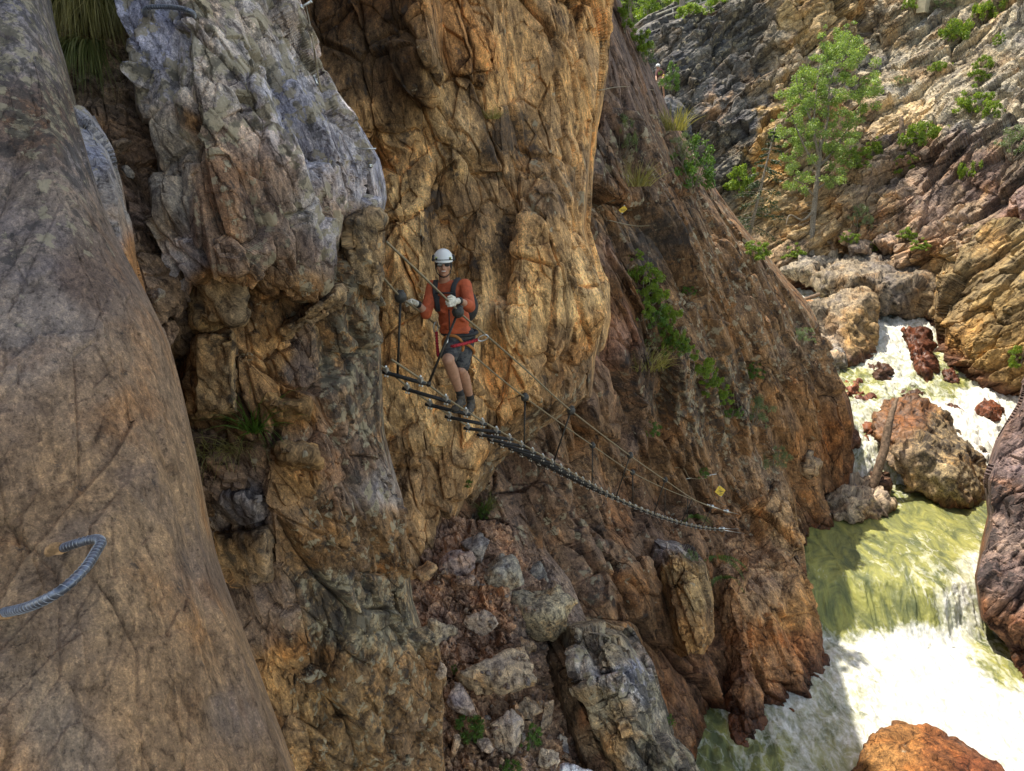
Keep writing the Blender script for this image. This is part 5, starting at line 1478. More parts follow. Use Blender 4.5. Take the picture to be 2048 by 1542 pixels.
wire("safety_cable", "steel safety cable running down beside the lichen covered buttress", [(606, 8), (618, 60), (630, 120), (645, 180)], 0.006, lift=0.05)
wire("safety_cable", "slack cable hanging below the upper yellow sign", [(1221, 438), (1240, 455), (1275, 462), (1302, 448)], 0.011, lift=0.15)
wire("safety_cable", "thin cable drooping above the lower yellow sign", [(1352, 928), (1362, 940), (1382, 948), (1408, 950), (1429, 943)], 0.009, lift=0.12)
wire("steel_bar", "straight pale bar pinned to the rock left of the lower yellow sign", [(1371, 951), (1425, 949)], 0.014, "bar", 0.12, M_STEEL)
wire("safety_cable", "cable curving down past the lower yellow sign", [(1424, 951), (1424, 968), (1428, 990), (1440, 1004), (1449, 1010)], 0.009, lift=0.06)
wire("safety_cable", "thin wire strung across the top of the long slope", [(1186, 178), (1240, 176), (1300, 182)], 0.008, lift=0.12)


def bolt(label, px, py, r, length, head, mat=None):
    p, n = hit(px, py)
    bm = bmesh.new()
    tube_into(bm, [p - n * 0.03, p + n * length], r, 10)
    tube_into(bm, [p + n * (length - head * 0.3), p + n * length], head, 10)
    tube_into(bm, [p, p + n * 0.008], head * 1.5, 10)
    return tag(link("rock_bolt", bm_mesh(bm), mat or M_STEEL), label, "bolt", "bolts drilled into the rock")


bolt("round pale bolt head low on the buttress edge", 741, 331, 0.009, 0.02, 0.013)
bolt("bolt at the top end of the safety cable on the buttress", 603, 14, 0.008, 0.08, 0.012)
bolt("short bolt beside the middle of the safety cable", 628, 152, 0.007, 0.07, 0.011)
p, n = hit(728, 297)
tag(link("steel_pin", tube([P(714, 297, dep(p) - 0.02), P(752, 297.5, dep(p) - 0.06)], 0.006, 8), M_STEEL), "long thin steel pin sticking out of the buttress edge", "pin")

# iron rungs: bent ribbed bar, both ends in the rock
def iron_rung(label, pts, r, pitch, ridges):
    path = spline(pts, 12)
    o = link("iron_rung", tube(path, r, 14), M_REBAR)
    tag(o, label, "rung", "iron rungs set in the near slabs")
    bm = bmesh.new()
    for q in resample(path, pitch)[2:-1]:
        i = min(range(len(path)), key=lambda k: (path[k] - q).length)
        t = (path[min(i + 1, len(path) - 1)] - path[max(i - 1, 0)]).normalized()
        A = axes_from(t)
        ring = [q + A @ Vector((math.cos(a) * r * 1.01, math.sin(a) * r * 1.01, 0.35 * r * math.cos(a))) for a in [2 * math.pi * k / 16 for k in range(17)]]
        tube_into(bm, ring, r * 0.10, 5)
    link("bar_ridges", bm_mesh(bm), M_REBAR_RIDGE, o)
    return o


d0, d1 = dep(hit(12, 1226)[0]), dep(hit(112, 1101)[0])
iron_rung("large ribbed steel rung bent out of the tan slab at lower left",
          [P(-20, 1228, d0 + 0.05), P(14, 1224, d0 - 0.01), P(64, 1211, d0 - 0.07), P(120, 1182, d0 - 0.09), P(168, 1139, d0 - 0.05), P(194, 1100, (d0 + d1) / 2 - 0.05), P(202, 1084, (d0 + d1) / 2 - 0.02), P(190, 1078, d1 - 0.04), P(152, 1087, d1 - 0.02), P(112, 1101, d1 + 0.02), P(90, 1108, d1 + 0.06)], 0.0078, 0.0105, True)
M_RESIN = plain("rusty_resin_collar", (0.34, 0.20, 0.10), 0.9, 0, 0.5, 60, 0.004)
big = [o for o in COL.objects if o.name == "iron_rung"][0]
for x, y in ((12, 1226), (111, 1101)):
    p, n = hit(x, y)
    bm = bmesh.new()
    ball_into(bm, p, (0.019, 0.017, 0.006), axes_from(n), 12)
    ball_into(bm, p + Vector((0.008, 0, -0.012)), (0.016, 0.011, 0.004), axes_from(n), 10)
    link("resin_collar", fused(bm, 0.002, 1), M_RESIN, big)
d0, d1 = dep(hit(290, 30)[0]), dep(hit(386, 32)[0])
iron_rung("dark steel rung at the top of the lichen covered buttress",
          [P(296, 34, d0 + 0.05), P(290, 28, d0 - 0.03), P(291, 18, d0 - 0.14), P(304, 14, d0 - 0.17), P(340, 14, d0 - 0.18), P(372, 19, d1 - 0.17), P(386, 26, d1 - 0.12), P(388, 33, d1), P(387, 36, d1 + 0.05)], 0.012, 0.013, False)

# ------------------------------------------------------------------ signs
def text_mesh(body, size):
    cu = bpy.data.curves.new("t", 'FONT')
    cu.body = body
    cu.size = size
    cu.align_x = 'CENTER'
    cu.align_y = 'CENTER'
    cu.extrude = 0.002
    cu.offset = size * 0.018
    o = bpy.data.objects.new("t", cu)
    COL.objects.link(o)
    me = bpy.data.meshes.new_from_object(o.evaluated_get(bpy.context.evaluated_depsgraph_get()))
    bpy.data.objects.remove(o)
    return me


def diamond_sign(label, corners, cx, cy, lines, slope):
    d = min(dep(hit(cx + i, cy + j)[0]) for i in (-14, -7, 0, 7, 14) for j in (-14, -7, 0, 7, 14)) - 0.10
    root = empty("warning_sign", P(cx, cy, d), label, "sign", "yellow diamond signs on the slope")
    c = [P(x, y, d) for x, y in corners]                # top, right, bottom, left
    n = (c[1] - c[3]).cross(c[0] - c[2]).normalized()
    if n.dot(-c[0]) < 0:
        n = -n
    bm = bmesh.new()
    f = [bm.verts.new(q) for q in c]
    k = [bm.verts.new(q - n * 0.012) for q in c]
    bm.faces.new(f)
    bm.faces.new(k[::-1])
    for i in range(4):
        bm.faces.new((f[i], k[i], k[(i + 1) % 4], f[(i + 1) % 4]))
    link("sign_plate", bm_mesh(bm, False), M_SIGN, root)
    ctr = sum(c, Vector()) / 4
    u = (P(cx + 10, cy - 10 * slope, d) - P(cx, cy, d)).normalized()
    u = (u - n * u.dot(n)).normalized()
    v = n.cross(u)
    A = Matrix((u, v, n)).transposed()
    s = (c[1] - c[3]).length
    for body, x, y, size in lines:
        me = text_mesh(body, size * s)
        me.transform(Matrix.Translation(ctr + u * x * s + v * y * s + n * 0.003) @ A.to_4x4())
        link("lettering", me, M_INK, root)
    bm = bmesh.new()
    for q in (c[0] * 0.88 + ctr * 0.12, c[2] * 0.88 + ctr * 0.12):
        tube_into(bm, [q - n * 0.25, q + n * 0.012], 0.008, 8)
        tube_into(bm, [q + n * 0.002, q + n * 0.012], 0.016, 8)
    link("fixing_bolt", bm_mesh(bm), M_STEEL, root)
    return root


diamond_sign("yellow diamond warning sign next to the far end of the bridge", [(1438.3, 970), (1451.2, 980.2), (1442.5, 994.1), (1429.6, 983.9)], 1440.4, 982,
             [("X", 0.0, 0.26, 0.16), ("ONLY", 0.0, 0.08, 0.12), ("1 CLIMBER", 0.0, -0.05, 0.13), ("ON", 0.02, -0.18, 0.09), ("BRIDGE", 0.03, -0.29, 0.09)], 0.14)
diamond_sign("yellow diamond warning sign high on the slope above the overhang", [(1248.7, 410.4), (1254.8, 418.4), (1243.4, 427.5), (1237, 420)], 1246, 419,
             [("!", 0.03, 0.24, 0.16), ("CAUTION", 0.0, 0.02, 0.15), ("ROUTE", 0.0, -0.14, 0.14)], 0.02)

# ------------------------------------------------------------------ logs, stump, pipe, concrete
def log(label, pts, radii, mat, seed, name="driftwood_log"):
    bm = bmesh.new()
    pl = spline([P(*p) for p in pts], 10)
    rs = np.interp(np.linspace(0, 1, len(pl)), np.linspace(0, 1, len(radii)), radii)
    tube_into(bm, pl, list(rs), 18)
    co = np.array([v.co[:] for v in bm.verts])
    nn = fbm(co * np.array([5, 5, 1.2]), seed, 4, 0.6)
    bm.normal_update()
    for v, k in zip(bm.verts, nn):
        v.co += v.normal * k * max(radii) * 0.5
    return tag(link(name, bm_mesh(bm), mat), label, "log")


log("dark weathered log standing upright against the midstream boulder", [(1794, 796, 28.6), (1780, 840, 28.4), (1768, 900, 28.3), (1756, 940, 28.3), (1744, 985, 28.4)], [0.05, 0.13, 0.16, 0.16, 0.15], M_WOOD, 701)
log("orange stripped log lying across the water upstream of the golden block", [(1594, 606, 41.6), (1620, 604, 41.2), (1654, 607, 40.6)], [0.10, 0.13, 0.12], M_REDWOOD, 702)
log("shorter brown log behind the orange one", [(1598, 601, 42.6), (1618, 596, 42.4), (1640, 588, 42.2)], [0.09, 0.12, 0.10], M_WOOD, 703)
p = hit(1806, 290)[0]
d = dep(p) - 0.2
log("grey broken stump standing on the sunlit wall", [(1806, 300, d), (1805, 275, d), (1803, 250, d), (1803, 234, d)], [0.20, 0.17, 0.15, 0.10], M_WOOD, 704, "dead_stump")
bm = bmesh.new()
A = Matrix.Rotation(R(38), 3, 'Z')
q = hit(1846, 22)[0]
dd = dep(q)
b0 = P(1845, 20, dd - 0.4)
box_into(bm, b0 + Vector((0, 0, 2.2)), (0.62, 0.62, 4.8), A)
box_into(bm, b0 + A @ Vector((0.9, -0.1, 1.0)), (1.2, 0.4, 0.9), A)
bmesh.ops.bevel(bm, geom=bm.edges[:], offset=0.02, segments=1, affect='EDGES')
tag(link("concrete_footing", bm_mesh(bm, False), M_CONCRETE), "beige concrete footing standing on the wall at the top edge", "footing")
M_PIPE = plain("dull_pale_pipe", (0.36, 0.34, 0.29), 0.8, 0, 0.2, 6)
pr = empty("pipe_railing", P(1330, 24, 61.5), "pale double pipe running along the ledge at the top", "railing")
for pts in ([(1312, 30, 61.5), (1345, 17, 61), (1400, -6, 60.5), (1480, -40, 60)], [(1330, 32, 61), (1370, 19, 60.5), (1420, 0, 60), (1490, -30, 59.5)]):
    link("pipe", tube([P(*q) for q in pts], 0.07, 8), M_PIPE, pr)
for x, y in ((1345, 17), (1400, -6)):
    link("support_post", tube([P(x, y, 61), P(x + 2, y + 16, 60.8)], 0.06, 8), M_PIPE, pr)
# ------------------------------------------------------------------ people
M_SKIN = plain("skin", (0.44, 0.235, 0.155), 0.55, 0, 0.12, 25, 0.001)
M_SHIRT = plain("orange_shirt", (0.43, 0.088, 0.032), 0.85, 0, 0.18, 14, 0.006)
M_GLOVE = plain("white_leather_glove", (0.62, 0.58, 0.50), 0.75, 0, 0.2, 40, 0.003)
M_WHITE = plain("white_helmet_shell", (0.72, 0.74, 0.76), 0.32, 0, 0.03, 8)
M_LIME = plain("lime_plastic", (0.55, 0.62, 0.08), 0.5, 0, 0.05, 8)
M_RED = plain("red_elastic_webbing", (0.38, 0.02, 0.03), 0.8, 0, 0.5, 90, 0.004)
M_ORWEB = plain("orange_webbing", (0.48, 0.19, 0.05), 0.8, 0, 0.15, 60)
M_SHOE = plain("dark_grey_shoe", (0.075, 0.062, 0.05), 0.8, 0, 0.4, 30, 0.004)
M_SOCK = plain("charcoal_sock", (0.028, 0.026, 0.028), 0.9, 0, 0.3, 50, 0.003)
M_PACK = plain("black_pack_cloth", (0.022, 0.022, 0.025), 0.75, 0, 0.4, 20, 0.006)
M_LENS = plain("grey_lens", (0.06, 0.06, 0.065), 0.12, 0, 0.1, 5)
M_HAIR = plain("brown_hair", (0.05, 0.03, 0.018), 0.8, 0, 0.4, 60, 0.003)
M_TEETH = plain("teeth", (0.72, 0.68, 0.60), 0.4, 0, 0.05, 20)
M_LIP = plain("lips", (0.35, 0.13, 0.10), 0.5, 0, 0.1, 20)
m, nt, b = new_mat("dark_camouflage_cloth")
g = NB(nt)
tc = g.n("ShaderNodeTexCoord").outputs["Object"]
c = g.mix(g.rng(g.noise(g.scale(tc, (1, 1, 2.2)), 9, 4, 0.6), 0.48, 0.54), (0.034, 0.035, 0.042), (0.085, 0.082, 0.080))
c = g.mix(g.rng(g.noise(g.scale(tc, (1, 1, 2.6)), 14, 4, 0.6), 0.56, 0.60), c, (0.025, 0.025, 0.03))
g.l(c, b.inputs["Base Color"])
b.inputs["Roughness"].default_value = 0.9
M_CAMO = m

UPV = Vector((0, 0, 1))
EX = Matrix.Identity(3)


def glove(wrist, palm, cable_dir, thumb_side, scale=1.0, side=1):
    """a hand closed over a cable: palm, four unequal bent fingers, a thumb from the palm's side"""
    bm = bmesh.new()
    t = (palm - wrist).normalized()                      # along the hand
    ax = cable_dir.normalized()
    ax = (ax - t * ax.dot(t)).normalized()               # across the knuckles
    dn = t.cross(ax)
    if dn.z > 0:
        dn = -dn                                         # fingers curl down round the cable
    s = scale
    A = Matrix((ax, t, dn)).transposed()
    ball_into(bm, palm, (0.043 * s, 0.046 * s, 0.020 * s), A, 14)
    cap_into(bm, wrist, palm, 0.031 * s, 0.028 * s)
    for k, (off, ln) in enumerate(((-0.033, 0.9), (-0.011, 1.0), (0.011, 0.95), (0.032, 0.75))):
        k0 = palm + ax * off * s + t * 0.036 * s
        k1 = k0 + (t * 0.034 + dn * 0.012) * s * ln
        k2 = k1 + (t * 0.004 + dn * 0.030) * s * ln
        k3 = k2 + (-t * 0.020 + dn * 0.008) * s * ln
        cap_into(bm, k0, k1, 0.0115 * s, 0.0105 * s, 8)
        cap_into(bm, k1, k2, 0.0105 * s, 0.0098 * s, 8)
        cap_into(bm, k2, k3, 0.0098 * s, 0.0088 * s, 8)
    th0 = palm + ax * thumb_side * 0.036 * s - t * 0.016 * s
    th1 = th0 + (ax * thumb_side * 0.022 + t * 0.030 + dn * 0.014) * s
    th2 = th1 + (-ax * thumb_side * 0.008 + t * 0.020 + dn * 0.022) * s
    cap_into(bm, th0, th1, 0.015 * s, 0.0125 * s, 8)
    cap_into(bm, th1, th2, 0.0125 * s, 0.010 * s, 8)
    return fused(bm, 0.0042, 1)


# joints: pixel x, pixel y, depth
HD = P(887, 529, 7.52)
f = -HD
f = Vector((f.x * 0.9, f.y, 0)).normalized()
f = (f + Vector((0, 0, 0.10))).normalized()             # looks at the camera, chin level
r_ = f.cross(UPV).normalized() * -1.0
r_ = UPV.cross(f).normalized()                          # picture right
u_ = f.cross(r_)
HA = Matrix((r_, f, u_)).transposed()


def hp(x, y, z):
    """head frame: right, up, forward"""
    return HD + r_ * x + u_ * y + f * z


neck0, neck1 = P(889, 566, 7.66), P(888, 550, 7.58)
SR, SL = P(866, 573, 7.66), P(930, 571, 7.66)
ER, EL = P(852, 627, 7.52), P(939, 613, 7.46)
WR, WL = P(838, 609, 7.44), P(920, 601, 7.22)
HR, HL = P(825, 606, 7.36), P(908, 606, 7.12)
chest, belly, pelvis = P(898, 598, 7.70), P(908, 638, 7.76), P(919, 671, 7.82)
HipR, HipL = P(909, 682, 7.80), P(930, 684, 7.86)
KR, KL = P(896, 720, 7.44), P(922, 739, 7.72)
AR, AL = P(921, 789, 7.78), P(941, 797, 8.08)
climber = empty("person", P(918, 828, 7.8), "climber in orange shirt and white helmet crossing the cable bridge", "person")

bm = bmesh.new()
ball_into(bm, HD + u_ * 0.012 - f * 0.012, (0.074, 0.096, 0.112), HA, 20)
ball_into(bm, hp(0, -0.055, 0.022), (0.058, 0.066, 0.062), HA, 16)
ball_into(bm, hp(0, -0.098, 0.058), (0.028, 0.024, 0.020), HA, 10)
for s in (-1, 1):
    ball_into(bm, hp(s * 0.045, -0.028, 0.055), (0.024, 0.024, 0.026), HA, 10)        # cheeks
    ball_into(bm, hp(s * 0.079, -0.012, -0.008), (0.010, 0.022, 0.034), HA, 10)       # ears
    ball_into(bm, hp(s * 0.032, 0.026, 0.074), (0.026, 0.014, 0.010), HA, 8)          # brows
cap_into(bm, hp(0, 0.010, 0.086), hp(0, -0.030, 0.106), 0.010, 0.015, 10)
for s in (-1, 1):
    ball_into(bm, hp(s * 0.012, -0.033, 0.096), 0.010, None, 8)
ball_into(bm, hp(0, -0.062, 0.080), (0.028, 0.014, 0.016), HA, 10)
cap_into(bm, neck0, hp(0, -0.07, -0.02), 0.058, 0.054)
ball_into(bm, chest, (0.165, 0.105, 0.19), EX, 16)
ball_into(bm, belly, (0.145, 0.10, 0.16), EX, 16)
ball_into(bm, pelvis, (0.155, 0.11, 0.12), EX, 16)
cap_into(bm, neck0 - UPV * 0.03, SR, 0.05, 0.05)
cap_into(bm, neck0 - UPV * 0.03, SL, 0.05, 0.05)
for s, e, w, h in ((SR, ER, WR, HR), (SL, EL, WL, HL)):
    cap_into(bm, s, e, 0.054, 0.041)
    m1 = e.lerp(w, 0.35)
    cap_into(bm, e, m1, 0.041, 0.042)
    cap_into(bm, m1, w, 0.042, 0.028)
    cap_into(bm, w, w.lerp(h, 0.8), 0.028, 0.024)
for h, k, a in ((HipR, KR, AR), (HipL, KL, AL)):
    cap_into(bm, h, k, 0.090, 0.062)
    ball_into(bm, k - Vector((0, 0.012, 0)), 0.054, seg=10)
    cm_ = k.lerp(a, 0.32) + Vector((0, 0.022, 0))
    cap_into(bm, k, cm_, 0.056, 0.064)
    cap_into(bm, cm_, a, 0.064, 0.037)
link("body", fused(bm, 0.010, 3), M_SKIN, climber)

# clothes
bm = bmesh.new()
ball_into(bm, chest, (0.182, 0.125, 0.20), EX, 18)
ball_into(bm, belly, (0.165, 0.122, 0.18), EX, 18)
ball_into(bm, P(911, 660, 7.79), (0.172, 0.125, 0.07), EX, 18)
cap_into(bm, neck0 - UPV * 0.045, SR, 0.058, 0.066)
cap_into(bm, neck0 - UPV * 0.045, SL, 0.058, 0.066)
cap_into(bm, SR, ER, 0.070, 0.060)
cap_into(bm, ER, ER.lerp(WR, 0.15), 0.060, 0.055)
cap_into(bm, SL, EL, 0.072, 0.062)
cap_into(bm, EL, EL.lerp(WL, 0.42), 0.062, 0.056)
for k in range(7):                                        # folds
    a = 0.9 * k
    ball_into(bm, belly + Vector((0.12 * math.cos(a * 2.1), -0.105, -0.12 + 0.045 * k)), (0.05, 0.022, 0.014), Matrix.Rotation(0.5 * math.sin(a * 3), 3, 'Y'), 8)
for k in range(5):
    q = SL.lerp(EL, 0.3 + 0.16 * k)
    ball_into(bm, q + Vector((0.0, -0.05, 0)), (0.055, 0.022, 0.012), Matrix.Rotation(0.6, 3, 'Y'), 8)
    q = SR.lerp(ER, 0.3 + 0.16 * k)
    ball_into(bm, q + Vector((0.0, -0.05, 0)), (0.055, 0.022, 0.012), Matrix.Rotation(-0.6, 3, 'Y'), 8)
link("shirt", fused(bm, 0.009, 2), M_SHIRT, climber)
bm = bmesh.new()
ball_into(bm, pelvis, (0.172, 0.128, 0.125), EX, 16)
cap_into(bm, HipR, HipR.lerp(KR, 0.80), 0.104, 0.088)
cap_into(bm, HipL, HipL.lerp(KL, 0.84), 0.104, 0.088)
link("shorts", fused(bm, 0.010, 2), M_CAMO, climber)
for s, (a, k, toe) in enumerate(((AR, KR, P(906, 822, 7.56)), (AL, KL, P(935, 820, 7.90)))):
    bm = bmesh.new()
    cap_into(bm, a.lerp(k, 0.13), a, 0.043, 0.042)
    cap_into(bm, a, a - UPV * 0.05, 0.042, 0.042)
    link("sock", fused(bm, 0.008, 1), M_SOCK, climber)
    heel = a - UPV * 0.085 + Vector((0.01, 0.05, 0))
    dr = (toe - heel)
    dr = Vector((dr.x, dr.y, dr.z * 0.3)).normalized()
    toe = heel + dr * 0.22
    bm = bmesh.new()
    ball_into(bm, heel, (0.042, 0.050, 0.042), axes_from(UPV, dr.cross(UPV)), 12)
    mid = heel.lerp(toe, 0.5)
    ball_into(bm, mid + UPV * 0.006, (0.045, 0.085, 0.045), axes_from(UPV, dr.cross(UPV)), 12)
    ball_into(bm, toe - UPV * 0.006, (0.050, 0.060, 0.036), axes_from(UPV, dr.cross(UPV)), 12)
    cap_into(bm, a - UPV * 0.02, heel + UPV * 0.03 + dr * 0.03, 0.048, 0.045)
    shoe = link("shoe", fused(bm, 0.008, 2), M_SHOE, climber)
    bm = bmesh.new()
    for q, rr in ((heel, 0.044), (mid, 0.048), (toe, 0.052)):
        ball_into(bm, q - UPV * 0.036, (rr, 0.065, 0.013), axes_from(UPV, dr.cross(UPV)), 12)
    me = fused(bm, 0.007, 1)
    me.materials.append(M_BLACK)
    me.transform(Matrix.Translation(-climber.location))
    o = bpy.data.objects.new("sole", me)
    COL.objects.link(o)
    o.parent = shoe
# gloves
dirR = (P(867, 645, 7.8) - P(801, 594, 7.1)).normalized()
dirL = (P(929, 634, 7.3) - P(840, 547, 6.62)).normalized()
gl = []
for w, h, dv, ts in ((WR, HR, dirR, 1), (WL, HL, dirL, -1)):
    gl.append(link("glove", glove(w, h + UPV * 0.012, dv, ts, 1.02), M_GLOVE, climber))
for gq, w, h in zip(gl, (WR, WL), (HR, HL)):
    t = (h - w).normalized()
    me = tube([w + t * 0.0, w + t * 0.035], 0.036, 16)
    me.materials.append(M_BLACK)
    me.transform(Matrix.Translation(-climber.location))
    o = bpy.data.objects.new("cuff", me)
    COL.objects.link(o)
    o.parent = gq
# face details
bm = bmesh.new()
ball_into(bm, hp(0, -0.060, 0.092), (0.024, 0.008, 0.0065), HA, 12)
link("mouth", bm_mesh(bm), M_TEETH, climber)
bm = bmesh.new()
for s in (-1, 1):
    tube_into(bm, [hp(0.027 * math.cos(a), -0.061 + (-0.0095 if s < 0 else 0.008) * math.sin(a), 0.094 - 0.010 * abs(math.cos(a))) for a in np.linspace(0.0, math.pi, 9)], 0.0035, 6)
link("lips", bm_mesh(bm), M_LIP, climber)
gls = link("glasses", tube([hp(-0.078, 0.014, -0.01), hp(-0.072, 0.014, 0.07), hp(-0.03, 0.020, 0.098), hp(0, 0.016, 0.104), hp(0.03, 0.020, 0.098), hp(0.072, 0.014, 0.07), hp(0.078, 0.014, -0.01)], 0.0032, 6), M_BLACK, climber)
for s in (-1, 1):
    bm = bmesh.new()
    A = Matrix.Rotation(-s * 0.28, 3, u_) @ HA
    ball_into(bm, hp(s * 0.035, 0.004, 0.094), (0.031, 0.004, 0.020), A, 14)
    me = bm_mesh(bm)
    me.materials.append(M_LENS)
    me.transform(Matrix.Translation(-climber.location))
    o = bpy.data.objects.new("lens", me)
    COL.objects.link(o)
    o.parent = gls
bm = bmesh.new()
for s in (-1, 1):
    ball_into(bm, hp(s * 0.071, 0.0, 0.012), (0.010, 0.030, 0.038), HA, 10)
ball_into(bm, hp(0, -0.01, -0.05), (0.070, 0.06, 0.08), HA, 14)
link("hair", fused(bm, 0.007, 1), M_HAIR, climber)

# helmet
bm = bmesh.new()
bmesh.ops.create_uvsphere(bm, u_segments=32, v_segments=20, radius=1.0)
for v in list(bm.verts):
    x, y, z = v.co
    v.co = Vector((x * 0.102, y * 0.128, z * 0.112))
bmesh.ops.bisect_plane(bm, geom=bm.verts[:] + bm.edges[:] + bm.faces[:], plane_co=(0, 0, -0.012), plane_no=(0, -0.12, -1), clear_outer=True)
for v in bm.verts:
    if v.co.y > 0.06 and v.co.z < 0.03:                   # small peak in front
        v.co.y += 0.010 * (0.03 - v.co.z) / 0.04
HC = hp(0, 0.048, -0.008)
bmesh.ops.transform(bm, matrix=Matrix.Translation(HC) @ HA.to_4x4(), verts=bm.verts)
me = bm_mesh(bm)
o = bpy.data.objects.new("tmp", me)
COL.objects.link(o)
sm = o.modifiers.new("s", 'SOLIDIFY')
sm.thickness = 0.010
me2 = bpy.data.meshes.new_from_object(o.evaluated_get(bpy.context.evaluated_depsgraph_get()))
bpy.data.objects.remove(o)
helmet = link("helmet", me2, M_WHITE, climber)


def kid(parent, name, me, mat, root):
    me.materials.append(mat)
    me.transform(Matrix.Translation(-root.location))
    o = bpy.data.objects.new(name, me)
    COL.objects.link(o)
    o.parent = parent
    return o


def helm(az, el, k=1.0):
    return HC + HA @ Vector((0.102 * k * math.sin(az) * math.cos(el), 0.128 * k * math.cos(az) * math.cos(el), 0.112 * k * math.sin(el)))


for s in (-1, 1):
    bm = bmesh.new()
    box_into(bm, helm(s * 0.72, 0.16, 1.0), (0.030, 0.014, 0.028), Matrix.Rotation(-s * 0.7, 3, u_) @ HA)
    bmesh.ops.bevel(bm, geom=bm.edges[:], offset=0.004, segments=2, affect='EDGES')
    kid(helmet, "headlamp_clip", bm_mesh(bm), M_LIME, climber)
    bm = bmesh.new()
    box_into(bm, helm(s * 0.66, 0.13, 1.05), (0.020, 0.010, 0.020), Matrix.Rotation(-s * 0.7, 3, u_) @ HA)
    kid(helmet, "vent", bm_mesh(bm), M_BLACK, climber)
    bm = bmesh.new()
    for el in (0.02, 0.30):
        tube_into(bm, [helm(s * a, el, 1.005) for a in np.linspace(1.25, 2.3, 8)], 0.019, 8)
    kid(helmet, "side_panel", fused(bm, 0.006, 1), M_BLACK, climber)
    kid(helmet, "strap", tube([hp(s * 0.082, 0.03, 0.02), hp(s * 0.080, -0.03, 0.016), hp(s * 0.066, -0.085, 0.02), hp(s * 0.03, -0.118, 0.045), hp(0, -0.124, 0.055)], 0.006, 6), M_BLACK, climber)
tb = [helm(a, 0.03, 1.02) for a in np.linspace(-1.2, 1.2, 16)]
kid(helmet, "brim_band", tube(tb, 0.006, 6), M_BLACK, climber)

# harness, lanyards
hs = empty("tmp_h", (0, 0, 0), None, None)
bpy.data.objects.remove(hs)
ring = [pelvis + Vector((0.182 * math.cos(a), 0.137 * math.sin(a), 0.035)) for a in np.linspace(0, 2 * math.pi, 25)]
bm = bmesh.new()
tube_into(bm, ring, 0.020, 8)
harness = link("harness", bm_mesh(bm), M_PACK, climber)
for hip, knee in ((HipR, KR), (HipL, KL)):
    ax = (knee - hip).normalized()
    A = axes_from(ax)
    c0 = hip.lerp(knee, 0.22)
    lp = [c0 + A @ Vector((0.110 * math.cos(a), 0.110 * math.sin(a), 0.03 * math.cos(a))) for a in np.linspace(0, 2 * math.pi, 25)]
    kid(harness, "leg_loop", tube(lp, 0.016, 8), M_ORWEB, climber)
kid(harness, "belay_loop", tube([P(895, 672, 7.60), P(894, 684, 7.58), P(892, 694, 7.60)], 0.013, 8), M_STEEL, climber)


def lanyard(pts, clip_at, along):
    pl = spline([P(*p) for p in pts], 14)
    bm = bmesh.new()
    rr = [0.016 + 0.005 * math.sin(k * 1.9) for k in range(len(pl))]
    tube_into(bm, pl, rr, 10)
    ly = link("lanyard", bm_mesh(bm), M_RED, climber)
    A = axes_from(along.cross(UPV), along)
    c = clip_at
    loop = [c + A @ Vector((0.055 * math.cos(a), 0.028 * math.sin(a), 0)) for a in np.linspace(0, 2 * math.pi, 25)]
    kid(ly, "carabiner", tube(loop, 0.0065, 8), M_STEEL, climber)


lanyard([(893, 697, 7.60), (908, 692, 7.50), (930, 687, 7.62), (950, 681, 7.72), (957, 679, 7.74)], P(966, 676, 7.72), Vector((0.9, 0.1, 0.35)))
lanyard([(892, 697, 7.60), (880, 712, 7.58), (876, 706, 7.66), (874, 685, 7.74), (873, 664, 7.80)], P(871.5, 654, 7.82), Vector((0.1, 0.1, 1)))
# pack straps belong to the pack
pack = empty("backpack", P(930, 612, 7.94), "black backpack worn by the climber on the bridge", "backpack")
bm = bmesh.new()
ball_into(bm, P(916, 600, 7.90), (0.16, 0.10, 0.23), EX, 16)
ball_into(bm, P(928, 612, 7.93), (0.155, 0.11, 0.19), EX, 16)
link("bag", fused(bm, 0.012, 3), M_PACK, pack)
for pts in ([(872, 560, 7.62), (870, 575, 7.56), (871, 592, 7.55), (875, 612, 7.57), (876, 623, 7.60)], [(917, 556, 7.64), (909, 568, 7.56), (906, 584, 7.54), (910, 600, 7.56), (922, 612, 7.60), (934, 617, 7.66)]):
    bm = bmesh.new()
    pl = spline([P(*p) for p in pts], 8)
    for off in (-0.016, 0, 0.016):
        tube_into(bm, [q + Vector((off, 0, 0)) for q in pl], 0.012, 6)
    link("shoulder_strap", fused(bm, 0.006, 1), M_PACK, pack)
link("chest_strap", tube([P(871, 586, 7.54), P(890, 586, 7.52), P(907, 586, 7.53)], 0.009, 6), M_PACK, pack)
link("hanging_strap", tube([P(898, 619, 7.60), P(898.5, 640, 7.61), P(899, 662, 7.64)], 0.007, 6), M_PACK, pack)
link("webbing_strap", tube([P(878, 592, 7.56), P(877, 605, 7.57), P(876, 622, 7.60)], 0.008, 6), M_PACK, pack)

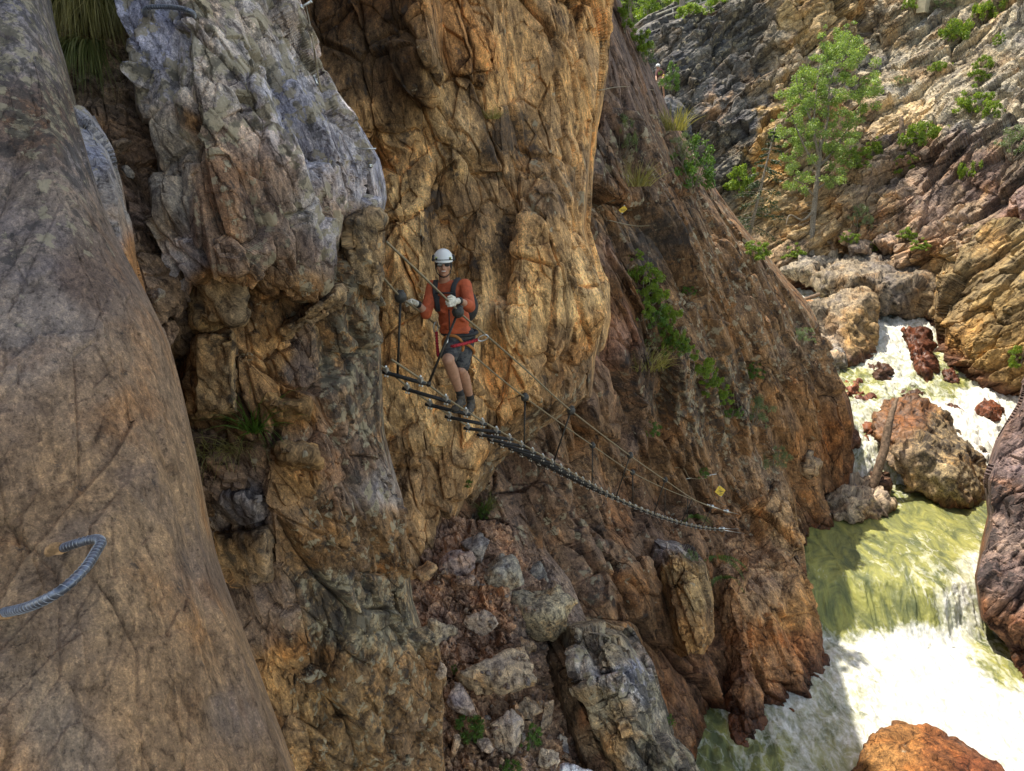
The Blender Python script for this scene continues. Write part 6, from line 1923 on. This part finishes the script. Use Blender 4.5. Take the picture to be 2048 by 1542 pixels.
# second climber high on the far ledge
D2 = 38.0
foot = P(1325, 198, D2)
p2 = empty("person", foot, "distant climber in white helmet and dark shirt high beside the bush", "person")
k = D2 / FPX
def q2(x, y, dz=0.0):
    return P(x, y, D2 + dz)
bm = bmesh.new()
ball_into(bm, q2(1316, 134), (0.085, 0.10, 0.12), EX, 12)
cap_into(bm, q2(1317, 137), q2(1318, 141), 0.06, 0.06)
ball_into(bm, q2(1319, 148), (0.18, 0.12, 0.26), EX, 12)
ball_into(bm, q2(1322, 158), (0.17, 0.13, 0.15), EX, 12)
cap_into(bm, q2(1314, 143), q2(1312, 152, -0.1), 0.055, 0.045)
cap_into(bm, q2(1312, 152, -0.1), q2(1313, 161, -0.3), 0.045, 0.035)
cap_into(bm, q2(1325, 143), q2(1328, 152, -0.1), 0.055, 0.045)
cap_into(bm, q2(1328, 152, -0.1), q2(1324, 159, -0.3), 0.045, 0.035)
for hx, kx, ax_ in ((1319, 1319, 1318), (1325, 1327, 1328)):
    cap_into(bm, q2(hx, 161), q2(kx, 177, -0.12), 0.085, 0.06)
    cap_into(bm, q2(kx, 177, -0.12), q2(ax_, 194), 0.055, 0.04)
    cap_into(bm, q2(ax_, 195), q2(ax_ - 2, 197, -0.2), 0.045, 0.04)
for hx, hy in ((1313, 161), (1324, 159)):
    c0 = q2(hx, hy, -0.3)
    ball_into(bm, c0, (0.04, 0.03, 0.045), EX, 8)
    for j in range(4):
        o0 = c0 + Vector((-0.026 + 0.017 * j, 0, -0.03))
        cap_into(bm, o0, o0 + Vector((0, -0.03, -0.045 - 0.006 * (j % 3))), 0.012, 0.010, 6)
    cap_into(bm, c0 + Vector((0.035, -0.01, 0)), c0 + Vector((0.055, -0.03, -0.035)), 0.013, 0.011, 6)
link("body", fused(bm, 0.016, 2), M_SKIN, p2)
bm = bmesh.new()
ball_into(bm, q2(1319, 148), (0.20, 0.14, 0.27), EX, 12)
cap_into(bm, q2(1314, 143), q2(1312, 152, -0.1), 0.070, 0.058)
cap_into(bm, q2(1325, 143), q2(1328, 152, -0.1), 0.070, 0.058)
link("shirt", fused(bm, 0.018, 2), plain("maroon_shirt", (0.10, 0.035, 0.035), 0.85), p2)
bm = bmesh.new()
ball_into(bm, q2(1322, 159), (0.185, 0.145, 0.15), EX, 12)
cap_into(bm, q2(1319, 162), q2(1319, 174, -0.1), 0.10, 0.08)
cap_into(bm, q2(1325, 162), q2(1327, 174, -0.1), 0.10, 0.08)
link("shorts", fused(bm, 0.018, 2), plain("tan_shorts", (0.30, 0.24, 0.15), 0.9), p2)
bm = bmesh.new()
ball_into(bm, q2(1316, 131.5), (0.115, 0.135, 0.10), EX, 16)
bmesh.ops.bisect_plane(bm, geom=bm.verts[:] + bm.edges[:] + bm.faces[:], plane_co=q2(1316, 133.5), plane_no=(0, 0, -1), clear_outer=True)
me = bm_mesh(bm)
link("helmet", me, M_WHITE, p2)
tag(link("chalk_bag", fused((lambda b: (ball_into(b, q2(1327, 153, -0.1), (0.07, 0.07, 0.11), EX, 10), b)[1])(bmesh.new()), 0.015, 1), plain("yellow_bag", (0.65, 0.50, 0.03), 0.7), None),
    "small yellow bag hanging at the distant climber's hip", "bag")
boulder("rock ledge the distant climber stands on", [(1285, 205, 38.6), (1310, 196, 38.4), (1345, 196, 38.2), (1368, 212, 38.0), (1385, 270, 38), (1330, 290, 38), (1280, 240, 38)],
        [(1320, 199, 36.8), (1345, 220, 36.4), (1310, 240, 36.6)], 4.0, SUND, L0, 345, 0.12, fac=[(1.0, 0.5, 0.16, 0.05)])
# ------------------------------------------------------------------ plants
def leaf_mesh(n, clumps, size, seed, elong=1.7, up=0.5, shell=0.5):
    """many small folded leaves through the volume of the clumps (x, y, z, r)"""
    r = np.random.default_rng(seed)
    c = np.array(clumps, float)
    w = c[:, 3] ** 2
    k = r.choice(len(c), n, p=w / w.sum())
    v = r.normal(size=(n, 3))
    v /= np.linalg.norm(v, axis=1, keepdims=True)
    rad = r.random(n) ** shell
    p = c[k, :3] + v * (rad * c[k, 3])[:, None] * np.array([1, 1, 0.85])
    nrm = r.normal(size=(n, 3)) + v * 0.6 + np.array([0, 0, up])
    nrm /= np.linalg.norm(nrm, axis=1, keepdims=True)
    a = np.cross(nrm, r.normal(size=(n, 3)))
    a /= np.linalg.norm(a, axis=1, keepdims=True)
    b = np.cross(nrm, a)
    s = size * (0.6 + 0.8 * r.random(n))[:, None]
    tip, tail = p + a * s * 0.5, p - a * s * 0.5
    l, q = p + b * s * 0.5 / elong + nrm * s * 0.08, p - b * s * 0.5 / elong + nrm * s * 0.08
    verts = np.stack([tail, l, tip, q], 1).reshape(-1, 3)
    quads = np.arange(n * 4).reshape(n, 4)
    me = mesh_from(verts, quads)
    tone = np.repeat(np.clip(r.normal(0.45, 0.28, n) + 0.15 * (r.random(len(c))[k] - 0.5), 0, 1), 4)
    set_attr(me, "tone", tone, 'FLOAT')
    return me


def blades(n, base_r, length, seed, lean=(0, 0, 0), width=0.006, spread=0.7, aim=(0, 0, 1.0)):
    r = np.random.default_rng(seed)
    V, Q, T = [], [], []
    for i in range(n):
        a = r.uniform(0, 6.283)
        q = np.array([math.cos(a), math.sin(a), 0]) * base_r * math.sqrt(r.random())
        dr = np.array([math.cos(a), math.sin(a), 0]) * spread * r.random() + np.array(aim) + r.normal(size=3) * 0.15
        dr /= np.linalg.norm(dr)
        L = length * r.uniform(0.5, 1.15)
        side = np.cross(dr, r.normal(size=3))
        side /= np.linalg.norm(side)
        t = r.random()
        seg = 5
        p = q.copy()
        b0 = len(V)
        for k in range(seg + 1):
            wd = width * (1 - k / seg) ** 0.7 * 0.5 + 0.0004
            V.append(p - side * wd)
            V.append(p + side * wd)
            T += [t, t]
            dr = dr + np.array([lean[0], lean[1], lean[2] - 0.16]) * (0.6 + 0.6 * r.random())
            dr /= np.linalg.norm(dr)
            p = p + dr * L / seg
        for k in range(seg):
            Q.append([b0 + 2 * k, b0 + 2 * k + 1, b0 + 2 * k + 3, b0 + 2 * k + 2])
    me = mesh_from(np.array(V), np.array(Q))
    set_attr(me, "tone", np.array(T), 'FLOAT')
    return me


def stems_mesh(clumps, r0, seed):
    rr = random.Random(seed)
    bm = bmesh.new()
    for (x, y, z, rad) in clumps:
        a = Vector((x * 0.15, y * 0.15, -0.05))
        b = Vector((x, y, z))
        mid = a.lerp(b, 0.5) + Vector((rr.uniform(-0.1, 0.1), rr.uniform(-0.1, 0.1), 0.05))
        pl = spline([a, mid, b, b + (b - mid) * 0.5], 4)
        tube_into(bm, pl, [r0 * (1 - 0.8 * i / len(pl)) for i in range(len(pl))], 5)
    return bm_mesh(bm)


BUSH = {}


def bush_kind(kind, var):
    """unit shrubs about 1 m across; returns (foliage mesh, stem mesh, material)"""
    key = (kind, var)
    if key in BUSH:
        return BUSH[key]
    r = random.Random(hash(kind) % 1 + var * 7 + {"leafy": 1, "grey": 2, "dark": 3, "tall": 4, "strip": 5}[kind] * 31)
    cl = []
    if kind == "tall":
        for k in range(34):
            z = 0.06 + 0.94 * r.random()
            w = 0.34 * math.sin(0.5 + 2.3 * z)
            cl.append((r.uniform(-w, w), r.uniform(-w, w), z, r.uniform(0.05, 0.12)))
    elif kind == "strip":
        for k in range(30):
            cl.append((r.uniform(-0.55, 0.55), r.uniform(-0.3, 0.3), r.uniform(0.0, 0.22), r.uniform(0.05, 0.11)))
    else:
        for k in range(42):
            a, q = r.uniform(0, 6.28), math.sqrt(r.random()) * 0.48
            cl.append((math.cos(a) * q, math.sin(a) * q, r.uniform(0.04, 0.75) * (1.12 - q), r.uniform(0.05, 0.13)))
    n, size, el = {"leafy": (3000, 0.052, 1.5), "grey": (3000, 0.042, 2.8), "dark": (2800, 0.050, 1.8), "tall": (3000, 0.050, 1.6), "strip": (2600, 0.045, 1.7)}[kind]
    fm = leaf_mesh(n, cl, size, 900 + var * 13 + len(kind), el, 0.7)
    fm.materials.append({"leafy": M_LEAF_BRIGHT, "grey": M_LEAF_GREY, "dark": M_LEAF_DARK, "tall": M_LEAF_BRIGHT, "strip": M_LEAF_BRIGHT}[kind])
    sm_ = stems_mesh(cl[::3], 0.010, 77 + var)
    sm_.materials.append(M_BARK)
    BUSH[key] = (fm, sm_)
    return BUSH[key]


G_BUSH = {"leafy": "leafy shrubs on the rock", "grey": "grey green shrubs on the rock", "dark": "dark weeds on the rock", "tall": "upright shrubs on the rock", "strip": "low green plants on the rock"}


def bush(kind, label, px, py, w, h=None, var=0, depth=None, rz=0.0, name="shrub", cat="shrub"):
    """a shrub rooted where the sight line at its foot (px, py) meets the rock, w pixels wide, h high"""
    if depth:
        p = P(px, py, depth)
    else:
        p, n = hit(px, py)
    d = dep(p)
    h = h or w * 0.8
    unit_h = {"tall": 1.15, "strip": 0.32}.get(kind, 0.82)
    unit_w = {"tall": 0.75, "strip": 1.2}.get(kind, 1.08)
    sx, sz = w * d / FPX / unit_w, h * d / FPX / unit_h
    root = empty(name, p, label, cat, G_BUSH[kind])
    fm, sm_ = bush_kind(kind, var % 3)
    for nm, me in (("foliage", fm), ("stem", sm_)):
        o = bpy.data.objects.new(nm, me)
        COL.objects.link(o)
        o.parent = root
        o.scale = (sx, (sx + sz) / 2, sz)
        o.rotation_euler = (0, 0, rz)
    return root


B = [
    # (kind, label, px, foot y, width, height)
    ("tall", "tall bright green bush on the ridge at the top beside the golden wall", 1250, 62, 44, 90),
    ("leafy", "bright green bush lower down the same ridge at the top", 1276, 108, 52, 56),
    ("grey", "yellow green bush hanging over the ridge above the distant climber", 1290, 128, 44, 44),
    ("dark", "large dark juniper like bush on the ridge in front of the grey wall", 1384, 372, 96, 100),
    ("grey", "smaller juniper bush just above the large one on the ridge", 1362, 318, 60, 60),
    ("grey", "grey green plant on the slope level with the big tree crown", 1244, 312, 52, 92),
    ("grey", "pale grey shrub on the slope right above the white water", 1508, 848, 62, 66),
    ("grey", "pale grey shrub below the other pale one above the pool", 1548, 938, 62, 56),
    ("grey", "grey green shrub in a cleft right of the slope's middle", 1604, 690, 56, 42),
    ("dark", "dark plant low on the slope under the pale shrubs", 1506, 752, 46, 36),
    ("leafy", "bright grass like clump on the end of the ridge by the stream", 1510, 520, 60, 46),
    ("leafy", "rich green clump on the slope left of the dark rock band", 1286, 588, 66, 72),
    ("dark", "green patch of plants on the slope below the rich green clump", 1304, 652, 70, 60),
    ("dark", "green patch farther down the line of plants on the slope", 1346, 706, 70, 50),
    ("leafy", "bright green clump at the lower end of the line of plants", 1428, 790, 52, 62),
    ("dark", "dark green clump beside the lower end of the line of plants", 1462, 832, 46, 40),
    ("dark", "small fern like plant in shade under the overhang on the slope", 1378, 588, 36, 34),
    ("dark", "small green tuft on the brown rock above the bridge balls", 1302, 872, 40, 36),
    ("dark", "little plant in the crack below the golden wall", 966, 1032, 28, 30),
    ("dark", "little plant just under the golden wall left of the crack", 934, 972, 22, 26),
    ("dark", "leafy weed growing in the rock pile at the bottom", 938, 1478, 56, 60),
    ("dark", "second leafy weed in the rock pile next to the upright rock", 1062, 1492, 36, 58),
    ("dark", "weed at the bottom edge of the picture below the upright rock", 1020, 1552, 50, 40),
    ("dark", "tiny weed by the flat tan slab of the rock pile", 910, 1344, 16, 18),
    ("leafy", "bright shrub at the foot of the tall tree on its left", 1588, 516, 58, 32),
    ("leafy", "bright round bush at the base of the grey wall", 1478, 386, 64, 66),
    ("leafy", "bright shrubs on the rubble right of the tree trunk", 1712, 335, 60, 46),
    ("leafy", "bright shrub higher on the rubble beside the tree crown", 1748, 308, 48, 34),
    ("strip", "low bright plants climbing the wall below the grey stump", 1846, 284, 74, 46),
    ("tall", "bright bush on the wall right of the grey stump", 1958, 172, 40, 68),
    ("leafy", "wide yellow green bush below the tall bright wall bush", 1944, 228, 74, 58),
    ("leafy", "olive bush to the right of the wide yellow green one", 1984, 236, 44, 40),
    ("grey", "large grey green shrub at the right edge of the wall", 2024, 318, 80, 76),
    ("strip", "bright plants in the diagonal crack at the top right", 1908, 76, 62, 40),
    ("strip", "bright plants higher in the same diagonal crack", 1962, 40, 60, 40),
    ("leafy", "small bright bush alone near the right edge at the top", 1996, 90, 26, 26),
    ("leafy", "small bright bush beside the concrete footing", 1818, 18, 34, 26),
    ("grey", "pale shrub right of the concrete footing", 1888, 18, 46, 30),
    ("leafy", "small shrub below the grey stump on the rubble", 1806, 346, 40, 46),
    ("leafy", "small bright shrub behind the chockstone", 1698, 486, 42, 26),
    ("leafy", "small shrub at the far side of the chockstone", 1744, 500, 36, 24),
    ("grey", "thin grey green shrub above the chockstone", 1716, 460, 44, 60),
    ("leafy", "bright shrub on the ledge left of the chockstone's right end", 1840, 500, 44, 26),
    ("leafy", "low bright bush on the wall above the chockstone", 1812, 478, 48, 28),
    ("strip", "streak of grass on the dark part of the wall", 1940, 352, 54, 34),
    ("grey", "small grey shrub on the wall beside the tree crown", 1800, 170, 40, 20),
    ("strip", "pale green patch on the middle of the sunlit wall", 1880, 140, 46, 20),
    ("leafy", "bright leaves reaching in at the right edge above the nose of dark rock", 2040, 732, 52, 52),
    ("dark", "dark bush just behind the distant climber", 1338, 178, 44, 52),
    ("dark", "small dark plant on the rock above the lower sign", 1404, 952, 30, 24),
    ("grey", "straw coloured tuft on the rib under the bridge end", 1380, 1122, 32, 28),
    ("dark", "little weed beside the dark slab near the water", 1338, 1448, 24, 24),
    ("strip", "grassy plants along the top ledge of the far wall", 1376, 30, 110, 22),
    ("strip", "grassy plants on the top ledge farther right", 1452, 6, 90, 20),
]
for k, (x, y, w, h, kd) in enumerate([(1268, 560, 44, 36, "strip"), (1300, 606, 56, 40, "strip"), (1282, 640, 50, 44, "leafy"), (1322, 668, 56, 44, "leafy"), (1350, 690, 50, 40, "strip"), (1372, 716, 50, 44, "leafy"), (1396, 742, 54, 44, "strip"),
                                      (1410, 770, 46, 40, "leafy"), (1444, 804, 46, 40, "leafy"), (1300, 690, 40, 30, "grey"), (1336, 640, 40, 32, "strip"), (1270, 520, 36, 26, "leafy")]):
    B.append((kd, "green plant in the grassy streak on the slope, " + ["highest but one", "just under the rich clump", "left of the streak's middle", "in the thick middle", "right of the middle", "lower middle", "below the middle", "left side near the lower end", "nearest the lower dark clump", "dry one left below", "right edge above the middle", "topmost of all"][k], x, y, w, h))
for i, (kind, lab, px, py, w, h) in enumerate(B):
    dpt = 37.6 if "distant climber" in lab and "behind" in lab else None
    bush(kind, lab, px, py, w, h, i, dpt, 0.7 * i)


# ferns
def fern(label, px, py, size, seed):
    p, n = hit(px, py)
    d = dep(p)
    L = size * d / FPX
    r = random.Random(seed)
    V, Q, T = [], [], []
    for k in range(11):
        a = -0.3 + 3.8 * k / 10 + r.uniform(-0.2, 0.2)
        dr = Vector((math.cos(a) * 0.9, -0.45, math.sin(a) * 0.5 + 0.35)).normalized()
        q = Vector((0, 0, 0))
        ln = L * r.uniform(0.7, 1.1)
        t = r.random()
        for s in range(16):
            q = q + dr * ln / 16
            dr = (dr + Vector((0, -0.02, -0.09))).normalized()
            side = dr.cross(Vector((0, -0.6, 0.8))).normalized()
            w = ln * 0.20 * (1 - s / 17) * (0.5 + 0.5 * min(1, s / 3))
            for sg in (-1, 1):
                b0 = len(V)
                c0 = q
                V += [c0 - dr * ln * 0.018, c0 + side * sg * w * 0.5 + dr * ln * 0.03, c0 + side * sg * w + dr * ln * 0.03, c0 + dr * ln * 0.022]
                T += [t] * 4
                Q.append([b0, b0 + 1, b0 + 2, b0 + 3])
    me = mesh_from(np.array([list(v) for v in V]), np.array(Q))
    set_attr(me, "tone", np.array(T), 'FLOAT')
    me.transform(Matrix.Translation(p + n * 0.05))
    tag(link("fern", me, M_LEAF_DARK), label, "fern", "ferns in the clefts of the slope")


fern("large fern spilling over the cleft right of the golden rib", 1432, 1118, 64, 1)
fern("fern just below the large one in the same cleft", 1446, 1158, 50, 2)
fern("fern growing by the far posts of the bridge", 1388, 1034, 40, 3)

# grass tufts
def tuft(label, px, py, n, base, length, seed, mat, lean=(0, 0, 0), width=0.006, spread=0.7, lift=0.02, aim=(0, 0, 1.0)):
    p, nn = hit(px, py)
    me = blades(n, base, length, seed, lean, width, spread, aim)
    me.transform(Matrix.Translation(p + nn * lift))
    return tag(link("grass_tuft", me, mat), label, "grass", "grass tufts on the rocks")


AIM = (0.15, -1.0, 0.1)
tuft("thick hanging tuft of straw coloured grass at the top of the dirt gully", 160, 14, 600, 0.22, 0.55, 1, M_DRY, (0.02, -0.04, -0.16), 0.007, 0.7, 0.05, AIM)
tuft("dry yellow grass mixed into the top left of the gully", 130, -40, 620, 0.22, 0.70, 2, M_DRY, (0.02, -0.04, -0.16), 0.007, 0.7, 0.08, AIM)
tuft("long green grass drooping lowest in the dirt gully", 172, 80, 520, 0.14, 0.50, 3, M_GRASS, (0.02, -0.04, -0.18), 0.006, 0.6, 0.04, AIM)
tuft("dry grass at the top right of the gully by the buttress", 222, 4, 480, 0.16, 0.50, 4, M_DRY, (-0.02, -0.04, -0.16), 0.006, 0.8, 0.05, (-0.1, -1.0, 0.1))
tuft("dark green grass drooping from the ledge of the buttress", 505, 862, 150, 0.06, 0.42, 5, M_LEAF_DARK, (0.05, -0.05, -0.14), 0.007, 0.9)
tuft("dry litter of grass on the ledge beside the crevice", 420, 905, 110, 0.14, 0.30, 6, M_DRY, (0.0, -0.1, -0.22), 0.004, 1.2)
tuft("thin dry grass on the ledge below the drooping tuft", 480, 900, 70, 0.10, 0.34, 7, M_DRY, (0.0, -0.08, -0.24), 0.004, 1.3)
tuft("pale grass on the ridge between the juniper bushes", 1348, 262, 160, 0.35, 0.8, 8, M_DRY, (0, -0.02, -0.04), 0.02, 0.6)
tuft("straw coloured grass on the dark slope above the upper sign", 1272, 372, 160, 0.35, 0.7, 9, M_DRY, (0, -0.02, -0.06), 0.018, 0.7)
tuft("dry grass on the slope among the line of green plants", 1290, 730, 200, 0.55, 0.6, 10, M_DRY, (0, -0.04, -0.08), 0.016, 0.8)
tuft("green grass hanging from the golden wall high behind the climber", 985, 238, 120, 0.10, 0.30, 11, M_DRY, (0, -0.06, -0.2), 0.008, 0.8)
tuft("grass growing out of the crack at the foot of the golden wall", 972, 1018, 120, 0.14, 0.36, 12, M_GRASS, (0.0, -0.05, -0.12), 0.010, 0.8)


# ------------------------------------------------------------------ trees
def limb(bm, pts, r0, r1, n=10):
    pl = spline(pts, 8)
    tube_into(bm, pl, list(np.linspace(r0, r1, len(pl))), n)


def broadleaf(label, trunk, limbs, clumps, n, size, seed, mat, r0, base, group, elong=1.3):
    root = empty("tree", base, label, "tree", group)
    bm = bmesh.new()
    limb(bm, trunk, r0, r0 * 0.55, 12)
    for L in limbs:
        limb(bm, L, r0 * 0.42, r0 * 0.08, 7)
    link("trunk", bm_mesh(bm), M_BARK, root)
    me = leaf_mesh(n, clumps, size, seed, elong, 0.3, 0.45)
    link("crown", me, mat, root)
    return root


da = dep(hit(1622, 506)[0])
da = min(max(da, 44.0), 46.5)
T = lambda x, y, dz=0.0: P(x, y, da + dz)
trunk = [T(1622, 512), T(1623, 480), T(1627, 430), T(1633, 370), T(1639, 318), T(1642, 280)]
rt = random.Random(9)
limbs = [[T(1639, 318), T(1628, 260, -.3), T(1632, 190, -.5), T(1640, 130, -.4), T(1650, 90)], [T(1640, 300), T(1655, 240, .3), T(1660, 170, .3), T(1680, 110, .2), T(1690, 60)],
         [T(1636, 340), T(1612, 300, -.5), T(1590, 250, -.8), T(1575, 215, -1)], [T(1637, 335), T(1668, 300, .5), T(1700, 250, .8), T(1722, 215, 1)], [T(1630, 395), T(1608, 370, -.6), T(1590, 360, -.8)],
         [T(1632, 380), T(1660, 360, .5), T(1678, 350, .7)], [T(1628, 420), T(1606, 440, -.5), T(1580, 430, -.7), T(1572, 450, -.9)], [T(1630, 260, -.3), T(1600, 190, -.7), T(1592, 150, -1)], [T(1658, 200, .3), T(1695, 160, .7), T(1712, 130, 1)]]
cl = []
for (x, y, rr_, m) in [(1690, 68, 16, 5), (1660, 85, 20, 5), (1682, 100, 26, 7), (1712, 112, 20, 6), (1640, 120, 22, 6), (1600, 150, 20, 6), (1640, 160, 30, 8), (1700, 150, 30, 8), (1735, 155, 16, 4), (1590, 195, 24, 7), (1630, 205, 28, 8), (1675, 200, 30, 8), (1720, 200, 26, 6),
                        (1575, 235, 20, 5), (1610, 245, 26, 7), (1655, 250, 26, 7), (1700, 245, 26, 6), (1590, 285, 24, 6), (1630, 290, 22, 5), (1675, 295, 24, 6), (1710, 285, 16, 3), (1590, 325, 24, 5), (1680, 335, 20, 4), (1600, 362, 20, 4), (1660, 365, 14, 3), (1740, 185, 14, 3), (1560, 270, 12, 2)]:
    for k in range(m * 2):
        q = T(x + rt.gauss(0, rr_ * 0.75), y + rt.gauss(0, rr_ * 0.68), rt.gauss(0, 1.0))
        cl.append((q.x, q.y, q.z, rt.uniform(0.14, 0.42)))
broadleaf("tall slender leafy tree rising from the stream in front of the sunlit wall", trunk, limbs, cl, 34000, 0.095, 71, M_LEAF_ASPEN, 0.20, T(1622, 512), None)
# dead twigs low on the trunk
bm = bmesh.new()
for k in range(9):
    a = T(1626 + rt.uniform(-2, 2), 395 + 8 * k)
    q = a + Vector((-rt.uniform(0.5, 1.6), rt.uniform(-0.6, 0.6), rt.uniform(-0.6, 0.2)))
    tube_into(bm, spline([a, a.lerp(q, 0.5) + Vector((0, 0, 0.15)), q], 4), [0.02, 0.018, 0.016, 0.014, 0.012, 0.01, 0.008, 0.006, 0.005], 5)
tag(link("dead_branches", bm_mesh(bm), M_BARK), "bare grey dead branches caught at the left of the tree trunk", "branch")


def conifer(label, base, top, width, n_b, seed, mat, group, lean_dead=0.5, needles=26):
    r = random.Random(seed)
    root = empty("conifer", base, label, "tree", group)
    H = (top - base).length
    bm = bmesh.new()
    tube_into(bm, [base - (top - base) * 0.03, base.lerp(top, 0.5), top], [H * 0.016, H * 0.011, H * 0.003], 9)
    V, T_ = [], []
    for k in range(n_b):
        t = 0.10 + 0.88 * (k + r.random()) / n_b
        p = base.lerp(top, t)
        a = r.uniform(0, 6.28)
        ln = width * (1.05 - t) * r.uniform(0.6, 1.1)
        dr = Vector((math.cos(a), math.sin(a), r.uniform(-0.35, 0.15))).normalized()
        tip = p + dr * ln + Vector((0, 0, -0.12 * ln))
        tube_into(bm, [p, p.lerp(tip, 0.5) + Vector((0, 0, 0.04 * ln)), tip], [0.02, 0.013, 0.005], 5)
        for j in range(int(needles * (0.5 + ln / width))):
            s = 0.25 + 0.75 * r.random()
            q = p.lerp(tip, s) + Vector((r.gauss(0, 0.06), r.gauss(0, 0.06), r.gauss(-0.05, 0.05))) * (ln * 0.8 + 0.2)
            v = (dr + Vector((r.gauss(0, 0.6), r.gauss(0, 0.6), r.gauss(-0.2, 0.4)))).normalized() * r.uniform(0.10, 0.22) * (0.5 + H / 14)
            w = v.cross(Vector((r.gauss(0, 1), r.gauss(0, 1), r.gauss(0, 1)))).normalized() * 0.03 * (0.6 + H / 14)
            V += [q - v * 0.5, q + w, q + v * 0.5, q - w]
            T_ += [r.random()] * 4
    link("trunk", bm_mesh(bm), M_BARK, root)
    me = mesh_from(np.array([list(v) for v in V]), np.arange(len(V)).reshape(-1, 4))
    set_attr(me, "tone", np.array(T_), 'FLOAT')
    link("crown", me, mat, root)
    return root


dc = min(max(dep(hit(1490, 470)[0]), 40), 47.5)
conifer("thin dark conifer leaning in front of the yellow rock left of the tall tree", P(1496, 482, dc), P(1552, 248, dc - 1.0), 2.3, 46, 3, M_NEEDLE, None, 0, 60)
# trees behind the top ledge
for k, (lab, x, y, top, w, d, con) in enumerate([
    ("bright leafy tree behind the ledge at the top, next to the ridge", 1296, 44, -90, 46, 68, False),
    ("bright leafy tree behind the ledge, right of the dark conifers", 1342, 30, -80, 50, 70, False),
    ("leafy tree on the ledge farthest right with a bare trunk", 1364, 32, -120, 60, 60.5, False),
    ("dark conifer behind the ledge between the bright trees", 1316, 40, -170, 30, 74, True),
    ("dark conifer standing highest beside the ridge at the top", 1262, 60, -200, 34, 72, True),
    ("dark conifer at the right end of the row behind the ledge", 1388, 30, -160, 30, 76, True),
    ("pale green tree on the hillside left of the conifers", 1246, 40, -110, 50, 80, False),
    ("bushy tree on the hillside right of the pipe", 1430, 20, -90, 60, 78, False)]):
    base, tp = P(x, y, d), P(x + 2, top, d)
    G = "trees beyond the top ledge"
    if con:
        conifer(lab, base, tp, w * d / FPX * 1.2, 70, 30 + k, M_NEEDLE, G, 0, 34)
    else:
        H = (tp - base).length
        cs = []
        r = random.Random(40 + k)
        for j in range(34):
            a, t = r.uniform(0, 6.28), r.uniform(0.06 if k not in (2,) else 0.42, 1.0)
            q = math.sqrt(r.random()) * w * d / FPX * 0.62 * (1.1 - abs(t - 0.5))
            c = base.lerp(tp, t)
            cs.append((c.x + math.cos(a) * q, c.y + math.sin(a) * q, c.z, H * r.uniform(0.05, 0.10)))
        broadleaf(lab, [base, base.lerp(tp, 0.4), base.lerp(tp, 0.8)], [], cs, 3000, 0.17, 50 + k, M_LEAF_BRIGHT, 0.26 if k == 2 else 0.16, base, G)
